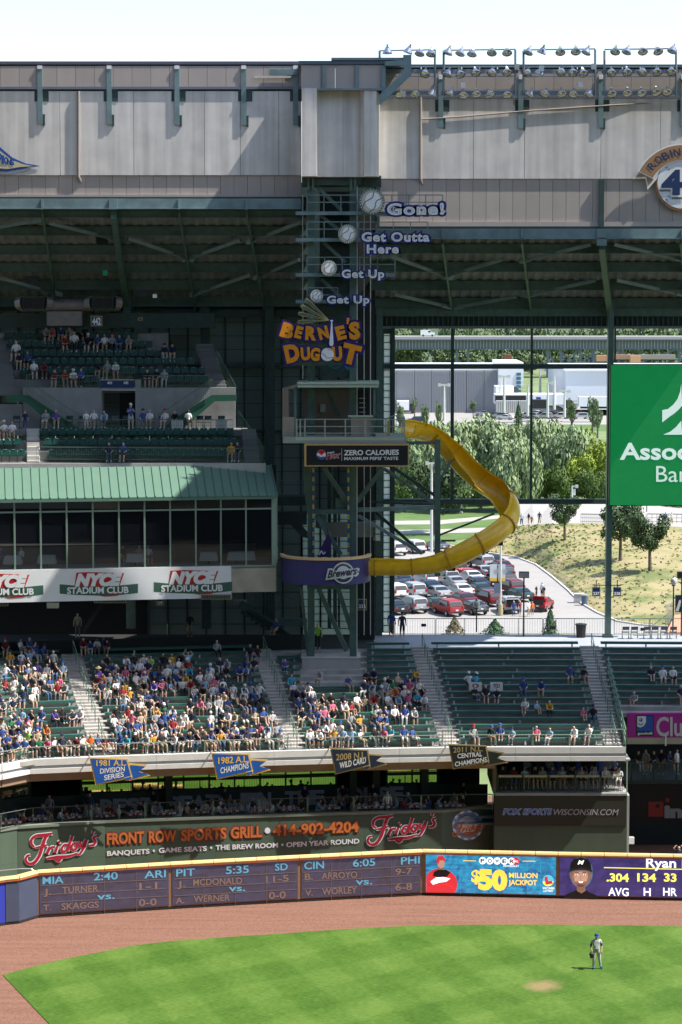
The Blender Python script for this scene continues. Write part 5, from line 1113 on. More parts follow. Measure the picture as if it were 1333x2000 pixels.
wallpanels(590,735,1000,1270,176.9,36,14,translucent('translucent_panel_backlit',(.42,.46,.45),.6),bw)  # backlight behind the tower painted in as a paler panel colour
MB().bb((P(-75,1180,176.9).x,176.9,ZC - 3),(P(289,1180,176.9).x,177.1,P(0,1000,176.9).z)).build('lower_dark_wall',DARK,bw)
MB().bb((P(-75,600,177).x,176.8,P(0,607,177).z),(P(735,600,177).x,177.6,43)).build('upper_dark_wall',STEELD,bw)
MB().bb((P(735,600,177).x,172.5,11),(P(735,600,177).x + .3,177,43)).build('return_wall',STEELD,bw)
for y,h in ((716,7),(843,5),(612,14)): MB().bb((P(290,y,176).x,176.2,P(0,y + h / 2,176).z),(P(735,y,176).x,176.7,P(0,y - h / 2,176).z)).build('girt',STEELD,bw)
for px in (401,527,252): MB().bb((P(px - 9,700,175.6).x,175.6,ZC),(P(px + 9,700,175.6).x,176.2,P(0,600,176).z)).build('wall_column',STEELD,bw)
MB().bb((P(-75,600,174).x,174,P(0,640,174).z),(P(420,600,174).x,174.4,P(0,612,174).z)).thing('cross_beam',STEELD,'dark beam across the back of the upper seating deck carrying sign 442','beam')
cb = E('roof_column','green steel column carrying the left roof canopy, behind the upper rows','column',P(250,800,175)); MB().bb((P(242,600,175).x,174.8,29),(P(256,600,175).x,175.2,42)).build('shaft',STEEL,cb); MB().box(P(249,640,174.9),(.8,.5,.15)).build('cap_plate',STEELD,cb)
# catwalk and duct left of the tower
cw = E('catwalk','dark catwalk with railing left of the slide tower, above the purple barrel','walkway',P(560,985,170))
MB().bb((P(518,985,170).x,169,P(0,985,170).z),(P(600,985,170).x,171,P(0,968,170).z)).build('deck',STEELD,cw)
mb = MB()
for k in range(26): x = P(518,960,169).x + k * .11; z = P(0,968,169).z; mb.beam((x,169,z),(x,169,z + 1.0),.02,.02,up=Vector((0,1,0)))
z = P(0,968,169).z; mb.bb((P(518,960,169).x,168.97,z + 1),(P(600,960,169).x,169.03,z + 1.05)); mb.build('railing',STEELB,cw,kind='stuff')
dw = E('duct_run','dark rectangular air duct with an elbow, left of the slide tower','duct',P(570,1030,171)); DB = mat('duct_blue_black',(.05,.07,.09),.5)
MB().bb((P(530,1023,171).x,170.6,P(0,1024,171).z),(P(600,1000,171).x,171.4,P(0,1000,171).z)).build('duct_box',DB,dw); MB().prism([P(x,y,170.8) for x,y in ((568,1024),(585,1024),(602,1040),(602,1052),(590,1048))],Vector((0,.6,0))).build('elbow',DB,dw)
# dark concourse behind the left bleachers: ramp, stairs and stringers
rs = E('exit_stairs','dark steel exit stairs between the club end and the slide tower','stairs',P(540,1290,170))
MB().beam(P(470,1180,171),P(592,1262,169),.3,.5).build('stringer',STEELD,rs); MB().beam(P(545,1215,169.8),P(600,1215,169.8),.4,.5).build('landing',STEEL,rs); MB().beam(P(535,1268,168.5),P(600,1268,168.5),.4,.55).build('landing',STEEL,rs)
mb = MB()
for k in range(20): a = P(500 + 5 * k,1178 + 3.4 * k * .5,169.6); mb.beam(a,a + UP * 1.0,.03,.03,up=Vector((0,1,0)))
mb.beam(P(500,1146,169.6),P(595,1178,169.6),.05,.05); mb.build('railing',STEEL,rs,kind='stuff')
for k in range(12): a = P(476 + 9.5 * k,1196 + 6.4 * k,170.3 - k * .12); MB().box(a,(.35,1.2,.06)).build('step',STEELD,rs)
MB().bb((P(455,1170,171).x,171,P(0,1182,171).z),(P(482,1170,171).x,171.3,P(0,1172,171).z)).thing('low_wall',CONCD,'short pale block wall in the dark corner above the left bleachers','wall')
# window opening on the right
YWn = 172.6
ww = E('window_wall','huge open window frame of dark green steel looking out to the car park, right of the slide tower','window frame',P(960,1245,YWn))
def vb(px0,px1,py0,py1,Y,d,nm,m_=STEELD,par=None): 
    a,b = P(px0,py1,Y),P(px1,py0,Y); o_ = MB().bb((a.x,Y,a.z),(b.x,Y + d,b.z)).build(nm,m_,par or ww); return o_
vb(880,888,600,980,YWn,.3,'mullion'); vb(1035,1042,600,980,YWn,.3,'mullion'); vb(1200,1204,640,705,YWn,.3,'mullion')
vb(748,1420,711,720.5,YWn - .1,.4,'transom'); vb(735,1190,975,984.5,YWn - .1,.4,'transom')
vb(735,1420,598,618,YWn - .3,.5,'header_beam',STEEL); vb(735,1420,637,642,YWn - .1,.4,'header_beam',mat('header_pale',(.2,.22,.2),.6))
vb(735,1420,610,639,YWn + .25,.2,'header_panel')
mb = MB()
for k in range(60): x = P(755 + 10 * k,620,YWn).x; mb.bb((x,YWn + .05,P(0,636,YWn).z),(x + .05,YWn + .22,P(0,618,YWn).z))
mb.build('header_rib',STEEL,ww,kind='stuff')
vb(764,772,640,1238,YWn - .15,.4,'jamb'); vb(735,748,598,1243,YWn - .5,.6,'jamb',STEEL)
wallpanels(748.5,764,642,1235,YWn,16,13.5,TPB,ww)
vb(748,765,642,652,YWn - .05,.05,'corner_plate')
bc = E('great_column','dark green steel column from the roof to the concourse, left edge of the green screen','column',P(1190,1250,171.4))
a = P(1183,1252,171.2); b = P(1197,590,171.2); MB().bb((a.x,171.2,ZC),(P(1197,900,171.2).x,171.9,b.z)).build('shaft',STEEL,bc); MB().bb((a.x - .15,171.0,ZC),(P(1197,900,171.2).x + .15,172,ZC + .12)).build('base_plate',STEELD,bc)
MB().beam(P(1160,1143,171.1),P(1214,1143,171.1),.06,.06).build('sign_arm',STEELD,bc)
# green bank screen
gs_ = E('green_screen','large green screen with white bank lettering and a leaf mark, right edge','sign',P(1262,988,170.4)); YG = 170.3
a,b = P(1190,988,YG),P(1390,711,YG)
m = ledmat('green_led_screen',(.0,.20,.045),(.0,.23,.055),.40); m.node_tree.nodes['Principled BSDF'].inputs['Base Color'].default_value = (.008,.09,.028,1)
MB().bb((a.x,YG,a.z),(b.x,YG + .5,b.z)).build('screen_case',BLACK,gs_); MB().bb((a.x + .05,YG - .04,a.z + .05),(b.x,YG - .002,b.z - .05)).build('screen',m,gs_)
pg = PLY(YG - .04); SGL = mat('screen_pale_text',(.50,.62,.58),.5,emit=.42)
text('Associated',pg,(1213,897),(1452,897),33,SGL,gs_,.02,.025); text('Bank',pg,(1282,941),(1372,941),33,mat('screen_pale_text_thin',(.50,.62,.58),.5,emit=.38),gs_,.02,0)
poly(pg,[(1294,825),(1294,801),(1305,799),(1316,790),(1324,779),(1329,765),(1331,750),(1333,792),(1326,800),(1317,808),(1308,814)],SGL,gs_,'leaf_mark',off=.02); poly(pg,[(1296,849),(1310,843),(1321,834),(1331,822),(1333,849)],SGL,gs_,'leaf_mark',off=.02); poly(pg,[(1334,750),(1342,780),(1352,792),(1370,800),(1370,825),(1350,810),(1334,792)],SGL,gs_,'leaf_mark',off=.02)
for k in range(2): vb(1235 + 28 * k,1236.5 + 28 * k,988,1000,YG,.1,'hanger',STEELD,gs_)
# concourse railing in front of the car park
def flat(s,d,z): return Vector((s,172.35,z))
for i,(x0,x1) in enumerate(((772,850),(852,964),(966,1060),(1062,1182),(1200,1268),(1270,1400))):
    t = guard(P(x0,1240,172.35).x,P(x1,1240,172.35).x,'thin grey concourse railing before the car park, %s panel from the left' % ORD[i],h=1.12,d=0,zf=ZC + .02,grp='concourse railings before the car park',mrail=GALV,sp=.17,fn=flat)
    for ch in t.children: ch.data.materials[0] = GALV if ch.name.startswith('baluster') else STEEL
for i,(x,y) in enumerate(((828,1221),(1081,1226),(1256,1229))): MB().box(P(x,y,172.2),(.34,.04,.2)).thing('small_plaque',BLACK,['small black plaque on the concourse railing near the opening corner','small black plaque on the concourse railing behind the right block','small black plaque on the concourse railing right of the great column'][i],'plaque')
# trash bin, light mast, folding chairs of the right concourse
tb_ = E('trash_bin','dark rubbish bin with a flat lid on the concourse, left of the great column','bin',(P(1135,1250,171.2).x,171.2,ZC)); MB().lathe([(.30,0),(.36,.85),(.36,.86),(0,.86)],14,c=tb_.location).build('barrel',BLACK,tb_); MB().lathe([(.40,.86),(.40,.93),(0,1.0)],14,c=tb_.location).build('lid',DARK,tb_)
lm_ = E('light_mast','thin black mast with a square lamp box, rising behind the right block','lamp',(P(1023,1250,171.8).x,171.8,ZC)); pz = P(1023,1128,171.8).z; MB().tube(lm_.location,(lm_.location.x,171.8,pz),.055,8).build('pole',BLACK,lm_); MB().box((lm_.location.x,171.75,pz + .2),(.68,.4,.42)).build('lamp_box',BLACK,lm_); MB().box((lm_.location.x,171.53,pz + .2),(.6,.03,.34)).build('lens',GALV,lm_)
lm2 = E('light_mast','thin black mast with a square lamp box, at the right edge','lamp',(P(1331,1250,171.8).x,171.8,ZC)); MB().tube(lm2.location,(lm2.location.x,171.8,pz),.055,8).build('pole',BLACK,lm2); MB().box((lm2.location.x,171.75,pz + .2),(.68,.4,.42)).build('lamp_box',BLACK,lm2)
def globe(px,py0,py1,Y,z,lab):
    t = E('street_lamp',lab,'street lamp',(P(px,py1,Y).x,Y,z),'globe street lamps'); zt = P(px,py0,Y).z; x = t.location.x
    MB().tube((x,Y,z),(x,Y,zt - .55),.05,8).build('pole',STEELD,t); MB().lathe([(.10,-.55),(.20,-.38),(.24,-.2),(.20,-.05),(.06,.02),(.02,.1)],12,c=(x,Y,zt)).build('globe',mat('lamp_globe_glass',(.6,.62,.6),.2,spec=.6),t,smooth=True); MB().lathe([(.14,-.60),(.12,-.5),(.05,-.5)],10,c=(x,Y,zt)).lathe([(.12,-.02),(.03,.1),(0,.16)],10,c=(x,Y,zt)).build('lamp_cap',STEELD,t)
globe(931,1173,1235,176,ZC - .3,'globe street lamp seen above the right block, near the bin'); globe(1315,1128,1235,176,ZC - .3,'globe street lamp with a banner at the right edge')
MB().bb((P(1319,1215,175.9).x,175.9,P(0,1195,176).z),(P(1350,1215,175.9).x,175.95,P(0,1162,176).z)).thing('lamp_banner',NV,'navy banner with a white M on the right globe street lamp','banner'); bnn = COL.objects[-1]
tm = text('M',PLY(175.88),(1322,1192),(1345,1192),20,WHITE,None,.01,.06,shear=.35,name='banner_letter'); tm.parent = bnn; tm.location = -bnn.location
for i,px in enumerate((1222,1239,1264,1279,1297,1315)):
    o = inst(fc_me,'folding_chair',None,(P(px,1255,170.6).x,170.6,ZC),math.pi); tag(o,'dark folding chair on the right concourse, %s from the left' % ORD[i],'chair','folding chairs on the right concourse')

# ------------------------------------------------------------------ slide tower
YT,YTb = 162.9,165.9
st = E('slide_tower','tall green steel tower with ladder frames, braces and guard railed platforms, carrying the yellow slide','tower',P(650,1285,163))
def tbeam(x0,y0_,x1_,y1_,w_,d_,nm,m_=STEEL,Y=YT,Y2=None): return MB().beam(P(x0,y0_,Y),P(x1_,y1_,Y2 or Y),w_,d_,up=Vector((0,1,0))).build(nm,m_,st)
for px in (608,690):
    tbeam(px,1286,px,350,.45,.40,'column'); MB().bb((P(px,1286,YT).x - .2,YTb,12),(P(px,1286,YT).x + .2,YTb + .35,40)).build('column',STEELD,st)
tbeam(596,910,603,990,.3,.3,'strut'); tbeam(588,1145,603,1285,.2,.25,'strut')
for a in ((633,913,677,980),(618,1007,666,1083),(622,1148,677,1271),(660,1147,691,1244),(750,913,698,980),(617,362,668,411),(628,470,676,512),(628,545,672,586),(625,420,680,462)): tbeam(*a,.30 if a[1] > 900 else .22,.25,'brace')
for y in (999,1146): tbeam(600,y,697,y,.30,.3,'cross_beam'); MB().beam(P(608,y,YT),P(608,y,YT) + Vector((0,3,0)),.25,.25).build('cross_beam',STEELD,st); MB().beam(P(690,y,YT),P(690,y,YT) + Vector((0,3,0)),.25,.25).build('cross_beam',STEELD,st)
MB().box(P(670,985,YT + .1),(.95,.1,.8)).build('gusset_plate',STEEL,st); MB().box(P(628,1018,YT + .1),(.75,.1,.9)).build('gusset_plate',STEEL,st)
for px in (592,711.5,724): MB().tube(P(px,380 if px < 600 else 350,YT + .6),P(px,740 if px < 600 else 1240,YT + .6),.035,6).build('conduit',GALV,st)
MB().bb((P(697.3,740,YT).x,YT - .2,P(0,1285,YT).z),(P(698.6,740,YT).x,YT + .2,P(0,350,YT).z)).build('sunlit_edge',WHITE,st)  # white strip paints the sunlit edge of the right column
for i,(yb,yr,xe,xm) in enumerate(((416.5,381,865,762),(468.5,433.5,836,720),(537,502.5,772,772),(589,562,660,650))):
    tbeam(578,yb,xe if i in (2,) else xm,yb,.22,.3,'platform_beam',STEELB,YT - .5); MB().bb((P(580,yb,YT).x,YT - .5,P(0,yb,YT).z - .02),(P(697,yb,YT).x,YTb,P(0,yb,YT).z + .06)).build('platform',STEELD,st)
    rails = MB()
    for yy in (yr,yr + 14): rails.beam(P(600,yy,YT - .55),P(xe,yy,YT - .55),.06,.06)
    n = int((xe - 600) / 37) + 1
    for k in range(n + 1): px = 600 + (xe - 600) * k / n; rails.beam(P(px,yr,YT - .55),P(px,yb - 3,YT - .55),.06,.06,up=Vector((0,1,0)))
    rails.build('guard_rail',STEELB,st)
MB().bb((P(590,350,YT).x,YT - .4,P(0,362,YT).z),(P(706,350,YT).x,YTb,P(0,345,YT).z)).build('top_frame',STEELD,st)
MB().bb((P(697,362,YT).x,YT,P(0,366,YT).z),(P(745,350,YT).x,YT + .4,P(0,343,YT).z)).build('top_frame',STEELD,st)
for px in (603,612,686,694): MB().bb((P(px - 2.5,350,YT).x,YT - .5,P(0,372,YT).z),(P(px + 2.5,350,YT).x,YT - .38,P(0,346,YT).z)).build('bracket_plate',STEEL,st)
MB().bb((P(624,380,YT).x,166,P(0,740,YT).z),(P(684,350,YT).x,166.2,P(0,350,YT).z)).build('shaft_wall',STEELD,st)
MB().bb((P(700,740,170).x,170,11),(P(733,740,170).x,170.3,41)).build('dark_screen',DARK,st)
for px in (640,651): MB().bb((P(px,740,168).x,168,13),(P(px,740,168).x + .25,168.3,P(0,912,168).z)).build('rear_post',STEELD,st)
pd = E('tower_plinth','pale concrete plinth carrying the slide tower among the bleacher rows','plinth',P(650,1325,162.3))
MB().bb((P(590,1300,162.3).x,162.3,P(0,1328,162.3).z),(P(704,1300,162.3).x,166.3,P(0,1285,162.3).z)).build('concrete_block',mat('plinth_concrete',(.46,.44,.41),.85,var=.1,scale=1,streak=.4),pd); MB().bb((P(590,1300,162.3).x - .04,162.26,P(0,1286,162.3).z),(P(704,1300,162.3).x + .04,166.3,P(0,1284,162.3).z)).build('coping',CONCL,pd)
for x0,x1,y0_,y1_ in ((590,700,1262,1284),): pass
du = E('duct_run','pale rectangular air duct passing through the slide tower behind the purple barrel','duct',P(690,1030,168)); MB().bb((P(634,1048,168).x,167.6,P(0,1048,168).z),(P(735,1020,168).x,168.4,P(0,1020,168).z)).build('duct_box',mat('duct_pale',(.30,.30,.30),.5,.2),du); 
for y in (1022,1036,1050): MB().box(P(736,y,167.6),(.35,.35,.4),rz=.5).build('work_light',GALV,du)
# light strips of yellow and blue bulbs
BY,BB_ = mat('bulb_yellow',(.75,.50,.12),.4),mat('bulb_blue',(.03,.18,.42),.4)
for px,y0_,y1_,lab in ((612.5,914,1080,'left'),(681,914,1084,'right')):
    t = E('light_strip','vertical strip of yellow and blue bulbs on the %s leg of the slide tower' % lab,'light strip',P(px,y1_,YT - .35),'bulb strips on the slide tower'); ms = (MB(),MB()); n = 56
    for k in range(n): (ms[(k // 3) % 2]).box(P(px,y0_ + (y1_ - y0_) * (k + .5) / n,YT - .38),(.13,.05,.07))
    ms[0].build('yellow_bulbs',BY,t,kind='stuff'); ms[1].build('blue_bulbs',BB_,t,kind='stuff'); MB().bb(P(px - 2.2,y1_,YT - .34),P(px + 2.2,y0_,YT - .3)).build('backing_strip',BLACK,t)

# dugout cabin
ca = E('dugout_cabin','open cabin with beige siding and pale green flat roof on the slide tower','cabin',P(640,862,161)); YK = 160.9
SID = mat('beige_siding',(.40,.34,.28),.7,var=.06); BRP = mat('brown_cabin_panel',(.24,.19,.155),.7,var=.06); RFG = mat('cabin_roof_green',(.40,.50,.40),.5)
zf_ = P(0,853,YK).z
MB().bb((P(553,860,YK).x,YK - .25,P(0,865,YK).z),(P(794,860,YK).x,YT + 1.5,zf_)).build('floor_slab',mat('cabin_floor',(.30,.33,.29),.7),ca)
MB().bb((P(582,750,YK).x,YK - .2,P(0,756.5,YK).z),(P(740,750,YK).x,YK + 3.4,P(0,751.5,YK).z)).build('roof',RFG,ca); MB().bb((P(582,750,YK).x - .03,YK - .25,P(0,750.5,YK).z),(P(740,750,YK).x + .03,YK + 3.45,P(0,746.5,YK).z)).build('roof',RFG,ca)
rb = P(553,762,YK + 2.9); MB().hexa([P(582,758,YK),P(583,758,YK),P(554,764,YK + 3),P(552,764,YK + 3),P(582,750,YK),P(583,750,YK),P(556,757,YK + 3),P(552,758,YK + 3)]).build('roof_side',BRP,ca)
for k in range(9):     # side wall siding boards, seen on the left
    y0_,y1_ = 815 + k * 4.3,818.9 + k * 4.3; MB().hexa([P(577,y1_,YK),P(577.6,y1_,YK),P(553,y1_ - 1,YK + 2.4),P(552,y1_ - 1,YK + 2.4),P(577,y0_,YK),P(577.6,y0_,YK),P(553,y0_ - 1,YK + 2.4),P(552,y0_ - 1,YK + 2.4)]).build('siding_board',SID,ca)
MB().hexa([P(563,816,YK + 1.4),P(565,816,YK + 1.4),P(553,816,YK + 2.4),P(552,816,YK + 2.4),P(563,760,YK + 1.4),P(565,760,YK + 1.4),P(553,760,YK + 2.4),P(552,760,YK + 2.4)]).build('side_wall',BRP,ca)
for k in range(22): 
    a = 592 + k * 4.95; MB().bb((P(a,815,YK + 3).x,YK + 3,zf_),(P(a + 4.7,815,YK + 3).x,YK + 3.1,P(0,755,YK).z)).build('wall_board',BRP,ca)
MB().bb((P(698,815,YK + 2.9).x,YK + 2.85,zf_),(P(728,815,YK + 2.9).x,YK + 2.98,P(0,765,YK).z)).build('doorway',BLACK,ca)
for k in range(4): MB().box(P(708,778 + 9 * k,YK + 2.8),(.4,.06,.07)).build('rack_bar',BROWN,ca)
MB().beam(P(640,762,YK + 2.95),P(662,812,YK + 2.95),.2,.05,up=Vector((0,1,0))).build('painted_stripe',STEEL,ca)
MB().box(P(631,797,YK + 2.9),(.36,.15,.5)).build('electric_box',GALV,ca); MB().box(P(611,800,YK + 2.9),(.14,.12,.3)).build('outlet_box',BLACK,ca)
for px in (577,732): MB().bb((P(px - 2.5,800,YK).x,YK + .1,zf_),(P(px + 2.5,800,YK).x,YK + .3,P(0,756,YK).z)).build('post',RFG if False else STEEL,ca)
for k in range(9): y0_,y1_ = 815 + k * 4.2,818.8 + k * 4.2; MB().bb((P(686,y1_,YK).x,YK + .3,P(0,y1_,YK).z),(P(731,y0_,YK).x,YK + .36,P(0,y0_,YK).z)).build('siding_board',SID,ca)
MB().bb((P(680,815,YK).x,YK + .1,P(0,815,YK).z),(P(733,815,YK).x,YK + .6,P(0,812,YK).z)).build('counter',RFG,ca)
cr_ = E('cabin_railing','pale green railing round the front of the cabin balcony','railing',P(685,857,YK - .2)); CG = mat('cabin_rail_pale',(.32,.38,.33),.4)
mb = MB(); 
for y in (819,833,846): mb.beam(P(578,y,YK - .18),P(791,y,YK - .18),.05,.05)
mb.build('rail',CG,cr_)
for px in (580,587,596,635,675,714,753,790): MB().beam(P(px,856,YK - .2),P(px,818,YK - .2),.09,.07,up=Vector((0,1,0))).build('post',CG,cr_)
MB().beam(P(578,857,YK - .2),P(791,857,YK - .2),.12,.2).build('kick_board',RFG,cr_)
sgte = E('slide_gate','small railed gate where the yellow slide starts, right end of the cabin balcony','gate',P(775,855,162.5)); mb = MB()
for px in (756,762,768,774,780,786): mb.beam(P(px,850,162),P(px,818,162),.05,.05,up=Vector((0,1,0)))
mb.beam(P(754,818,162),P(772,811,162),.06,.06); mb.beam(P(772,811,162),P(792,818,162),.06,.06); mb.build('bar',CG,sgte,kind='stuff'); MB().bb((P(757,850,162.5).x,162.5,P(0,851,162).z),(P(762,850,162.5).x,162.6,P(0,822,162).z)).build('yellow_post',mat('gate_yellow',(.6,.42,.02),.5),sgte); MB().box(P(788,818,161.5),(.2,.2,.3)).build('camera_box',GALV,sgte); MB().box(P(789,828,161.5),(.2,.2,.3)).build('camera_box',GALV,sgte)
# drink advertisement under the cabin
ds_ = E('drink_sign','black sign with gold frame, a red white and blue ball and white calorie lettering','sign',P(697,911,160.3)); YD = 160.3
a,b = P(595,911,YD),P(799,867,YD); GF = mat('sign_gold_frame',(.62,.38,.14),.5)
MB().bb((a.x,YD,a.z),(b.x,YD + .5,b.z)).build('frame',GF,ds_); MB().bb((a.x + .13,YD - .02,a.z + .08),(b.x - .06,YD + .02,b.z - .1)).build('black_face',mat('sign_black_face',(.012,.014,.018),.4),ds_)
pl = PLY(YD - .02); text('ZERO CALORIES',pl,(673,889),(779,888),10,WHITE,ds_,.02,.035); text("MAXIMUM PEPSI' TASTE",pl,(673,898.5),(778,898),6,WHITE,ds_,.02,.025)
poly(pl,circ(628,888,9,9.5,n=28),WHITE,ds_,'ball_white',off=.02); poly(pl,circ(628,888,8.7,9.2,n=18,a0=20,a1=165) + [(622,884),(629,889),(634,884)],mat('ball_red',(.55,.01,.02),.4),ds_,'ball_red_cap',off=.035); poly(pl,circ(628,888,8.7,9.2,n=18,a0=190,a1=335) + [(632,892),(627,893)],mat('ball_blue',(.01,.09,.42),.4),ds_,'ball_blue_base',off=.035)
text('pepsi',pl,(640,886),(653,885),4.5,WHITE,ds_,.02,.02); text('MAX',pl,(638,897),(664,894),8,mat('max_red',(.5,.02,.03),.4),ds_,.025,.03,shear=.35,outline=.05,oc=WSG); MB().bb(P(667.5,900,YD - .04),P(668.2,876,YD - .03)).build('divider',WHITE,ds_)

# round purple barrel where the slide ends
ba = E('slide_landing_barrel','purple rounded landing basket with the team logo, where the yellow slide ends','platform',P(637,1140,162)); PUR = mat('purple_banner',(.045,.04,.17),.6,var=.06,scale=1); CRM = mat('cream_rim',(.72,.50,.26),.5)
bxc,brad = P(636.5,1110,162.5).x,P(723,1110,162.5).x - P(636.5,1110,162.5).x; zb0_,zb1_ = P(0,1143,159.8).z,P(0,1093,159.8).z
def arc(r,z,a0=180,a1=360,n=30,yc=162.4): return [Vector((bxc + r * math.cos(R(a0 + (a1 - a0) * i / n)),yc + r * .98 * math.sin(R(a0 + (a1 - a0) * i / n)),z)) for i in range(n + 1)]
mb = MB()
MB().sweep(arc(brad - .05,(zb0_ + zb1_) / 2),[(-.05,-(zb1_ - zb0_) / 2),(.05,-(zb1_ - zb0_) / 2),(.05,(zb1_ - zb0_) / 2),(-.05,(zb1_ - zb0_) / 2)]).build('curved_wall',PUR,ba); MB().sweep(arc(brad - .04,zb1_ + .05),[(-.13,-.08),(.13,-.08),(.13,.08),(-.13,.08)]).build('rim',CRM,ba)
q = arc(brad - .1,zb0_ + .1); MB().prism(q,UP * .12).build('floor',STEELD,ba)
def barpt(px,py,off=.06):            # a pixel on the barrel's curved face
    d = ray(px,py); o = Vector((0,0,CAMH)); r = brad + off; cxy = Vector((bxc,162.4)); a_ = d.x ** 2 + d.y ** 2; b_ = -2 * (cxy.x * d.x + cxy.y * d.y); c_ = cxy.length_squared - r * r; t = (-b_ - math.sqrt(max(0,b_ * b_ - 4 * a_ * c_))) / (2 * a_); return o + d * t
def bpoly(pts,m_,nm,off):
    # subdivided fan so that flat print follows the curve
    bm = bmesh.new(); vs = [bm.verts.new((x,y,0)) for x,y in pts]; bm.faces.new(vs); bmesh.ops.triangulate(bm,faces=bm.faces); bmesh.ops.subdivide_edges(bm,edges=bm.edges,cuts=3,use_grid_fill=True)
    V = [v.co.copy() for v in bm.verts]; bm.verts.index_update(); Fc = [[v.index for v in f.verts] for f in bm.faces]; bm.free(); return MB().add([barpt(v.x,v.y,off) for v in V],Fc).build(nm,m_,ba)
LGD,LGW = mat('logo_dark',(.03,.03,.045),.5),mat('logo_silver',(.62,.64,.68),.5)
bpoly(circ(671,1119,21,21,n=28),LGW,'logo_ring',.06); bpoly(circ(671,1119,18.5,18.5,n=28),LGD,'logo_ring_dark',.07); bpoly(circ(671,1118,13,13,n=24),LGW,'logo_ball',.08)
def btext(s,a,b,h,m_,off,bold,shear=0,arc_=0):
    vs,fs = textmesh(s,bold,1.0,shear); xs = [v.x for v in vs]; x0,x1 = min(xs),max(xs); mb = MB()
    mb.add([barpt(a[0] + (b[0] - a[0]) * (v.x - x0) / (x1 - x0),a[1] + (b[1] - a[1]) * (v.x - x0) / (x1 - x0) - h * v.y / .729 - arc_ * 4 * ((v.x - x0) / (x1 - x0)) * (1 - (v.x - x0) / (x1 - x0)),off) for v in vs],fs); mb.build('logo_lettering',m_,ba)
btext('Brewers',(636,1130),(703,1122),17,LGW,.10,.13,.3); btext('Brewers',(640,1129),(698,1121.5),15,LGD,.12,.03,.3); btext('MILWAUKEE',(656,1109),(686,1109),3.6,LGW,.09,.02,0,7)
fl_ = E('purple_flag','dark purple pennant flag with white script standing inside the purple basket','flag',P(640,1082,161.5)); MB().tube(P(646,1086,161.6),P(640,1032,161.6),.03,6).build('pole',BLACK,fl_); MB().prism([P(x,y,161.55) for x,y in ((641,1042),(648,1056),(642,1088),(620,1088),(628,1068))],Vector((0,.03,0))).build('cloth',mat('flag_purple',(.035,.015,.09),.8),fl_); strokes(PLY(161.5),[([(624,1084),(628,1076),(632,1082),(636,1078)],2.6)],LGW,fl_,'white_script')

# yellow slide
SLY = mat('slide_yellow',(.86,.50,.010),.36,var=.16,scale=1.6,streak=.3,spec=.5); SLY.node_tree.nodes['Principled BSDF'].inputs['Coat Weight'].default_value = .3
ctrl = [(797,834,163.6,.2),(822,838,164.3,.35),(852,852,165.2,.55),(883,880,165.8,.6),(912,912,166.0,.6),(943,941,166.0,.75),(976,963,165.4,1.0),(994,992,164.3,1.15),(988,1020,163.0,1.0),(960,1046,162.0,.8),(925,1067,161.5,.65),(888,1085,161.3,.5),(850,1097,161.3,.3),(805,1101,161.4,.12),(760,1102,161.5,0),(722,1102,161.6,0)]
pts = [P(x,y,Y) for x,y,Y,b in ctrl]; bank = [b for *_,b in ctrl]
def cr3(p0,p1,p2,p3,t): return (p1 * 2 + (p2 - p0) * t + (p0 * 2 - p1 * 5 + p2 * 4 - p3) * t * t + (p1 * 3 - p0 - p2 * 3 + p3) * t ** 3) * .5
fine,fb = [],[]
for i in range(len(pts) - 1):
    for k in range(8):
        t = k / 8; fine.append(cr3(pts[max(i - 1,0)],pts[i],pts[i + 1],pts[min(i + 2,len(pts) - 1)],t)); fb.append(bank[i] * (1 - t) + bank[i + 1] * t)
fine.append(pts[-1]); fb.append(bank[-1])
cen = P(880,985,163.8)
ups = []
for i,p in enumerate(fine):
    d = (fine[min(i + 1,len(fine) - 1)] - fine[max(i - 1,0)]).normalized(); side = d.cross(UP).normalized()
    if side.dot(cen - p) < 0: side = -side          # towards the inside of the bend
    ups.append((UP * math.cos(fb[i]) + side * math.sin(fb[i])).normalized())
sl = E('yellow_slide','long curving yellow trough slide looping from the cabin down to the purple basket','slide',P(850,1118,162))
def prof(r,a0=-200,a1=20,n=12,th=.05):
    o = [(r * math.cos(R(a0 + (a1 - a0) * i / n)),r * math.sin(R(a0 + (a1 - a0) * i / n))) for i in range(n + 1)]; i_ = [((r - th) * math.cos(R(a0 + (a1 - a0) * i / n)),(r - th) * math.sin(R(a0 + (a1 - a0) * i / n))) for i in range(n,-1,-1)]
    return o[:-1] + [(r * math.cos(R(a1)) + .07,r * math.sin(R(a1))),(r * math.cos(R(a1)) + .07,r * math.sin(R(a1)) + .05)] + i_[:-1] + [(-r * math.cos(R(a1)) - .07,r * math.sin(R(a1)) + .05),(-r * math.cos(R(a1)) - .07,r * math.sin(R(a1)))]
SR_r = .74; cuts = list(range(0,len(fine) - 1,13)) + [len(fine) - 1]
for a,b in zip(cuts,cuts[1:]): MB().sweep(fine[a:b + 1],prof(SR_r),ups=ups[a:b + 1]).build('slide_section',SLY,sl,smooth=False)
for a in cuts[1:-1]: MB().sweep([fine[a] - (fine[a + 1] - fine[a]).normalized() * .05,fine[a] + (fine[a + 1] - fine[a]).normalized() * .05],prof(SR_r + .09,th=.14),ups=[ups[a],ups[a]]).build('flange',mat('slide_flange',(.55,.28,.008),.5),sl)
for o in sl.children:
    for pg_ in o.data.polygons: pg_.use_smooth = True
    o.data.set_sharp_from_angle(angle=R(40))
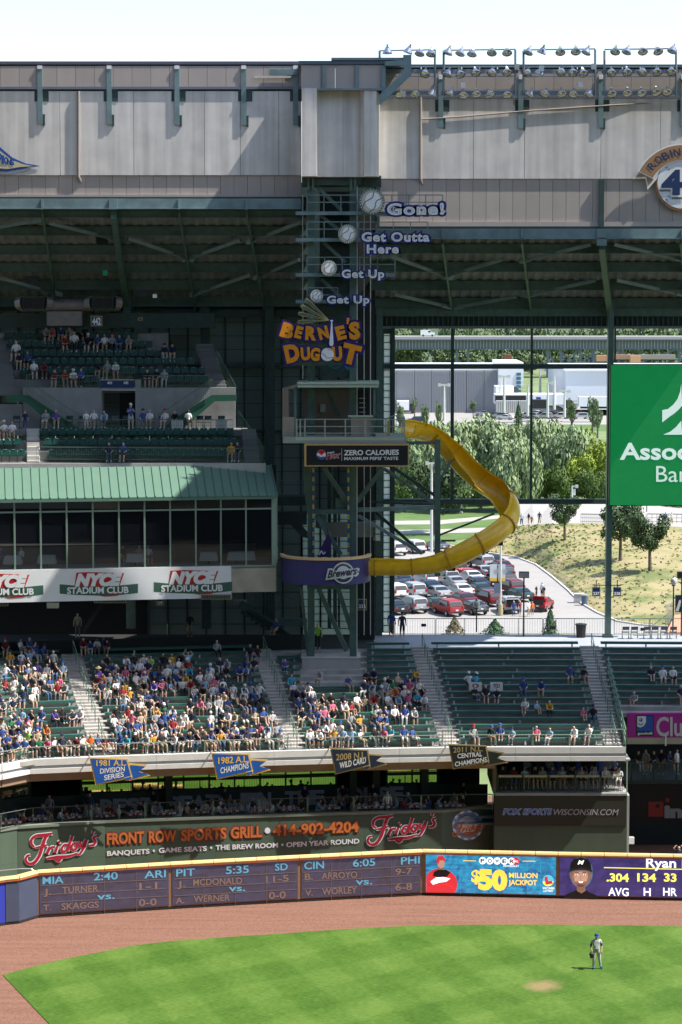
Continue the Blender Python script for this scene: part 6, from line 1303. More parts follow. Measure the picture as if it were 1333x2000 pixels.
# steel frame that carries the slide
sf = E('slide_support_frame','green steel post and trusses carrying the yellow slide out from the tower','frame',P(855,1125,163.5)); YS = 163.6
def sb_(x0,y0_,x1_,y1_,w_,nm='brace',m_=STEEL,Y=YS,Y2=None): MB().beam(P(x0,y0_,Y),P(x1_,y1_,Y2 or Y),w_,w_ * .8,up=Vector((0,1,0))).build(nm,m_,sf)
sb_(855,858,855,1125,.36,'post'); sb_(697,865,850,865,.2,'beam'); sb_(698,996,850,991,.28,'beam',STEELB); sb_(859,996,966,996,.15,'beam'); sb_(750,915,849,984,.22); sb_(700,1007,825,1081,.22,'brace',STEELB); sb_(768,913,850,968,.2,'brace',STEELD,165.5); sb_(735,1001,825,1081,.2,'brace',STEELD,165.5,164); sb_(720,980,850,985,.14,'brace',STEELD,165.5); sb_(859,1045,966,1003,.12,'brace',STEELD); sb_(862,1056,890,1056,.12,'brace',STEELD); sb_(861,934,882,898,.16)
MB().beam(P(979,1060,162.4),P(880,1108,161.8),.14,.14).build('cradle',BLACK,sf); MB().box(P(975,1056,162.6),(.5,.5,.6)).build('cradle',BLACK,sf); MB().box(P(882,1110,161.5),(.5,.6,.3)).build('cradle',BLACK,sf); MB().box(P(800,1119,161.6),(1.0,.5,.2)).build('cradle',BLACK,sf)

# ------------------------------------------------------------------ home run lettering and the cabin sign
WB,NB,INL = mat('bulb_letter_white',(.80,.82,.86),.5),mat('sign_navy_edge',(.015,.02,.16),.5),mat('bulb_letter_inline',(.52,.53,.56),.6); YL_ = 161.7; pL = PLY(YL_)
def hrs(lab,ball,r,words,cat='sign'):
    t = E('home_run_sign',lab,cat,P(ball[0],ball[1] + r,YL_),'home run call signs on the slide tower')
    poly(pL,circ(ball[0],ball[1],r,r * 1.02,n=26),mat('ball_rim_green',(.14,.19,.17),.5),t,'rim',off=-.02,th=.08); poly(pL,circ(ball[0],ball[1],r * .84,r * .86,n=26),mat('ball_cream',(.52,.50,.40),.5),t,'ball_face',off=.02); poly(pL,circ(ball[0] + r * .08,ball[1] - r * .06,r * .62,r * .66,n=24),WB,t,'ball_light',off=.035)
    S = mat('stitch_dark',(.14,.11,.10),.6)
    strokes(pL,[([(ball[0] + r * .12,ball[1] - r * .8),(ball[0] + r * .05,ball[1] - r * .35),(ball[0] - r * .5,ball[1]),(ball[0] - r * .72,ball[1] + r * .4)],r * .07),([(ball[0] + r * .78,ball[1] - r * .25),(ball[0] + r * .35,ball[1] - r * .05),(ball[0] + r * .2,ball[1] + r * .5),(ball[0] - r * .2,ball[1] + r * .8)],r * .07)],S,t,'seam',off=.05)
    mb = MB()
    for k in range(26): a_ = 2 * math.pi * k / 26; c = ON(pL,ball[0] + r * .92 * math.cos(a_),ball[1] + r * .92 * math.sin(a_),.04); mb.box(c,(.05,.03,.05))
    mb.build('rim_bulbs',WB,t,kind='stuff')
    for s,a,b,h in words:
        text(s,pL,a,b,h,WB,t,.03,.04,outline=.13,oc=NB,space=1.12); text(s,pL,(a[0] + 1.0,a[1] - h * .06),(b[0] - 1.0,b[1] - h * .06),h * .88,INL,t,.055,-.02,space=1.12)
hrs('topmost round baseball sign with the word Gone! on the slide tower',(727,394),25,[('Gone!',(758,419),(866,418),22)])
hrs('second baseball sign from the top, with the words Get Outta Here',(679,457),18.5,[('Get Outta',(708,471),(838,471),17.5),('Here',(718,494),(778,494),16.5)])
hrs('third baseball sign from the top, with the words Get Up',(643,524),15.5,[('Get Up',(669,542),(750,542),15.5)])
hrs('lowest and smallest baseball sign with the words Get Up',(619,578),12.5,[('Get Up',(640,592),(721,592),14.5)])
MB().beam(P(735,421,YL_ + .3),P(862,421,YL_ + .3),.1,.1).thing('sign_bracket',STEELB,'steel bracket behind the Gone! letters','bracket')
be = E('dugout_name_sign','orange and purple two line dugout sign with a fan of swinging bats and a baseball','sign',P(628,714,161.2)); YB_ = 161.0; pB = PLY(YB_)
MB().bb((P(558,714,YB_).x,YB_ + .35,P(0,714,YB_).z),(P(697,633,YB_).x,YB_ + .45,P(0,634,YB_).z)).build('green_backing',STEEL,be)
ORB,PRB,BTC = mat('letter_orange',(.72,.27,.005),.5),mat('letter_purple',(.03,.01,.15),.5),mat('bat_outline_gold',(.55,.46,.16),.5)
def letter(c,cx,cy,hh,ww_,rot,bold=.06):
    vs,fs = textmesh(c,bold); xs = [v.x for v in vs]; ys = [v.y for v in vs]; mx,my = (min(xs) + max(xs)) / 2,(min(ys) + max(ys)) / 2; sx,sy = ww_ * 1.1 / (max(xs) - min(xs)),hh * 1.1 / (max(ys) - min(ys)); cr_2,sr = math.cos(R(rot)),math.sin(R(rot))
    def m_(bd,off,mt,nm,g=1.0):
        v2,f2 = textmesh(c,bd); q = []
        for v in v2: x,y = (v.x - mx) * sx,(v.y - my) * sy; q.append(ON(pB,cx + x * cr_2 - y * sr,cy - (x * sr + y * cr_2),off))
        MB().add(q,f2).build(nm,mt,be)
    m_(bold + .10,.0,PRB,'letter_border'); m_(bold,.04,ORB,'letter')
for a in (('B',562,646,27,23,-18),('E',584,649,22,13,-16),('R',608,651,25,20,-4),('N',632,650,23,18,14),('E',666,650,25,17,14),("'",680,627,12,5,-8),('S',693,646,32,20,4),('D',571,690,33,26,12),('U',597,691,24,17,4),('G',616,692,24,17,-6),('U',659,691,26,18,4),('T',686,692,36,33,-14)): letter(*a)
poly(pB,[(642,622),(653,622),(656,678),(641,678)],PRB,be,'bat_border',off=.01); poly(pB,[(645.5,625),(651,625),(651,627),(649.5,628),(652,672),(650,675.5),(645,675.5),(643.5,672),(647.5,628),(645.5,627)],WB,be,'bat',off=.05)
poly(pB,circ(640,692.5,12.5,13,n=28),WB,be,'baseball',off=.06); strokes(pB,[([(628,690),(634,693),(640,699),(651,698)],.8),([(640,681),(645,684),(650,681)],.8)],LGD,be,'seam',off=.08)
for k,(x,y) in enumerate(((597,584),(588,597),(583,612),(581,629))):
    dx,dy = x - 643,y - 625.5; l = math.hypot(dx,dy); nx,ny = -dy / l,dx / l
    def bat(w0,w1,s0): return [(643 + dx * s + nx * w_,625.5 + dy * s + ny * w_) for s,w_ in ((s0,w0),(.45,(w0 + w1) / 2.2),(.85,w1),(.97,w1 * .85),(1.02,0),(.97,-w1 * .85),(.85,-w1),(.45,-(w0 + w1) / 2.2),(s0,-w0))]
    poly(pB,bat(.7,4.0,0),BTC,be,'swinging_bat',off=.02 + .004 * k); poly(pB,bat(.1,2.9,.12),mat('bat_dull_green',(.09,.12,.09),.6),be,'swinging_bat_fill',off=.03 + .004 * k + .012)
strokes(pL,[([(642,713),(655,719),(670,713)],3),([(674,713),(680,721),(683,713)],4)],mat('teal_cloth',(.02,.22,.35),.6),be,'teal_cloth',off=-.4)
# ------------------------------------------------------------------ outside: car park, bank, paths, trees, buildings, viaduct
LOT = mat('pale_car_park_concrete',(.31,.295,.275),.9,var=.06,scale=.3)
PATHM = mat('pale_path_concrete',(.36,.34,.31),.9,var=.05,scale=.3)
LAWN = mat('lawn_grass',(.085,.15,.035),.95,var=.25,scale=.25)
DRY = bpy.data.materials.new('dry_bank_grass'); DRY.use_nodes = True
t_ = DRY.node_tree; b_ = t_.nodes['Principled BSDF']; b_.inputs['Roughness'].default_value = 1; g_ = t_.nodes.new('ShaderNodeNewGeometry'); n_ = t_.nodes.new('ShaderNodeTexNoise'); n_.inputs['Scale'].default_value = .16; n_.inputs['Detail'].default_value = 7; n_.inputs['Roughness'].default_value = .7
c_ = t_.nodes.new('ShaderNodeValToRGB'); t_.links.new(g_.outputs['Position'],n_.inputs['Vector']); t_.links.new(n_.outputs['Fac'],c_.inputs[0]); t_.links.new(c_.outputs[0],b_.inputs['Base Color'])
e_ = c_.color_ramp.elements; e_[0].position = .38; e_[0].color = (.13,.16,.05,1); e_[1].position = .58; e_[1].color = (.32,.265,.14,1); x_ = c_.color_ramp.elements.new(.5); x_.color = (.27,.24,.10,1)
def gsheet(name,pts,z,m_): return sheet(name,[tuple(G(x,y,z)[:2]) for x,y in pts],z,m_)
curb = [(880,1066),(942,1079),(1007,1088),(1047,1103),(1078,1126),(1109,1152),(1136,1179),(1167,1197),(1207,1214),(1251,1221),(1333,1227),(1460,1233)]
gsheet('car_park',[(560,1320),(1560,1320),(1500,1236)] + curb[::-1] + [(780,1060),(560,1060)],-.02,LOT)
gsheet('lawn',[(560,1058),(860,1058),(930,1050),(1005,1024),(1020,980),(560,984)],-.03,LAWN)
gsheet('path',[(560,1020),(860,1016),(1012,1003),(1012,1009),(860,1024),(560,1026)],-.01,PATHM)
gsheet('path',[(560,1038),(850,1034),(960,1030),(1000,1024),(1000,1029),(930,1040),(850,1042),(560,1044)],-.012,PATHM)
gsheet('concourse_verge',[(560,1262),(1400,1262),(1400,1238),(560,1240)],-.008,mat('verge_grass_pale',(.26,.27,.14),.95,var=.2,scale=.5))
gsheet('road',[(560,829),(1500,829),(1500,797),(1100,795),(560,806)],-.02,LOT)
gsheet('far_lawn',[(1040,842),(1500,842),(1500,829),(1040,829)],-.02,LAWN)
gsheet('far_lawn',[(560,805),(1035,800),(1035,790),(560,795)],-.015,mat('dry_lawn',(.25,.22,.10),.95,var=.2,scale=.1))
# bank right of the car park
top = [(900,1062),(950,1046),(1000,1029),(1045,1024),(1080,1023),(1120,1022),(1160,1022),(1200,1023),(1240,1024),(1290,1027),(1350,1030),(1480,1034)]
mb = MB(); nv = 14; cb_ = [G(x,y,0) for x,y in curb]; tp_ = [G(x,y,min(3.2,.5 + i * .7)) for i,(x,y) in enumerate(top)]
nu = len(curb); grid = []
for i in range(nu):
    for j in range(nv + 1):
        v = j / nv; p = cb_[i].lerp(tp_[i],v); p.z += math.sin(v * math.pi) * .5 * (i > 0) + (noise.noise(p * .15) * .35 if 0 < j < nv else 0); grid.append(p)
mb.add(grid,[(i * (nv + 1) + j,(i + 1) * (nv + 1) + j,(i + 1) * (nv + 1) + j + 1,i * (nv + 1) + j + 1) for i in range(nu - 1) for j in range(nv)])
bank = struct(mb.build('grass_bank',DRY))
pl_ = [tp_[i] for i in range(2,nu)]; far_ = [G(x,984,3.2) for x in (1005,1040,1075,1120,1160,1200,1240,1290,1350,1500)]
mb = MB(); k = len(pl_); mb.add(pl_ + far_,[(j,j + 1,k + j + 1,k + j) for j in range(k - 1)]); struct(mb.build('upper_path',PATHM))
mb = MB()
for a,b in zip(cb_,cb_[1:]): mb.beam(a + UP * .06,b + UP * .06,.25,.15)
struct(mb.build('kerb',CONCL))
# grass tufts on the bank
TUF = mat('dry_grass_tuft',(.28,.25,.12),1,var=.3,scale=.5); TUG = mat('green_weed_tuft',(.13,.18,.05),1,var=.3,scale=.5)
mb = MB(); mg = MB()
for _ in range(2200):
    i = rnd.random() * (nu - 2) + .2; j = rnd.random() * nv * .98; a,b = int(i),int(j); p = grid[a * (nv + 1) + b].lerp(grid[(a + 1) * (nv + 1) + b],i - a).lerp(grid[a * (nv + 1) + b + 1].lerp(grid[(a + 1) * (nv + 1) + b + 1],i - a),j - b)
    h = rnd.uniform(.08,.24); an = rnd.random() * 3.14; dx = Vector((math.cos(an),math.sin(an),0)) * rnd.uniform(.1,.24); m2 = mg if noise.noise(p * .09) > .18 else mb
    m2.add([p - dx,p + dx,p + dx * .8 + UP * h + Vector((rnd.uniform(-.2,.2),0,0)),p - dx * .7 + UP * h * .8],[(0,1,2,3)])
o = mb.build('dry_grass',TUF,label='dry straw coloured grass tufts on the bank right of the car park',cat='grass',kind='stuff'); o = mg.build('green_weeds',TUG,label='green weeds growing in patches on the bank right of the car park',cat='weeds',kind='stuff')
# trees
def leafmat(n,c,v=.3): 
    m = mat(n,c,.7,var=v,scale=.5,objvar=.10,spec=.2); return m
LFS,LFG,LFY,LFD,LFC,LFF = leafmat('silver_willow_leaf',(.235,.30,.15)),leafmat('green_leaf',(.085,.135,.035)),leafmat('yellow_green_leaf',(.23,.30,.045)),leafmat('dark_maple_leaf',(.055,.09,.035)),leafmat('conifer_needle',(.05,.10,.04)),leafmat('far_leaf',(.13,.18,.085))
BARK = mat('bark',(.12,.095,.07),.95,var=.2,scale=2)
def crown_mesh(seed,n,leaf,lobes,flat=1.0,droop=0.0,cone=False,m_=None):
    r_ = random.Random(seed); mb = MB(); L = []
    for _ in range(lobes):
        a,e = r_.random() * 6.283,r_.uniform(-.5,1); rr = r_.uniform(.35,.78); L.append((Vector((math.cos(a) * rr,math.sin(a) * rr,e * .62 * flat)),r_.uniform(.24,.46)))
    L.append((Vector((0,0,0)),.55)); W = [l[1] ** 2 for l in L]
    for _ in range(n):
        if cone:
            u = r_.random() ** .8; a = r_.random() * 6.283; rr = (1 - u) * r_.uniform(.6,1.05) * (1 + .25 * math.sin(a * 5 + u * 20)); c = Vector((math.cos(a) * rr,math.sin(a) * rr,-1 + 2 * u)); nrm = Vector((math.cos(a),math.sin(a),.5))
        else:
            c0,r0 = r_.choices(L,W)[0]; d = Vector((r_.gauss(0,1),r_.gauss(0,1),r_.gauss(0,1))).normalized(); c = c0 + d * r0 * (r_.uniform(.75,1.06)); c.z *= 1.0; nrm = d
        nrm = (nrm + Vector((r_.uniform(-.6,.6),r_.uniform(-.6,.6),r_.uniform(-.6,.6)))).normalized(); x = nrm.cross(UP); x = x.normalized() if x.length > .01 else Vector((1,0,0)); y = nrm.cross(x); 
        if droop: y = (y * (1 - droop) - UP * droop).normalized()
        s = leaf * r_.uniform(.6,1.3); sy = s * (1.8 if droop else 1); mb.add([c - x * s - y * sy * .3,c + x * s * .2 - y * sy,c + x * s + y * sy * .3,c - x * s * .1 + y * sy],[(0,1,2,3)])
    for ax in (0,1,2):
        q = sorted(abs(v[ax]) for v in mb.v)[int(len(mb.v) * .985)]
        for v in mb.v: v[ax] /= q
    return mb.mesh('crown',m_)
def trunk_mesh(seed,frac,limbs=6):
    r_ = random.Random(seed); mb = MB(); top_ = Vector((r_.uniform(-.05,.05),r_.uniform(-.05,.05),frac + .25)); mb.tube((0,0,-.02),top_,.045,8,r2=.022)
    for k in range(limbs): a = r_.random() * 6.283; z = r_.uniform(frac * .7,frac + .15); e = Vector((math.cos(a) * r_.uniform(.15,.3),math.sin(a) * r_.uniform(.15,.3),z + r_.uniform(.15,.35))); mb.tube(top_ * (z / (frac + .25)),e,.018,5,r2=.006)
    return mb.mesh('trunk',BARK)
KIND = {}
def kmesh(kind,v):
    k = (kind,v)
    if k not in KIND:
        s = hash(kind) % 1000 if False else sum(map(ord,kind)) + v * 17
        KIND[k] = {'willow': lambda: crown_mesh(s,7000,.036,22,.9,.12,m_=LFS),'green': lambda: crown_mesh(s,4000,.042,15,m_=LFG),'yellow': lambda: crown_mesh(s,3600,.045,14,m_=LFY),'maple': lambda: crown_mesh(s,3600,.05,12,m_=LFD),'conifer': lambda: crown_mesh(s,1100,.075,1,cone=True,m_=LFC),'brownconifer': lambda: crown_mesh(s,1000,.075,1,cone=True,m_=mat('dry_conifer',(.16,.13,.07),.9,var=.3,scale=2)),'far': lambda: crown_mesh(s,900,.09,10,m_=LFF)}[kind]()
    return KIND[k]
TM = [trunk_mesh(3,.35),trunk_mesh(9,.35)]
def tree(px,by,ty,hw,kind,lab,v=0,z=0.0,Y=None,group=None,trunkf=.25,cat='tree',pt=None):
    base = pt or (G(px,by,z) if Y is None else Vector((P(px,800,Y).x,Y,z))); H_ = (CAMH - (ty - 560) * base.y / F) - base.z; rw_ = hw * base.y / F
    t = E('tree' if 'conifer' not in kind else 'conifer',lab,cat,base,group,rz=rnd.random() * 6.28)
    zc0 = trunkf * H_; hh = (H_ - zc0) / 2 * 1.03; c = inst(kmesh(kind,v),'crown',t,(0,0,zc0 + hh),0,(rw_,rw_,hh * 1.0)); tr = inst(TM[v % 2],'trunk',t,(0,0,0),0,(H_ * .8,H_ * .8,H_)); return t
wl = 'silvery green willow in the hedge of trees'
for i,(x,by,ty,hw,v,d) in enumerate(((812,990,850,44,0,'farthest left, behind the cabin sign'),(860,985,836,52,1,'behind the top of the yellow slide'),(925,975,828,58,2,'above the upper bend of the slide'),(978,985,840,50,0,'directly over the slide bend'),(1030,975,842,46,1,'left of the second mullion'),(1068,978,832,48,2,'right of the second mullion'),(1108,985,846,40,0,'left of the yellow green tree'),(895,1000,878,40,2,'low and in front, below the slide top'),(1000,998,872,42,1,'low and in front, beside the bare tree'))): tree(x,by,ty,hw * 1.15,'willow','%s, %s' % (wl,d),v,group='willows beyond the window opening',trunkf=.08)
for i,(x,by,ty,hw,k,v,d) in enumerate(((1152,985,856,42,'yellow',0,'bright yellow green tree left of the great column'),(1182,980,872,30,'yellow',1,'smaller yellow green tree half behind the great column'),(1128,990,892,30,'yellow',1,'yellow green tree in front of the willows, with a loose crown'),(1055,992,918,26,'green',0,'low green tree right of the second mullion base'),(1098,992,908,32,'green',1,'dark green tree below the yellow green tree, left'),(1150,992,922,38,'green',0,'low dark green shrub mass left of the great column'),(1168,1000,930,26,'green',1,'low green shrub beside the green screen corner'),(940,1000,915,22,'green',1,'small green tree under the slide bend'),(790,1000,915,34,'green',0,'green tree left, behind the truss of the slide'),(890,1002,935,30,'green',1,'green bush between the slide post and the willows'),(1325,1032,965,34,'green',0,'green tree below the bank screen at the right edge'))): tree(x,by,ty,hw,k,d,v,trunkf=.1)
for i,(x,d) in enumerate(((800,'far left'),(885,'above the slide top'),(955,'over the slide bend'),(1022,'left of the second mullion'),(1090,'right of the second mullion'))): tree(x,966,850,52,'green','deep green tree standing behind the silvery willows, %s' % d,i % 2,group='green trees behind the willows',trunkf=.05)
tree(846,1042,902,58,'maple','big dark green tree behind the steel post of the slide frame',0,trunkf=.14)
def bankz(px,by):
    # a point of the bank surface under this pixel
    best = None
    for i in range(nu - 1):
        for j in range(nv):
            for u in (.0,.33,.66): p = grid[i * (nv + 1) + j].lerp(grid[(i + 1) * (nv + 1) + j],u); q = proj(p); e = abs(q[0] - px) + abs(q[1] - by); best = min(best,(e,tuple(p))) if best else (e,tuple(p))
    return Vector(best[1])
for x,by,ty,hw,v,d in ((1108,1058,970,30,0,'round dark maple on the bank, nearest the slide'),(1212,1092,985,40,1,'round dark maple on the bank behind the great column'),(1282,1114,1006,37,0,'round dark maple lowest on the bank, far right')): tree(x,by,ty,hw,'maple',d,v,trunkf=.24,group='round maples on the bank',pt=bankz(x,by))
for x,ty,hw,k,v,d in ((888,1208,24,'brownconifer',0,'brownish young conifer behind the concourse railing'),(967,1213,28,'conifer',0,'green spreading conifer behind the concourse railing'),(1075,1190,17,'conifer',1,'tall narrow green shrub behind the concourse railing')): tree(x,1252,ty,hw,k,d,v,trunkf=.05)
tree(1013,812,785,9,'conifer','small dark conifer before the slatted container',0,Y=640,trunkf=.05)
for i,(x,ty,hw,Y,d) in enumerate(((783,790,8,600,'small street tree beside the parked lorry, left'),(830,793,7,600,'small street tree left of the first mullion'),(810,774,5,690,'sapling on the lawn before the grey warehouse, left'),(1118,782,11,610,'pale small tree before the white warehouse'),(1158,778,10,620,'small tree beside the white trailer'),(1168,793,9,600,'small round tree right of the white trailer'),(925,782,7,690,'sapling on the lawn before the grey warehouse, right'),(857,788,6,600,'small street tree behind the first mullion'))): tree(x,0,ty,hw,'far',d,i % 3,Y=Y,trunkf=.3,group='young trees around the far car park')
# bare pale tree
bt_ = E('bare_tree','pale leafless tree with upright twigs, right of the slide bend','tree',G(1018,985,0)); r_ = random.Random(5); mb = MB(); mb.tube(bt_.location,bt_.location + UP * 3,.12,6,r2=.06)
for k in range(90): a = r_.random() * 6.28; s = r_.uniform(.2,1.9); z0_ = r_.uniform(.8,4); mb.tube(bt_.location + Vector((math.cos(a) * s * .2,math.sin(a) * s * .2,z0_)),bt_.location + Vector((math.cos(a) * s,math.sin(a) * s,z0_ + r_.uniform(1.8,4))),.03,3,r2=.008,caps=False)
mb.build('twigs',mat('pale_twig',(.45,.40,.33),.9),bt_,kind='stuff'); MB().tube(bt_.location,bt_.location + UP * 2,.14,7,r2=.1).build('trunk',MATS['pale_twig'],bt_)
# trees under and beyond the viaduct
fr_names = ['between the grey warehouse roof and the viaduct','beyond the viaduct deck']
k = 0
for i in range(26):
    px = 690 + i * 27 + rnd.uniform(-8,8); tree(px,0,rnd.uniform(680,692) + (8 if px > 1060 else 0),rnd.uniform(17,26),'far','leafy tree under the viaduct, %s from the left' % ORD[i],i % 3,Y=rnd.uniform(1012,1060),group='trees under the viaduct',trunkf=.05)
for i in range(24):
    px = 680 + i * 31 + rnd.uniform(-8,8); tree(px,0,rnd.uniform(630,644),rnd.uniform(20,30),'far','distant tree beyond the viaduct, %s from the left' % ORD[i],(i + 1) % 3,Y=rnd.uniform(1120,1180),group='trees beyond the viaduct',trunkf=.05)
hill = []
for i in range(25):
    for j,(yy,zz) in enumerate(((1180,-.1),(1400,9),(1800,16),(2600,22))): hill.append(Vector((-1200 + i * 100,yy,zz + (noise.noise(Vector((i * .7,j,0))) * 5 if j else 0))))
mb = MB().add(hill,[(i * 4 + j,(i + 1) * 4 + j,(i + 1) * 4 + j + 1,i * 4 + j + 1) for i in range(24) for j in range(3)]); struct(mb.build('hills',mat('far_wooded_hill',(.06,.09,.045),1,var=.35,scale=.05)))
# buildings
GWH = mat('grey_corrugated_wall',(.30,.31,.33),.6,var=.03,scale=.05); WHB = mat('white_warehouse_wall',(.62,.66,.72),.6); WHP = mat('white_building_wall',(.75,.76,.78),.6); GLB = mat('blue_window_glass',(.08,.20,.26),.1,.3)
def blk(x0,y0_,x1_,y1_,Y,d,nm,m_,par): a,b = P(x0,y1_,Y),P(x1_,y0_,Y); return MB().bb((a.x,Y,a.z),(b.x,Y + d,b.z)).build(nm,m_,par)
wh = E('warehouse','long grey corrugated warehouse with a white glazed corner, beyond the trees','building',G(900,805,0)); YWH = 722
for i in range(11): blk(640 + i * 34,723,640 + (i + 1) * 34 - .5,806,YWH,60,'wall_panel',GWH,wh)
mb = MB()
for k in range(120): x = P(640 + k * 3.1,760,YWH).x; mb.bb((x,YWH - .18,0),(x + .16,YWH - .02,P(0,723,YWH).z - .2))
mb.build('wall_rib',GWH,wh,kind='stuff'); blk(640,720.5,1014,723,YWH,60,'roof_edge',WHP,wh); blk(974,708,1023,755,YWH - 4,30,'white_corner',WHP,wh)
for k in range(5): blk(1009,728 + k * 8.2,1018,733.5 + k * 8.2,YWH - 4.2,.2,'window',GLB,wh)
wb = E('loading_building','low white loading building with dark dock front, before the grey warehouse','building',G(1000,800,0)); blk(969,755,1004,772,700,10,'upper_wall',WHP,wb); blk(969,771,1105,790,690,12,'lower_wall',WHP,wb); blk(968,773,1028,784,688,2,'dock_front',BLACK,wb)
sc_ = E('slatted_container','pale slatted container standing behind the small conifer','container',G(1002,806,0)); 
for k in range(16): blk(970 + 4 * k,783,973.4 + 4 * k,805,668,3,'slat',mat('container_grey',(.42,.42,.42),.6),sc_)
w2 = E('warehouse','white warehouse with a blank pale wall, right of the second mullion','building',G(1250,790,0)); blk(1105,724,1420,784,705,60,'wall_panel',WHB,w2); blk(1104,722,1420,725,704.5,61,'roof_edge',WHP,w2); blk(1105,783,1420,800,705,60,'base_wall',WHP,w2)
tr_ = E('trailer','long white box trailer parked before the white warehouse','trailer',G(1158,800,0)); blk(1131,775,1190,794,670,3,'box',WHP,tr_); blk(1135,794,1186,798,670.5,2,'chassis',BLACK,tr_)
for x0,x1_,y0_,lab in ((1042,1069,782,'black container behind the far parked cars'),(1106,1118,783,'black container left of the white trailer')):
    ct = E('container',lab,'container',G((x0 + x1_) / 2,800,0),'black containers'); blk(x0,y0_,x1_,798,672,4,'body',BLACK,ct); blk(x0,y0_ - 1,x1_,y0_,672,4,'lid',DARK,ct)
blk(1049,776,1057,782,680,3,'blue_tank',mat('tank_blue',(.02,.06,.25),.5),None); o = COL.objects[-1]; tag(o,'small dark blue tank on top of the black container','tank')
# viaduct
VG = mat('viaduct_girder_grey',(.12,.145,.19),.6,var=.06,scale=.05); VP = mat('viaduct_parapet',(.38,.36,.34),.7); va = E('viaduct','long grey girder viaduct on steel bents crossing behind everything','bridge',G(970,737,0)); YV = 1000
blk(560,664,1500,681,YV,2,'girder',VG,va); blk(560,657,1500,664,YV - 1,14,'deck',VP,va); blk(560,681,1500,682.5,YV - .5,3,'flange',VG,va); blk(560,662.4,1500,664.6,YV - 2,2,'deck_edge',VG,va)
mb = MB()
for k in range(150): x = P(560 + k * 6.3,670,YV).x; mb.bb((x,YV - .25,P(0,681,YV).z),(x + .25,YV - .02,P(0,665,YV).z))
mb.build('stiffener',VP,va,kind='stuff')
def vbm(x0,y0_,x1_,y1_,w_,Y=YV + 1): MB().beam(P(x0,y0_,Y),P(x1_,y1_,Y),w_,w_,up=Vector((0,1,0))).build('bent_leg',VG,va)
for x in (893,915,1070,1096,1134,1160,1209,1327): vbm(x,681,x,742,1.0)
for a in ((1070,683,1095,740),(1096,740,1128,683),(1129,683,1160,735),(1134,740,1160,685),(1100,700,1160,700),(1095,684,1133,738),(1211,684,1240,712),(1240,712,1320,683),(893,712,915,712)): vbm(*a,.7)
# train wagons behind the viaduct piers
for i,(x0,x1_,y0_,y1_,c,lab) in enumerate(((986,1000,693,705,(.22,.07,.05),'rust red railway wagon below the viaduct, left'),(1166,1186,694,708,(.55,.28,.16),'orange machine below the viaduct, left of the great column'),(1198,1246,693,704,(.40,.22,.15),'pale red railway wagon below the viaduct at the right'),(1248,1320,693,704,(.30,.26,.24),'grey brown railway wagon below the viaduct at the right'),(1232,1252,695,710,(.60,.33,.18),'orange crane cab below the viaduct at the right'))):
    t = E('railway_wagon' if 'wagon' in lab else 'crane',lab,'wagon' if 'wagon' in lab else 'machine',P((x0 + x1_) / 2,y1_,850 - i * 3)); blk(x0,y0_,x1_,y1_ - 2,850 - i * 3,3,'body',mat('wagon_%d' % i,c,.7),t); blk(x0,y1_ - 2,x1_,y1_,850.2 - i * 3,2,'chassis',BLACK,t)
# lamp posts
def lamp(px,ty,by,Y,lab,arms=1,grp='tall lamp posts',banner=None):
    x = P(px,800,Y).x; b = P(px,by,Y).z; zt = P(px,ty,Y).z; t = E('lamp_post',lab,'lamp post',(x,Y,b),grp); w_ = Y / 1900 + .04
    MB().tube((x,Y,b),(x,Y,zt),w_,8,r2=w_ * .6).build('pole',mat('pole_pale',(.55,.55,.54),.4),t)
    for s in ((1,) if arms == 1 else (1,-1)): MB().beam((x,Y,zt),(x + s * 8 * Y / F,Y,zt),w_,w_).build('arm',MATS['pole_pale'],t); MB().box((x + s * 9 * Y / F,Y,zt),(6 * Y / F,.4,w_ * 2)).build('lamp_head',MATS['pole_pale'],t)
    if banner: MB().bb((x,Y - .05,P(0,banner[1],Y).z),(x + banner[2] * Y / F,Y,P(0,banner[0],Y).z)).build('banner',WHITE,t); MB().bb((x,Y - .07,P(0,banner[1],Y).z),(x + banner[2] * Y / F,Y - .06,P(0,banner[1] - 6,Y).z)).build('banner_print',BLK,t)
for a in ((844,905,1078,330,'pale lamp post standing in the car park behind the slide frame',2),(868,752,822,620,'pale lamp post right of the slide top, before the warehouse',2),(985,735,806,640,'pale lamp post at the left of the slatted container',2),(978,744,800,700,'pale lamp post before the white glazed corner',1),(1031,752,812,620,'pale lamp post left of the second mullion',1),(1070,748,815,610,'pale lamp post right of the second mullion',1),(1083,732,800,690,'thin lamp post before the viaduct bent',1),(1103,764,815,600,'pale lamp post left of the white warehouse',2),(1055,722,770,760,'thin tall lamp post near the viaduct',1)): lamp(*a)
lamp(902,957,1002,400,'short lamp post with a white banner under the slide bend',1,'banner lamp posts',(960,975,7)); lamp(1119,950,985,400,'short lamp post with a white banner before the green shrubs',1,'banner lamp posts',(955,973,7))
t = E('banner_post','car park post with a pair of yellow and white banners above a small sign','lamp post',G(978,1202,0)); Yq = t.location.y; xx = t.location.x
MB().tube(t.location,(xx,Yq,P(0,1064,Yq).z),.11,8).build('pole',MATS['pole_pale'],t); MB().tube(t.location,(xx,Yq,P(0,1180,Yq).z),.26,10).build('base',mat('bollard_tan',(.42,.33,.18),.6),t)
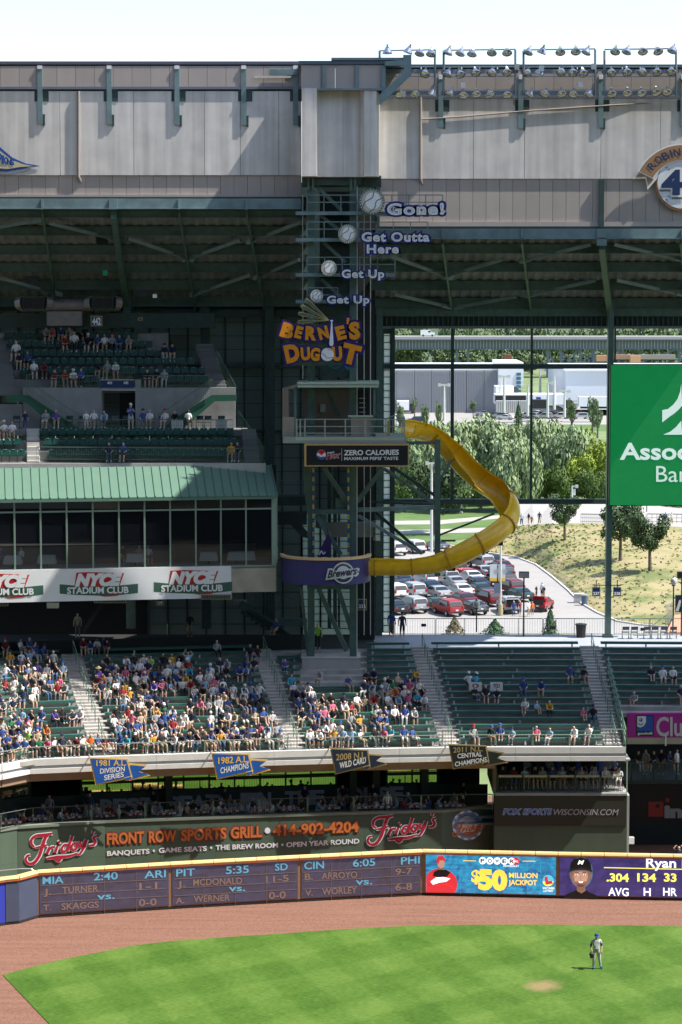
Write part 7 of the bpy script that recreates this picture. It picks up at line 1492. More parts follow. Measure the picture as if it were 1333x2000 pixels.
for s in (-1,1):
    c0,c1 = (963,977) if s < 0 else (980,994); fo = MB().bb((P(c0,0,Yq).x,Yq - .05,P(0,1135,Yq).z),(P(c1,0,Yq).x,Yq,P(0,1102,Yq).z)).build('banner',mat('banner_grey_white',(.55,.57,.60),.6),t); MB().bb((P(c0,0,Yq).x,Yq - .08,P(0,1135,Yq).z),(P(c1,0,Yq).x,Yq - .06,P(0,1129,Yq).z)).build('yellow_strip',mat('banner_yellow',(.65,.42,.05),.6),t); text('UP' if s > 0 else 'UP',PLY(Yq - .06),(c0 + 3,1120),(c1 - 3,1120),9,GALV,t,.01,.04)
MB().bb((P(971,0,Yq).x,Yq - .2,P(0,1158,Yq).z),(P(984,0,Yq).x,Yq - .15,P(0,1139,Yq).z)).build('sign_plate',mat('sign_grey_blue',(.10,.13,.18),.5),t)
bx_ = E('utility_cabinet','low grey utility cabinet at the kerb right of the tailgating group','box',G(1131,1177,0)); MB().box(bx_.location + Vector((0,0,.5)),(1.1,.8,1)).build('body',GALV,bx_); MB().box(bx_.location + Vector((0,0,1.03)),(1.2,.9,.06)).build('lid',CONCL,bx_)
bx_ = E('recycling_bin','blue grey recycling bin beside the utility cabinet at the kerb','bin',G(1142,1182,0)); MB().lathe([(.32,0),(.38,1.1),(0,1.1)],10,c=bx_.location).build('barrel',mat('bin_blue',(.08,.12,.2),.5),bx_); MB().lathe([(.42,1.1),(.42,1.2),(0,1.25)],10,c=bx_.location).build('lid',GALV,bx_)
# low fences on the upper path and ramp wall at the right
for i,(x0,x1_) in enumerate(((1135,1190),(1196,1262),(1264,1400))):
    t = E('path_fence','dark mesh fence along the upper path, %s length from the left' % ORD[i],'fence',G((x0 + x1_) / 2,1021,3.2),'fence along the upper path'); a,b = G(x0,1021,3.2),G(x1_,1022,3.2); mb = MB(); n = 14
    for k in range(n + 1): p = a.lerp(b,k / n); mb.beam(p,p + UP * 1.2,.05,.05,up=Vector((0,1,0)))
    for z in (.2,.7,1.2): mb.beam(a + UP * z,b + UP * z,.05,.05)
    mb.build('bar',STEELD,t,kind='stuff'); MB().beam(a + UP * 1.25,b + UP * 1.25,.08,.06).build('top_rail',STEELD,t)
rm = E('ramp_wall','orange brown brick plaza wall at the right edge beyond the concourse','wall',G(1320,1245,0)); MB().prism([G(1302,1250),G(1345,1250),G(1345,1215),G(1318,1215)],UP * .8).build('brick_block',mat('orange_brick',(.55,.26,.15),.8,var=.1),rm)
t = E('ramp_railing','grey slatted ramp railing at the right edge of the bank','railing',G(1315,1230,0)); mb = MB()
for k in range(16): p = G(1301 + 2.6 * k,1225 - 1.5 * k,0); mb.beam(p,p + UP * 2.4,.06,.06,up=Vector((0,1,0)))
mb.beam(G(1301,1225) + UP * 2.4,G(1340,1202) + UP * 2.4,.08,.08); mb.build('bar',GALV,t,kind='stuff')

# ------------------------------------------------------------------ cars
PAINT = {n: mat('car_paint_' + n.replace(' ','_'),c,.28,.25 if n in ('silver','grey') else 0,spec=.6) for n,c in {'white': (.62,.62,.60),'silver': (.36,.37,.38),'grey': (.14,.145,.15),'black': (.012,.013,.015),'dark blue': (.015,.03,.06),'dark green': (.02,.05,.045),'red': (.28,.012,.015),'maroon': (.12,.01,.015),'tan': (.30,.26,.2)}.items()}
CGL = mat('car_glass',(.015,.02,.025),.05,spec=.8); TYRE = mat('tyre',(.015,.015,.015),.8); TAIL = mat('tail_light_red',(.35,.01,.01),.3); PLT = mat('number_plate',(.6,.6,.6),.5)
PROF = {'sedan': ([(0,.38),(-.02,.72),(.06,.98),(.2,1.03),(.75,1.05),(1.38,1.40),(2.0,1.46),(2.6,1.43),(3.35,1.03),(4.3,.90),(4.62,.72),(4.68,.35)],1.8,1.0,(.80,1.07,1.36,1.39),(2.65,1.40,3.28,1.06),(1.1,3.0),4.68),
        'suv': ([(0,.42),(-.02,.8),(.05,1.08),(.38,1.66),(.6,1.74),(2.7,1.76),(3.5,1.20),(4.4,1.06),(4.6,.8),(4.64,.38)],1.86,1.1,(.08,1.12,.37,1.62),(2.75,1.72,3.42,1.24),(.55,3.1),4.64),
        'minivan': ([(0,.38),(-.02,.8),(.04,1.05),(.34,1.66),(.6,1.76),(3.0,1.74),(4.0,1.12),(4.7,.92),(4.95,.65),(5.0,.34)],1.95,1.05,(.08,1.08,.34,1.60),(3.05,1.70,3.92,1.16),(.5,3.4),5.0),
        'pickup': ([(0,.52),(-.02,.85),(0,1.12),(1.85,1.14),(2.1,1.80),(3.3,1.84),(3.95,1.25),(5.2,1.12),(5.45,.85),(5.5,.45)],1.95,1.15,(1.88,1.2,2.08,1.72),(3.35,1.80,3.9,1.29),(2.15,3.6),5.5)}
def car_parts(kind):
    pr,W,belt,rw_,ws,sw,L_ = PROF[kind]
    def hw(z,y): k = W / 2 * (1 - max(0,z - belt) * .30); return k * (1 - .10 * max(0,.5 - y) ** 2 * 2 - .12 * max(0,(y - L_ + .9)) ** 2)
    n = len(pr); mb = MB(); vs = [Vector((-hw(z,y),y,z)) for y,z in pr] + [Vector((hw(z,y),y,z)) for y,z in pr]
    mb.add(vs,[tuple(range(n)),tuple(range(2 * n - 1,n - 1,-1))] + [(i,n + i,n + (i + 1) % n,(i + 1) % n) for i in range(n)])
    me = mb.mesh('body',PAINT['white']); bm = bmesh.new(); bm.from_mesh(me); bmesh.ops.bevel(bm,geom=[e for e in bm.edges if abs(abs(e.verts[0].co.x) - abs(e.verts[1].co.x)) < .25 and e.verts[0].co.x * e.verts[1].co.x > 0],offset=.05,segments=2,affect='EDGES'); bm.to_mesh(me); bm.free()
    for p in me.polygons: p.use_smooth = True
    me.set_sharp_from_angle(angle=R(35)); me.materials.clear(); me.materials.append(PAINT['white'])
    out = [('body',me,(0,0,0))]
    def glassq(y0,z0,y1,z1,d): a,b = hw(z0,y0) - .10,hw(z1,y1) - .12; return MB().add([Vector((-a,y0,z0 + .02)) + d,Vector((a,y0,z0 + .02)) + d,Vector((b,y1,z1 - .03)) + d,Vector((-b,y1,z1 - .03)) + d],[(0,1,2,3)]).mesh('g',CGL)
    out.append(('rear_window',glassq(*rw_,Vector((0,-.035,.02))),(0,0,0))); out.append(('windscreen',glassq(*ws,Vector((0,.03,.03))),(0,0,0)))
    H_ = max(z for y,z in pr)
    for s in (-1,1):
        a,b = sw; z0,z1 = belt + .03,H_ - .13; q = [(a - .05 * (kind != 'pickup'),z0),(b + .15,z0),(b - .45,z1),(a + .22,z1)]
        out.append(('side_window',MB().add([Vector((s * (hw(z,y) + .012),y,z)) for y,z in q],[(0,1,2,3)]).mesh('sw',CGL),(0,0,0)))
    for x in (-1,1):
        for y in (.85,L_ - .95): out.append(('wheel',MB().tube((-.11,0,0),(.11,0,0),.33,14).tube((-.12,0,0),(.12,0,0),.19,10,m=1).mesh('w',[TYRE,GALV]),(x * (W / 2 - .10),y,.33)))
        out.append(('tail_light',MB().box((0,0,0),(.24 if kind != 'minivan' else .14,.06,.18 if kind in ('sedan',) else .34)).mesh('t',TAIL),(x * (W / 2 - .17),-.02,.82 if kind == 'sedan' else 1.0)))
    out.append(('number_plate',MB().box((0,0,0),(.32,.03,.16)).mesh('p',PLT),(0,-.035,.72))); out.append(('bumper',MB().box((0,0,0),(W * .9,.10,.16)).mesh('b',BLACK),(0,-.03,.46)))
    return out
CP_ = {k: car_parts(k) for k in PROF}
def car(kind,colr,loc,rz,lab,name='parked_car',grp='cars parked in rows beyond the stadium',z=0):
    t = E(name,lab,{'suv': 'suv','sedan': 'car','minivan': 'minivan','pickup': 'pickup truck'}[kind],loc,grp,rz)
    for nm,me,l in CP_[kind]:
        o = inst(me,nm,t,l)
        if nm == 'body': o.material_slots[0].link = 'OBJECT'; o.material_slots[0].material = PAINT[colr]
    return t
CARS = [(787,1202,'sedan','black'),(824,1199,'suv','silver'),(868,1196,'sedan','dark green'),(893,1205,'suv','red'),(942,1202,'sedan','grey'),(785,1172,'suv','white'),(822,1170,'suv','silver'),(871,1172,'sedan','silver'),(915,1168,'sedan','white'),(922,1186,'sedan','maroon'),(953,1166,'sedan','dark green'),
        (798,1147,'sedan','dark blue'),(797,1160,'sedan','black'),(846,1145,'minivan','white'),(886,1143,'minivan','silver'),(934,1141,'sedan','white'),(947,1154,'sedan','dark blue'),(901,1152,'sedan','silver'),(852,1160,'sedan','dark blue'),(1000,1150,'suv','black'),(1013,1163,'suv','maroon'),(972,1186,'suv','maroon'),(1032,1176,'sedan','dark green'),(995,1135,'suv','dark blue'),
        (870,1124,'sedan','silver'),(916,1130,'pickup','red'),(905,1110,'suv','black'),(936,1095,'suv','black'),(956,1112,'suv','silver'),(788,1128,'sedan','grey'),(993,1120,'sedan','maroon'),(784,1086,'minivan','white'),(822,1082,'minivan','white'),(945,1084,'suv','grey'),(838,1128,'sedan','grey'),(960,1130,'sedan','silver'),(975,1108,'sedan','black'),(868,1078,'sedan','grey')]
CARS.sort(key=lambda c: -c[1]); ccount = {}; seen_l = set()
for x,y,kd,cl_ in CARS:
    g = G(x,y,0); rz = R(24) + rnd.uniform(-.05,.05); g = g - Vector((0,0,0)); ccount[(kd,cl_)] = ccount.get((kd,cl_),0) + 1; nth = ccount[(kd,cl_)]
    tot = sum(1 for c in CARS if c[2:] == (kd,cl_)); row = 'front row' if y > 1190 else 'second row' if y > 1158 else 'third row' if y > 1136 else 'fourth row' if y > 1100 else 'farthest row'
    nb = min((c for c in CARS if c[:2] != (x,y)),key=lambda c: abs(c[0] - x) + abs(c[1] - y) * 2)
    lab = '%s %s in the %s of the car park, by a %s %s' % (cl_,{'pickup': 'pickup truck'}.get(kd,kd),row,nb[3],nb[2]) if tot > 1 else '%s %s in the %s of the car park' % (cl_,{'pickup': 'pickup truck'}.get(kd,kd),row)
    if tot > 1 and lab in seen_l: lab = lab.replace('white','second white',1) if kd == 'minivan' else lab + ', other one'
    seen_l.add(lab); car(kd,cl_,g,rz,lab)
# open hatch cars of the tailgaters
def openlid(t,kd,lab): o = MB().hexa([Vector(v) for v in ((-.75,.30,1.70),(.75,.30,1.70),(.75,.25,1.74),(-.75,.25,1.74),(-.70,-.65,2.0),(.70,-.65,2.0),(.70,-.6,2.05),(-.70,-.6,2.05))]) if kd == 'suv' else MB().hexa([Vector(v) for v in ((-.7,.85,1.05),(.7,.85,1.05),(.7,.8,1.1),(-.7,.8,1.1),(-.65,.55,1.75),(.65,.55,1.75),(.65,.48,1.75),(-.65,.48,1.75))]); q = inst(o.mesh('lid',PAINT['silver' if kd == 'suv' else 'red']),'open_hatch',t); q2 = inst(MB().box((0,-.03,1.1),(1.4,.03,.6)).mesh('bay',BLACK),'boot_opening',t)
openlid(car('suv','silver',G(1003,1200,0),R(10),'silver suv with its tailgate open, people standing behind it'),'suv',''); openlid(car('sedan','red',G(1050,1196,0),R(-18),'red car with its boot open, rightmost in the car park'),'sedan','')
FARC = [(1045,815,'white'),(1053,818,'silver'),(1062,812,'white'),(1073,814,'dark blue'),(1080,818,'silver'),(1090,812,'black'),(1100,816,'grey'),(1112,818,'white'),(1122,813,'silver'),(1142,810,'red'),(1150,818,'silver'),(993,818,'silver'),(1003,820,'white'),(960,812,'white'),(830,826,'dark blue'),(975,815,'tan')]
for i,(x,y,cl_) in enumerate(sorted(FARC)): car('suv' if i % 3 == 0 else 'sedan',cl_,G(x,y,0),R(80 + rnd.uniform(-20,20)),'tiny %s car in the far car park, %s from the left' % (cl_,ORD[i]),grp='cars in the far car park')
vn = E('white_van','white van driving along the viaduct','van',P(830,657,YV)); vb_ = [(0,0),(5.6,0),(5.6,.9),(4.4,1.2),(3.8,2.0),(0,2.0)]; MB().prism([P(822,657,YV) + Vector((a,0,b + .5)) for a,b in vb_],Vector((0,2,0))).build('body',WHITE,vn); MB().bb(P(822,657,YV) + Vector((3.0,-.03,1.6)),P(822,657,YV) + Vector((4.0,.02,2.2))).build('side_window',CGL,vn); 
for dx in (1,4.6): MB().tube(P(822,657,YV) + Vector((dx,-.05,.4)),P(822,657,YV) + Vector((dx,.2,.4)),.4,10).build('wheel',TYRE,vn)
tk = E('parked_truck','white lorry with a dark cab, left edge of the far car park','truck',G(786,808,0)); q0 = G(776,808,0); MB().bb(q0 + Vector((0,0,1)),q0 + Vector((3.4,5,3.6))).build('box',WHITE,tk); MB().bb(q0 + Vector((3.5,.2,.8)),q0 + Vector((5.2,4,2.8))).build('cab',PAINT['dark blue'],tk); MB().bb(q0 + Vector((3.6,.1,1.9)),q0 + Vector((5.1,.25,2.6))).build('windscreen',CGL,tk)
for dx in (.8,4.4): MB().tube(q0 + Vector((dx,-.1,.5)),q0 + Vector((dx,.3,.5)),.5,10).build('wheel',TYRE,tk)
# ------------------------------------------------------------------ people
SKN = [mat('skin_fair',(.68,.42,.31),.6),mat('skin_tan',(.52,.30,.20),.6),mat('skin_brown',(.20,.10,.065),.6)]
CLO = {'w': ('white',(.80,.80,.80)),'n': ('navy',(.02,.028,.07)),'b': ('royal blue',(.04,.09,.30)),'l': ('light blue',(.30,.45,.62)),'g': ('grey',(.34,.35,.37)),'k': ('black',(.014,.014,.018)),'r': ('red',(.36,.03,.03)),'m': ('maroon',(.16,.02,.035)),'y': ('gold',(.62,.34,.03)),'o': ('orange',(.68,.16,.02)),'p': ('pink',(.62,.14,.24)),'G': ('green',(.02,.17,.07)),'L': ('lime',(.32,.65,.10)),'t': ('tan',(.48,.38,.26)),'v': ('violet',(.12,.07,.34)),'T': ('teal',(.03,.34,.50))}
CM = {k: mat('cloth_' + v[0].replace(' ','_'),v[1],.85) for k,v in CLO.items()}
TRO = [mat('trousers_khaki',(.36,.29,.20),.9),mat('trousers_denim',(.07,.12,.22),.9),mat('trousers_dark',(.03,.03,.04),.9),mat('trousers_pale',(.52,.52,.50),.9),mat('trousers_grey',(.16,.16,.17),.9)]
HAIR = {'h': mat('hair_brown',(.055,.03,.018),.8),'H': mat('hair_black',(.012,.01,.01),.7),'B': mat('hair_blonde',(.36,.24,.11),.8),'s': mat('hair_grey',(.32,.29,.26),.8)}
CAPC = {'W': ('white',(.7,.7,.7)),'N': ('navy',(.015,.025,.07)),'U': ('blue',(.03,.09,.38)),'K': ('black',(.012,.012,.014)),'R': ('red',(.35,.02,.02)),'E': ('green',(.03,.30,.12))}
CAPM = {k: mat('cap_' + v[0],v[1],.8) for k,v in CAPC.items()}; STRAW = mat('straw',(.55,.42,.22),.85); SHOE = mat('shoe_pale',(.5,.5,.5),.7)
def skinned(J,edges,sub=1,order=None):
    """J: name -> (x, y, z, radius); a skin surface grown over the joints, with each face tagged by its nearest bone"""
    names = list(J); idx = {n: i for i,n in enumerate(names)}; me = bpy.data.meshes.new('sk'); me.from_pydata([J[n][:3] for n in names],[(idx[a],idx[b]) for a,b in edges],[])
    o = bpy.data.objects.new('sk',me); COL.objects.link(o); md = o.modifiers.new('s','SKIN'); md.use_smooth_shade = True; md.branch_smoothing = .4
    for i,n in enumerate(names): v = me.skin_vertices[0].data[i]; r = J[n][3]; v.radius = (r,r if len(J[n]) < 5 else J[n][4]); v.use_root = (n == names[0])
    if sub: sb = o.modifiers.new('u','SUBSURF'); sb.levels = sub; sb.render_levels = sub
    bpy.context.view_layer.update(); out = bpy.data.meshes.new_from_object(o.evaluated_get(bpy.context.evaluated_depsgraph_get())); bpy.data.objects.remove(o); bpy.data.meshes.remove(me); return out
def closest(p,a,b): d = b - a; t = max(0,min(1,(p - a).dot(d) / max(1e-9,d.length_squared))); return (a + d * t - p).length
EDG = [('pel','bel'),('bel','che'),('che','nb'),('nb','nk'),('nk','hd'),('hd','ht')] + [e for s in 'LR' for e in (('che','sh' + s),('sh' + s,'el' + s),('el' + s,'wr' + s),('wr' + s,'ha' + s),('pel','hi' + s),('hi' + s,'kn' + s),('kn' + s,'an' + s),('an' + s,'to' + s))]
def person_mesh(J,name,sleeves=False,sub=1):
    me = skinned(J,EDG + [e for e in J.get('_e',[])] if '_e' in J else EDG,sub); V = {n: Vector(J[n][:3]) for n in J if n != '_e'}
    for m_ in (SKN[0],CM['w'],TRO[0],SKN[0],HAIR['h'],SHOE): me.materials.append(m_)
    lab = {}
    for a,b in EDG:
        k = b[:2]; lab[(a,b)] = 1 if b in ('bel','che','nb') or k == 'sh' or k == 'el' else 0 if b in ('nk','hd','ht') else (1 if sleeves else 0) if k == 'wr' else 0 if k == 'ha' else 2 if k in ('hi','kn') else 3 if k == 'an' else 5
    hd = V['hd']; ht = V['ht']; ax = (ht - hd).normalized()
    for p in me.polygons:
        c = p.center; bst = min(((closest(c,V[a],V[b]) - .5 * min(J[a][3],J[b][3]),l) for (a,b),l in lab.items())); p.material_index = bst[1]; p.use_smooth = True
        if (c - hd).length < .16 or (c - ht).length < .14:
            if bst[1] in (0,1) and (c - hd).dot(ax) > -.06: p.material_index = 4 if ((c - hd).dot(ax) > .115 or c.y > hd.y + .015) else 0
    me.name = name; return me
def sym(d):
    o = {}
    for k,v in d.items():
        if k.endswith('*'): o[k[:-1] + 'L'] = v; o[k[:-1] + 'R'] = (-v[0],) + tuple(v[1:])
        else: o[k] = v
    return o
SIT = {'pel': (0,0,.56,.15,.13),'bel': (0,.01,.74,.15,.12),'che': (0,.02,.93,.17,.12),'nb': (0,.01,1.05,.075),'nk': (0,-.005,1.10,.055),'hd': (0,-.02,1.18,.092),'ht': (0,-.02,1.285,.082),'sh*': (.17,.015,.99,.07),'el*': (.235,-.06,.75,.052),'wr*': (.17,-.30,.68,.036),'ha*': (.15,-.38,.655,.04),'hi*': (.09,-.05,.55,.11),'kn*': (.13,-.44,.55,.078),'an*': (.13,-.47,.13,.05),'to*': (.14,-.62,.05,.045)}
def var(base,**k): d = dict(base); d.update(k); return d
sitA = sym(SIT); sitB = dict(sitA); sitB.update({'che': (0,-.12,.90,.17,.12),'nb': (0,-.19,1.0,.075),'nk': (0,-.22,1.04,.055),'hd': (0,-.26,1.11,.092),'ht': (0,-.27,1.21,.082),'shL': (.17,-.14,.95,.07),'shR': (-.17,-.14,.95,.07),'elL': (.2,-.36,.66,.05),'elR': (-.2,-.36,.66,.05),'wrL': (.06,-.50,.62,.036),'wrR': (-.06,-.50,.62,.036),'haL': (.02,-.55,.62,.04),'haR': (-.02,-.55,.61,.04),'bel': (0,-.04,.73,.15,.12)})
sitC = dict(sitA); sitC.update({'elL': (.22,-.17,.82,.05),'wrL': (.10,-.24,1.03,.036),'haL': (.04,-.2,1.10,.04)})
sitD = dict(sitA); sitD.update({'knL': (.10,-.34,.78,.075),'anL': (.09,-.42,.40,.048),'toL': (.09,-.55,.36,.045),'knR': (-.10,-.34,.78,.075),'anR': (-.09,-.42,.40,.048),'toR': (-.09,-.55,.36,.045),'wrL': (.1,-.38,.74,.036),'wrR': (-.1,-.38,.74,.036),'haL': (.03,-.43,.76,.04),'haR': (-.03,-.43,.75,.04)})
sitE = dict(sitA); sitE.update({'elL': (.27,.12,.78,.052),'wrL': (.38,.24,.60,.036),'haL': (.42,.26,.52,.04),'elR': (-.3,-.02,.80,.052),'wrR': (-.16,-.2,.72,.036),'haR': (-.09,-.26,.72,.04),'hd': (.02,-.03,1.18,.092)})
sitF = dict(sitA); sitF.update({'elL': (.33,.0,1.12,.05),'wrL': (.18,.02,1.30,.036),'haL': (.09,.02,1.33,.04),'elR': (-.33,.0,1.12,.05),'wrR': (-.18,.02,1.30,.036),'haR': (-.09,.02,1.33,.04)})
STD = sym({'pel': (0,0,.95,.15,.12),'bel': (0,0,1.10,.145,.11),'che': (0,.01,1.32,.17,.12),'nb': (0,.0,1.45,.075),'nk': (0,-.01,1.50,.055),'hd': (0,-.02,1.58,.092),'ht': (0,-.02,1.685,.082),'sh*': (.18,.01,1.39,.07),'el*': (.25,.01,1.12,.05),'wr*': (.26,-.06,.88,.036),'ha*': (.26,-.08,.79,.04),'hi*': (.09,0,.90,.115),'kn*': (.11,-.01,.50,.075),'an*': (.12,.02,.10,.05),'to*': (.13,-.14,.04,.045)})
walk = dict(STD); walk.update({'knL': (.09,-.16,.52,.075),'anL': (.09,-.10,.12,.05),'toL': (.09,-.26,.05,.045),'knR': (-.09,.05,.50,.075),'anR': (-.09,.22,.14,.05),'toR': (-.09,.10,.05,.045),'wrL': (.24,.12,.9,.036),'haL': (.23,.14,.82,.04),'wrR': (-.24,-.2,.95,.036),'haR': (-.22,-.27,.9,.04)})
phone = dict(STD); phone.update({'elL': (.24,-.1,1.15,.05),'wrL': (.1,-.28,1.3,.036),'haL': (.05,-.3,1.36,.04),'elR': (-.24,-.1,1.15,.05),'wrR': (-.1,-.28,1.3,.036),'haR': (-.05,-.3,1.36,.04)})
PM = {k: person_mesh(v,'person_' + k) for k,v in dict(sitA=sitA,sitB=sitB,sitC=sitC,sitD=sitD,sitE=sitE,sitF=sitF,std=STD,walk=walk,phone=phone).items()}
HEADC = {'sitB': (0,-.265,1.13)}
def capmesh(m_,c,tall=0): 
    mb = MB(); mb.lathe([(.104,.0),(.106,.05),(.09,.10),(.05,.125),(.001,.13)],10,c=c); c = Vector(c)
    mb.hexa([c + Vector(v) for v in ((-.08,-.09,.0),(.08,-.09,.0),(.055,-.19,-.015),(-.055,-.19,-.015),(-.08,-.09,.018),(.08,-.09,.018),(.055,-.19,.003),(-.055,-.19,.003))]); return mb.mesh('cap',m_)
CAPME = {}
def getcap(code,pose):
    k = (code,pose)
    if k not in CAPME:
        z = {'sit': 1.245,'std': 1.645,'wal': 1.645,'pho': 1.645}[pose[:3]]; c = (0,-.27,z - .075) if pose == 'sitB' else (0,-.02,z)
        CAPME[k] = capmesh(CAPM[code],c) if code != 'S' else MB().lathe([(.22,.0),(.21,.015),(.105,.02),(.10,.09),(.07,.12),(.001,.125)],14,c=c).mesh('hat',STRAW)
    return CAPME[k]
def person(pose,loc,rz,shirt,hat,lab,group,sc=1.0,tro=None,name='person',bare=None):
    scl = (sc * rnd.uniform(.95,1.06),sc,sc)
    sk = SKN[rnd.choices((0,1,2),(6,3,1))[0]]; tr = TRO[tro] if tro is not None else TRO[rnd.choices(range(5),(4,3,2,2,2))[0]]; shorts = rnd.random() < .6 if bare is None else bare
    hm_ = HAIR.get(hat) or HAIR[rnd.choice('hHhBs')]
    if group in JOIN:
        M = Matrix.Translation(loc) @ Matrix.Rotation(rz,4,'Z') @ Matrix.Diagonal((*scl,1)); JQ.append((PM[pose],M,(sk,CM[shirt],tr,sk if shorts else tr,hm_,SHOE)))
        if hat in CAPM or hat == 'S': JQ.append((getcap(hat,pose),M,None))
        return None
    o = inst(PM[pose],name,None,loc,rz,scl); tag(o,lab,'person',group)
    for i,m_ in enumerate((sk,CM[shirt],tr,sk if shorts else tr,hm_,SHOE)): o.material_slots[i].link = 'OBJECT'; o.material_slots[i].material = m_
    if hat in CAPM or hat == 'S': c = inst(getcap(hat,pose),'cap' if hat != 'S' else 'sun_hat',o)
    return o
def hatw(h): return 'straw hat' if h == 'S' else '%s cap' % CAPC[h][0] if h in CAPC else {'h': 'brown hair','H': 'black hair','B': 'blonde hair','s': 'grey hair'}[h]
JOIN = {'fans seated in the upper rows','fans below the upper walkway','diners on the terrace','people at the back of the terrace','people in the second balcony row','people on the loge level','guests in the club','extra'}; JQ = []
CROWD = """58,1227,b,h;11,1251,m,R;40,1252,w,h;58,1249,b,H;68,1265,b,h;79,1262,b,N;20,1275,y,N;42,1278,w,H;58,1276,l,h;40,1290,n,N;55,1290,k,h;73,1292,v,h;92,1288,k,H;109,1290,k,h;118,1297,l,U;10,1302,w,s;67,1314,t,W;80,1317,n,B;28,1325,w,s;49,1327,n,h;86,1329,k,h;113,1328,r,s;116,1315,p,h;28,1343,g,W;45,1342,n,W;177,1246,b,s;198,1245,n,h;163,1228,m,H;183,1228,w,h;197,1228,m,h;177,1312,m,s;193,1311,v,S;193,1327,n,N;6,1367,g,s;23,1388,n,h;43,1383,l,h;62,1381,k,s;82,1381,b,W;103,1383,v,B;122,1383,k,B;144,1381,g,h;161,1380,w,W;4,1418,b,h;21,1409,G,W;38,1413,k,h;28,1424,n,K;56,1423,L,s;73,1413,b,h;89,1409,o,h;14,1433,b,h;32,1439,b,K;15,1446,n,h;78,1437,G,h;88,1438,p,B;101,1437,w,h;63,1449,k,K;85,1452,n,N;10,1460,g,s;43,1462,b,B;134,1452,g,s;163,1436,w,H;183,1436,o,h;155,1452,m,h;180,1452,b,h;198,1449,m,h;209,1285,k,h;200,1294,n,s;219,1295,b,H;227,1309,t,W;245,1304,p,s;214,1313,g,h;209,1323,o,h;228,1324,w,s;246,1283,w,h;261,1284,k,h;281,1283,w,B;295,1281,L,B;273,1296,w,H;286,1297,p,h;303,1296,b,B;319,1283,k,B;327,1296,w,h;336,1281,y,h;349,1294,w,H;353,1281,k,h;365,1279,l,h;237,1305,n,h;283,1318,w,W;300,1321,v,B;317,1319,b,H;346,1319,b,h;334,1330,l,h;358,1330,w,s;208,1336,G,N;226,1336,k,W;254,1336,y,W;213,1347,w,N;233,1348,r,h;261,1352,n,N;289,1350,b,h;305,1352,n,K;292,1360,k,K;227,1375,k,s;251,1374,r,h;279,1375,t,h;320,1374,G,W;338,1386,b,N;240,1389,g,h;275,1389,t,h;304,1395,g,h;297,1403,g,h;424,1251,g,s;447,1288,g,h;442,1302,k,h;466,1302,b,N;411,1300,w,W;390,1303,m,h;368,1306,T,s;408,1316,w,U;369,1319,r,h;398,1331,k,K;418,1329,p,h;416,1341,w,h;435,1342,b,N;456,1338,w,N;476,1339,w,W;490,1339,g,U;455,1353,g,s;477,1352,w,N;390,1368,p,h;407,1365,g,N;427,1367,w,s;445,1366,b,h;475,1365,k,K;493,1365,k,N;511,1366,k,N;491,1267,k,h;505,1265,k,h;523,1286,n,N;538,1286,v,h;546,1317,T,h;549,1335,w,h;560,1328,g,h;553,1352,n,s;305,1419,g,s;338,1404,r,h;247,1438,T,s;265,1432,k,W;287,1434,g,h;288,1447,y,h;310,1442,k,h;325,1431,n,N;332,1445,w,h;340,1435,n,h;368,1429,n,h;363,1446,k,s;392,1422,t,s;385,1444,k,h;429,1382,k,W;446,1386,w,N;427,1410,n,h;439,1414,k,K;458,1411,w,B;446,1422,g,s;508,1409,p,h;523,1408,l,h;540,1408,g,h;477,1420,b,S;466,1427,n,U;502,1420,k,H;524,1422,w,K;545,1424,g,U;415,1443,b,s;434,1443,y,h;448,1442,v,N;483,1440,n,N;598,1418,w,h;627,1311,g,h;680,1319,b,h;571,1352,b,h;588,1350,n,s;608,1354,n,h;632,1361,k,h;644,1363,k,h;672,1354,n,N;697,1360,w,s;576,1381,n,s;592,1378,n,U;617,1378,b,s;632,1378,p,B;650,1375,p,s;670,1374,w,s;686,1392,g,h;649,1403,w,E;631,1406,w,K;615,1416,n,h;670,1431,l,h;687,1430,l,s;714,1308,k,h;730,1306,n,h;810,1304,y,H;758,1317,k,h;777,1318,t,h;791,1318,b,h;730,1330,l,h;752,1330,g,W;768,1331,G,h;786,1331,k,h;801,1331,p,h;820,1328,w,h;746,1341,g,W;762,1344,t,h;775,1345,o,h;790,1344,w,W;808,1342,n,h;826,1343,k,h;730,1357,r,h;777,1356,l,U;757,1358,w,h;798,1356,p,W;815,1357,T,h;833,1354,w,h;725,1392,k,E;740,1392,b,N;754,1385,b,h;771,1383,w,h;791,1386,b,h;749,1431,p,U;762,1430,T,h;789,1429,b,s;916,1316,w,W;925,1319,T,W;927,1342,k,h;949,1344,k,h;971,1342,k,h;1023,1327,b,U;1058,1332,b,N;1114,1305,b,U;1138,1306,k,N;1026,1365,w,h;1049,1368,l,h;1072,1367,y,h;1140,1383,p,s;1168,1384,k,N;925,1421,g,R;956,1427,k,U;977,1429,b,U;1001,1426,l,N;1048,1425,p,h;1075,1427,l,h;1125,1427,w,h;1151,1426,w,s;1272,1305,k,h;1295,1307,w,U;1315,1305,w,h;1239,1358,g,h;1330,1344,n,h;2,1352,b,h;14,1399,g,N;34,1402,b,h;350,1445,k,N;467,1444,g,h;515,1381,b,h;105,1452,n,h;120,1436,b,U;358,1385,w,h;375,1388,n,h;560,1381,w,h;478,1381,n,h;250,1402,n,h"""
SECP = {SECN[0]: 'far left block',SECN[1]: 'big left block',SECN[2]: 'block under slide tower',SECN[3]: 'right block',SECN[4]: 'far right block'}
taken = set(); plist = []; extra = []
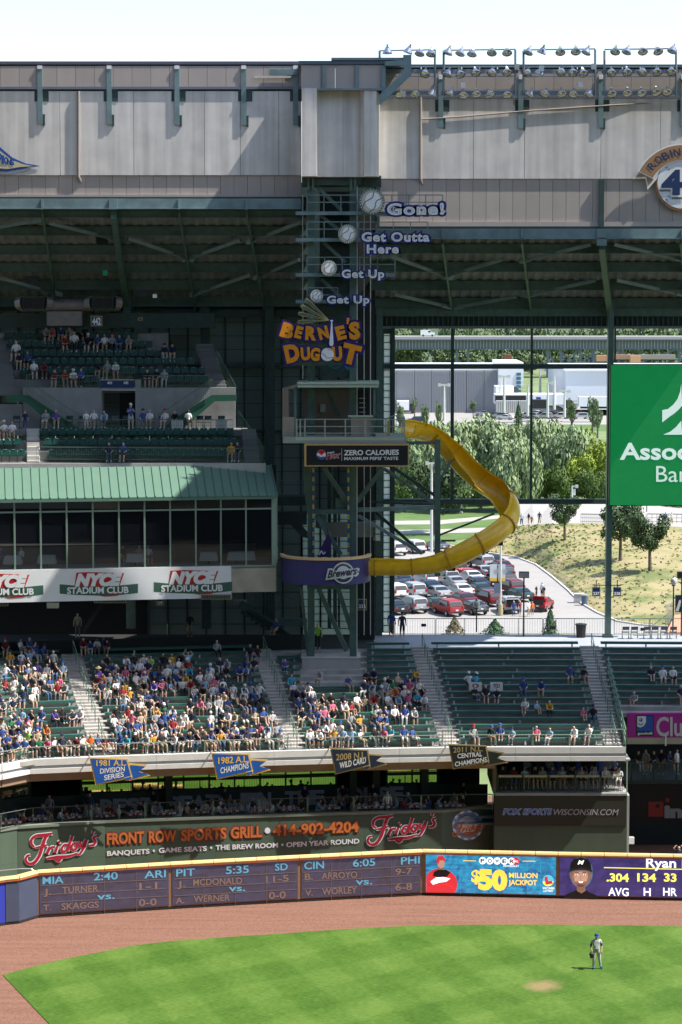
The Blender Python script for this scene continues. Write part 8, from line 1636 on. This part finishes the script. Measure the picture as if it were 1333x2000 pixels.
for q in CROWD.split(';'):
    x,y,c,h = q.split(','); x,y = float(x),float(y); best = None
    for i in range(NROW):
        d = TR * i + .70; s = s_of(x,d,rowz(i) + 1.2); e = abs(proj(BP(s,d,rowz(i) + 1.19))[1] - y)
        if best is None or e < best[0]: best = (e,i,s,d)
    _,i,s,d = best
    sec = None
    for nm,(a,b) in SEC.items():
        if a - .5 <= s <= b + .5: s = min(max(s,a + .35),b - .35); sec = nm; break
    if sec is None: sec = min(SEC,key=lambda n: min(abs(SEC[n][0] - s),abs(SEC[n][1] - s)))
    for _ in range(4):
        for (i2,s2) in list(taken):
            if i2 == i and abs(s2 - s) < .42: s = s2 + (.43 if s >= s2 else -.43)
    taken.add((i,s)); plist.append((sec,i,s,d,c,h))
for _ in range(1500):
    sec,i,s,d,c,h = rnd.choice(plist)
    if len(extra) >= 95: break
    s2 = s + rnd.choice((-.52,.52))
    if sec in SECN[:3] and i < (8 if sec == SECN[2] else 12) and SEC[sec][0] + .3 < s2 < SEC[sec][1] - .3 and not any(i2 == i and abs(s3 - s2) < .42 for i2,s3 in taken): taken.add((i,s2)); extra.append((i,s2,d))
plist.sort(key=lambda p: (SECN.index(p[0]),p[1],p[2]))
from collections import Counter
keyc = Counter((p[0],p[1],p[4],p[5]) for p in plist); rowc = {}
poses = ['sitA','sitA','sitA','sitB','sitB','sitC','sitD','sitE']
for sec,i,s,d,c,h in plist:
    rowc[(sec,i)] = rowc.get((sec,i),0) + 1; n_ = rowc[(sec,i)]
    lab = 'fan in %s top, %s, %s row up, %s' % (CLO[c][0],hatw(h),ORD[i],SECP[sec])
    if keyc[(sec,i,c,h)] > 1: lab = '%s top, %s, %s row up, %s, %s person from left' % (CLO[c][0],hatw(h),ORD[i],SECP[sec],ORD[n_ - 1])
    nn = Nf(s); ps = rnd.choice(poses); kid = rnd.random() < .12
    if h == 'h' and c == 'l' and i > 10: ps = 'sitF'
    p = BP(s,d,rowz(i)); person(ps,p,math.atan2(-nn.x,nn.y) + rnd.gauss(0,.35),c,h,lab,'fans seated on the bleachers',.84 if kid else rnd.uniform(.93,1.03))
for i,s,d in extra: nn = Nf(s); person(rnd.choice(poses),BP(s,d,rowz(i)),math.atan2(-nn.x,nn.y) + rnd.gauss(0,.4),rnd.choice('wwwgbnnlktrpyw'),rnd.choice('hhHBsNUWh'),'','extra',rnd.uniform(.85,1))
# held signs
for x,y,lab,txt in ((929,1354,'white hand lettered placard with an O held in the right block, left one','O'),(970,1357,'white placard with illegible letters held in the right block, right one','YOU')):
    i = 7; s = s_of(x,6.6,rowz(i) + .7); p = BP(s,6.55,rowz(i) + .55); pl = PLY(p.y); t = E('placard',lab,'placard',p,'placards held by fans'); MB().bb(p + Vector((-.40,0,0)),p + Vector((.40,.02,.55))).build('board',WHITE,t); q_ = proj(p + UP * .2); text(txt,PLY(p.y - .01),(q_[0] - 6,q_[1]),(q_[0] + 6,q_[1]),8,mat('marker_ink',(.12,.02,.03),.6),t,.005,.02)
# standing on the aisle and the concourse
def standing(px,py,Y,z,c,h,lab,pose='std',rz=0.0,sc=1.0,tro=None,grp=None,bare=None): return person(pose,Vector((P(px,py,Y).x,Y,z)),rz,c,h,lab,grp,sc,tro,bare=bare)
i = 12; s = s_of(106,TR * i,rowz(i) + 1); p = BP(s,TR * i + .3,rowz(i) + .02); person('walk',p,0,'g','H','woman in grey tank top walking down the far left aisle',None,.98,2)
standing(765,1225,171.9,ZC,'b','h','person in blue shirt standing at the concourse railing left of the opening',rz=2.8); standing(786,1225,171.2,ZC,'n','K','person in navy shirt and black cap standing at the corner of the window opening',rz=.2,tro=2)
person('sitA',P(540,1228,169.6) - Vector((0,0,.6)),-.6,'b','h','person in blue shirt sitting on the exit stairs landing',None,1,0)
standing(621,1260,164.3,12.15,'L','h','person in lime vest standing inside the foot of the slide tower',tro=2)
for px,c,h,lab in ((152,'t','h','dim person standing under the club near the grille'),(371,'k','H','dim person standing under the club behind section sign 235')): standing(px,1200,171,ZC,c,h,lab)
# upper deck
def usit(px,r,c,h,lab,sc=1.0,pose=None): Yr,z = upr[r][0],upr[r][1]; person(pose or rnd.choice(poses[:5]),Vector((P(px,800,Yr + .4).x,Yr + .36,z)),rnd.uniform(-.3,.3),c,h,lab,'fans seated in the upper rows',sc)
UPP = [(92,5,'g','N'),(107,5,'p','h'),(122,5,'b','h'),(140,5,'g','h'),(168,5,'k','R'),(128,4,'r','H'),(147,4,'w','h'),(174,4,'k','W'),(192,4,'b','h'),(206,4,'w','H'),(221,4,'g','R'),(237,4,'b','h'),(253,4,'g','H'),(34,3,'w','h'),(40,2,'n','K'),(56,2,'b','h'),(87,1,'m','h'),(196,1,'k','h'),(211,1,'g','h'),(227,1,'w','h'),(68,1,'w','U'),(110,0,'m','h'),(127,0,'r','B'),(144,0,'w','W'),(160,0,'b','H'),(289,0,'k','h'),(307,0,'k','N'),(322,0,'g','K'),(321,3,'n','N'),(338,3,'n','h')]
uc = Counter((p[1],p[2],p[3]) for p in UPP)
for px,r,c,h in UPP:
    lab = 'fan in %s top, %s, %s of the upper rows' % (CLO[c][0],hatw(h),UPN[r])
    if uc[(r,c,h)] > 1: lab += ', %s one' % ('left' if px < sum(p[0] for p in UPP if p[1:] == (r,c,h)) / uc[(r,c,h)] else 'right')
    usit(px,r,c,h,lab,1.15 if (px,r) == (147,4) or (px,r) == (34,3) else 1)
def wsit(px,c,h,lab,pose='sitA',Y=168.4): person(pose,Vector((P(px,842,Y).x,Y,zw)),rnd.uniform(-.4,.4),c,h,lab,'people on the upper deck walkway')
for a in ((90,'g','h','man in grey top on a folding chair left of the portal stairs'),(110,'v','H','woman in violet vest on a folding chair under the left stairs'),(184,'w','h','person in white shirt sitting left of the man in light blue'),(207,'l','s','man in light blue shirt sitting before the portal grille','sitB'),(280,'b','N','person in blue shirt sitting right of the portal doorway'),(293,'w','B','blonde person in white sitting right of the portal doorway'),(323,'w','R','person in white shirt with red cap left of the white utility box'),(344,'k','H','person in black leaning over the left white utility box','sitB'),(368,'w','s','person in pale shirt sitting right of the left white utility box')): wsit(*a)
for px,c,h,lab,ps,sc,tro in ((50,'n','h','small boy in navy and white shirt standing before the concrete wall','std',.72,1),(169,'w','h','girl in white dress standing on the walkway','std',.72,3),(256,'b','W','person in blue jacket and white cap standing with a camera','phone',1,3)): person(ps,Vector((P(px,842,167.6).x,167.6,zw)),0.3,c,h,lab,'people on the upper deck walkway',sc,tro)
for px,r,c,h,lab in ((8,2,'w','W','sunlit person in white at the left edge below the walkway'),(24,2,'w','s','sunlit person in white, second from the left edge below the walkway'),(213,0,'n','h','person in navy top in the lowest upper deck row, left of the man in blue'),(241,0,'b','h','man in royal blue shirt in the lowest upper deck row'),(452,0,'y','h','person in gold top at the right end of the lowest upper deck row'),(464,0,'n','h','child in navy top at the right end of the lowest upper deck row'),(3,2,'G','h','person in green top at the left edge of the walkway rows')):
    Yr,z = lowr[r]; person('sitA',Vector((P(px,800,Yr + .4).x,Yr + .36,z)),rnd.uniform(-.3,.3),c,h,lab,'fans below the upper walkway')
# dining terrace: tables and diners
TC = bpy.data.materials.new('checked_tablecloth'); TC.use_nodes = True; t_ = TC.node_tree; ck = t_.nodes.new('ShaderNodeTexChecker'); ck.inputs['Scale'].default_value = 5; ck.inputs[1].default_value = (.75,.75,.72,1); ck.inputs[2].default_value = (.30,.02,.03,1); gg = t_.nodes.new('ShaderNodeNewGeometry'); t_.links.new(gg.outputs['Position'],ck.inputs[0]); t_.links.new(ck.outputs[0],t_.nodes['Principled BSDF'].inputs['Base Color'])
tb_me = MB().box((0,0,0),(1.15,.75,.05)).mesh('tt',TC); hem = MB().box((0,-.38,-.05),(1.16,.012,.10)).box((0,.38,-.05),(1.16,.012,.10)).mesh('hem',TC); leg_me = MB().tube((0,0,-.72),(0,0,0),.035,8).tube((0,0,-.74),(0,0,-.71),.25,10).mesh('leg',BLACK)
stuff_me = MB().box((-.3,0,.09),(.09,.09,.14)).box((.1,.1,.05),(.22,.16,.05)).tube((.3,-.1,.02),(.3,-.1,.16),.035,8).tube((-.05,-.15,.02),(-.05,-.15,.14),.035,8).mesh('items',WHITE)
TBL = [22,75,141,205,267,326,393,450,508,565,645,712,748,812,835 + 44]
TT = TZ + .0; pc = [0]
DINC = 'bkwgbnwlkrgwnbtkwgpl'; DTOP = ['h','H','s','h','N','B','h','W','h','H']
TZ2 = 3.35
mb = MB(); a,b = tcurve(WD + .35,TZ2),tcurve(BD - .02,TZ2); k = len(a); mb.add(a + b,[(j,j + 1,k + j + 1,k + j) for j in range(k - 1)]); struct(mb.build('terrace_floor',CONCD))
for i,px in enumerate(TBL):
    s = s_of(px,1.7,TZ2 + .8); p = BP(s,1.75,TZ2 + .74); nn = Nf(s); rz = math.atan2(-nn.x,nn.y)
    t = E('dining_table','checked red and white table on the dining terrace, %s from the left' % ORD[i],'table',p - UP * .74,'tables on the dining terrace',rz); inst(tb_me,'tabletop',t,(0,0,.74),0,(1.6 if px > 870 else 1,1,1)); inst(hem,'cloth_hem',t,(0,0,.74),0,(1.6 if px > 870 else 1,1,1)); inst(leg_me,'pedestal',t,(0,0,.74))
    o = inst(stuff_me,'tableware',None,p + UP * .02,rz); tag(o,'white cups and plates on the %s terrace table from the left' % ORD[i],'tableware','tableware on the terrace tables')
    cols = [rnd.choice(DINC) for _ in range(4)]
    for j,(dx,dy,ra) in enumerate(((-.85,.0,-1.2),(.85,.0,1.2),(-.35,.85,0),(.40,.85,0))):
        if rnd.random() < .14: continue
        q_ = p - UP * .74 + Vector((math.cos(rz),math.sin(rz),0)) * dx + nn * dy; h = rnd.choice(DTOP); c = cols[j]
        person(rnd.choice(('sitA','sitB','sitC')),q_ - UP * .02,rz + ra * -1 + rnd.uniform(-.3,.3),c,h,'diner in %s top, %s, %s the %s terrace table from left' % (CLO[c][0],hatw(h),('left of','right of','behind left of','behind right of')[j],ORD[i]),'diners on the terrace')
s = s_of(757,1.5,4.6); person('std',BP(s,1.5,TZ2),.3,'w','s','man in grey white shirt and jeans standing on the terrace',None,1,1); s = s_of(650,1.2,4.4)
for px,c in ((97,'g'),(172,'k'),(176,'b'),(300,'k'),(440,'k'),(596,'n'),(670,'k'),(730,'k'),(905,'k')): s = s_of(px,3.6,5); person('std',BP(s,3.6,TZ2),rnd.uniform(-1,1),c,'h','dim person standing at the back of the terrace near the %s' % {97: 'left doorway',172: 'doorway, in black',176: 'doorway, in blue',300: 'letter A of SEATS',440: 'word IN',596: 'word HOUSE',670: 'pillar left of the bright pane',730: 'dark opening',905: 'round badge'}[px],'people at the back of the terrace')
# balcony above the sports sign
BAL_ = [(982,'k'),(1004,'m'),(1025,'l'),(1046,'k'),(1060,'g'),(1079,'b'),(1099,'l'),(1115,'k'),(1136,'g'),(1160,'g'),(1183,'w'),(1209,'w')]
for i,(px,c) in enumerate(BAL_): person('sitA' if i % 3 else 'sitE',Vector((P(px,1530,YB + 1.1).x,YB + 1.1,zt + .12)),rnd.uniform(-.2,.2),c,'N' if i == 11 else rnd.choice('hHs'),'person in %s top seated on the balcony, %s from the left' % (CLO[c][0],ORD[i]),'people seated at the balcony rail',1.02,0 if i in (6,10) else 3 if i in (4,11) else None,bare=True if i > 3 else None)
for i,px in enumerate((975,995,1030,1050,1073,1090,1118,1127,1150,1172,1200)): person('std' if i % 2 else 'sitA',Vector((P(px,1530,YB + 2.8).x,YB + 2.8,zt + (.0 if i % 2 else .4))),rnd.uniform(-.6,.6),'kklngbkbkbl'[i],rnd.choice('hHK'),'dim person in the second balcony row, %s from the left' % ORD[i],'people in the second balcony row',.98)
pb_me = MB().box((0,0,.22),(.42,.42,.04)).box((0,.2,.45),(.42,.04,.35)).box((-.18,0,.1),(.03,.3,.2)).box((.18,0,.1),(.03,.3,.2)).mesh('bc',BLACK)
for i,(px,c) in enumerate(BAL_): t = E('balcony_chair','black chair under the %s person from the left on the balcony' % ORD[i],'chair',Vector((P(px,1530,YB + 1.1).x,YB + 1.12,zt + .22)),'chairs at the balcony rail'); inst(pb_me,'chair_shell',t)
# loge people below the pink sign
for i,px in enumerate((1247,1262,1278,1292,1308,1322)): person('sitA' if i % 2 == 0 else 'std',Vector((P(px,1500,YR + 1.4).x,YR + 1.4,zl + (.3 if i % 2 == 0 else 0))),rnd.uniform(-1,1),'kgnkbw'[i],'h','dim person on the loge level below the pink sign, %s from the left' % ORD[i],'people on the loge level')
# club diners behind the glass
cloth_me = MB().hexa([Vector(v) for v in ((-.6,-.5,-.5),(.6,-.5,-.5),(.6,.5,-.5),(-.6,.5,-.5),(-.5,-.42,0),(.5,-.42,0),(.5,.42,0),(-.5,.42,0))]).mesh('cloth',mat('pale_table_linen',(.55,.62,.60),.8)); ctop = MB().box((0,0,-.03),(1.0,.84,.04)).mesh('ct',BLACK); cleg = MB().tube((0,0,-.75),(0,0,0),.05,8).mesh('cl',BLACK)
for i,px in enumerate((26,92,265,408,462,482)):
    p = cp(px,1100,1.6); p.z = zg0 + .02; t = E('club_table','club table under pale linen behind the glass, %s from the left' % ORD[i],'table',p,'club tables behind the glass'); inst(ctop,'tabletop',t,(0,0,.74)); inst(cleg,'pedestal',t,(0,0,.74)); o = inst(cloth_me,'tablecloth',None,p + UP * .745); tag(o,'pale green linen cloth on the %s club table from the left' % ORD[i],'tablecloth','linen on the club tables')
for i,(px,c,h) in enumerate(((4,'b','h'),(43,'w','H'),(240,'k','H'),(273,'t','h'),(290,'w','s'))): p = cp(px,1100,1.8); p.z = zg0 + .02; person('sitA',p,rnd.uniform(-1.2,1.2),c,h,'club guest in %s top behind the glass, %s from the left' % (CLO[c][0],ORD[i]),'guests in the club')
# outside people
for px,py,z,c,h,lab,ps,sc in ((1019,1026,3.2,'l','h','walker in light blue on the upper path, nearest the slide','walk',1),(1033,1025,3.2,'n','h','walker in navy on the upper path','walk',1),(1039,1026,3.2,'o','h','child in orange walking on the upper path','walk',.8),(1054,1024,3.2,'n','h','walker in navy, rightmost of the group on the upper path','walk',1.05),(1258,1023,3.2,'w','h','walker in white behind the fence of the upper path','walk',1),(1300,1024,3.2,'b','h','walker in blue behind the fence of the upper path','walk',1),(1312,1024,3.2,'g','h','walker in grey behind the fence of the upper path','walk',1),(1048,1166,0,'k','H','child in black standing in the car park lane','std',.8),(1059,1167,0,'w','h','man in white standing in the car park lane','std',1.05),(1063,1168,0,'n','H','child in navy standing in the car park lane','std',.85),(1004,1203,0,'b','h','tailgater in blue behind the open silver suv','std',1),(1016,1203,0,'m','h','tailgater in maroon behind the open silver suv','std',1),(1033,1204,0,'w','s','tailgater in white between the two open cars','std',1),(1040,1203,0,'o','h','tailgater in orange beside the open red car','std',.95),(961,1135,0,'w','h','person in white walking between the parked cars','walk',1),(828,700,0,'w','h','','',0)):
    if ps: person(ps,G(px,py,z),rnd.uniform(-1,1),c,h,lab,'people outside the stadium',sc)
# outfielder
OJ = dict(STD); OJ.update({'che': (0,.01,1.36,.185,.13),'shL': (.20,.01,1.42,.078),'shR': (-.20,.01,1.42,.078),'elL': (.27,.02,1.14,.055),'wrL': (.25,-.10,.92,.038),'haL': (.24,-.13,.85,.032),'elR': (-.28,.03,1.14,.055),'wrR': (-.27,-.08,.92,.038),'haR': (-.27,-.12,.84,.032),'hiL': (.10,0,.92,.12),'hiR': (-.10,0,.92,.12),'knL': (.16,-.02,.50,.085),'knR': (-.13,.0,.50,.085),'anL': (.22,.02,.10,.055),'anR': (-.14,.02,.10,.055),'toL': (.27,-.15,.045,.05),'toR': (-.17,-.15,.045,.05)})
base_e = list(EDG)
for s,sg in (('L',1),('R',-1)):
    hx,hy,hz,_ = OJ['ha' + s]
    for k,(dx,ln) in enumerate(((-.028,.075),(-.010,.085),(.010,.08),(.027,.065))):
        OJ['f%d%sa' % (k,s)] = (hx + dx * .9,hy - .01,hz - .045,.0095); OJ['f%d%sb' % (k,s)] = (hx + dx,hy - .025,hz - .045 - ln,.008)
        EDG += [('ha' + s,'f%d%sa' % (k,s)),('f%d%sa' % (k,s),'f%d%sb' % (k,s))]
    OJ['t%sa' % s] = (hx - sg * .045,hy - .03,hz - .0,.011); OJ['t%sb' % s] = (hx - sg * .05,hy - .05,hz - .04,.009); EDG += [('wr' + s,'t%sa' % s),('t%sa' % s,'t%sb' % s)]
def lab_fix(me): return me
_e = EDG; om = skinned(OJ,_e,2)
UNI = mat('uniform_grey',(.50,.50,.51),.8); UB = mat('uniform_blue',(.02,.045,.28),.7)
for m_ in (SKN[1],UNI,UB,BLACK,HAIR['h']): om.materials.append(m_)
V = {n: Vector(OJ[n][:3]) for n in OJ}
for p in om.polygons:
    c = p.center; p.use_smooth = True; a_,b_ = min(_e,key=lambda e: closest(c,V[e[0]],V[e[1]]) - .5 * min(OJ[e[0]][3],OJ[e[1]][3])); k = b_[:2]
    p.material_index = 1 if b_ in ('bel','che','nb') or k in ('sh','hi','kn','an') else 2 if k == 'to' else (1 if (c - V[a_]).length < .17 else 2) if k == 'el' else 0
    if (c - V['ht']).length < .13 and c.y > V['hd'].y + .02: p.material_index = 4
EDG[:] = base_e
pos = G(1165,1892,0); of = bpy.data.objects.new('person',om); COL.objects.link(of); of.location = pos; of.rotation_euler = (0,0,.12); of.scale = (1.05,1.05,1.08)
tag(of,'outfielder in a grey uniform and blue cap standing on the grass with his glove lowered','person')
inst(capmesh(UB,(0,-.02,1.635)),'cap',of)
inst(MB().tube((0,0,.965),(0,0,1.0),.158,14).mesh('belt',UB),'belt',of,(0,.0,0),0,(1,.82,1))
gl = MB().lathe([(.0,-.02),(.09,.0),(.125,.07),(.11,.16),(.05,.2),(.0,.2)],10,c=(-.28,-.15,.68),axis=(0,-.2,1))
for k in range(4): gl.tube((-.34 + .038 * k,-.17,.70),(-.35 + .045 * k,-.19,.57),.022,6,r2=.018)
gl.tube((-.20,-.16,.74),(-.17,-.20,.64),.024,6)
inst(gl.mesh('glove',mat('glove_leather_black',(.03,.022,.02),.6)),'glove',of)
for i,c in enumerate('CHICAGO'): pass
vs,fs = textmesh('CHICAGO',.02); xs = [v.x for v in vs]; inst(MB().add([Vector(((v.x / max(xs) - .5) * .24,-.142,1.30 + v.y * .07)) for v in vs],fs).mesh('let',UB),'chest_lettering',of)
inst(MB().lathe([(.0075,0),(.001,.006)],8,c=(.033,-.112,1.60),axis=(0,-1,0)).lathe([(.0075,0),(.001,.006)],8,c=(-.033,-.112,1.60),axis=(0,-1,0)).mesh('eyes',BLACK),'eyes',of)
inst(MB().hexa([Vector(v) for v in ((-.012,-.10,1.555),(.012,-.10,1.555),(.006,-.09,1.60),(-.006,-.09,1.60),(-.010,-.13,1.56),(.010,-.13,1.56),(.004,-.115,1.60),(-.004,-.115,1.60))]).mesh('nose',SKN[1]),'nose',of)
# bullpen person at the far right edge behind the fence
person('sitF',P(1326,1690,152) - UP * .1,0,'n','h','person in dark blue half hidden behind the fence at the right edge',None)

# past about 300 people: the smallest and dimmest ones, joined
vv,ff,mi,ml = [],[],[],[]
for me,M,ms in JQ:
    o_ = len(vv); vv += [tuple(M @ v.co) for v in me.vertices]; ms = ms or list(me.materials)
    for p in me.polygons:
        m_ = ms[p.material_index]
        if m_ not in ml: ml.append(m_)
        ff.append([i + o_ for i in p.vertices]); mi.append(ml.index(m_))
cm = bpy.data.meshes.new('crowd'); cm.from_pydata(vv,[],ff)
for m_ in ml: cm.materials.append(m_)
cm.polygons.foreach_set('material_index',mi); cm.polygons.foreach_set('use_smooth',[True] * len(ff)); co = bpy.data.objects.new('crowd',cm); COL.objects.link(co)
tag(co,'the rest of the crowd: dim fans and diners, and fans filling gaps on the bleachers','crowd',None,'stuff')
# ------------------------------------------------------------------ the rest of the stadium bowl, its roofs spread to cut sky light
bo = E('grandstand','unseen grandstands behind and beside the viewer, with roofs spread to block sky light','stand',(0,-40,0))
SB_ = mat('grandstand_seats',(.05,.07,.07),.9)
for k in range(5): MB().bb((-110,-30 - 12 * k,0),(110,-18 - 12 * k,14 + 9 * k)).build('rear_tier',SB_,bo)
MB().bb((-110,-95,61),(110,106,63)).build('rear_shade_roof',SB_,bo)  # roof stretched out over the field to cut sky light
for k in range(4): MB().bb((-72 - 12 * k,-18,0),(-60 - 12 * k,128,12 + 10 * k)).build('side_tier',SB_,bo); MB().bb((66 + 12 * k,-18,0),(78 + 12 * k,120,10 + 9 * k)).build('side_tier',SB_,bo)
MB().bb((-120,106,61),(-23,163,63)).build('side_shade_roof',SB_,bo)
MB().bb((63,106,61),(120,147.5,63)).build('side_shade_roof',SB_,bo)
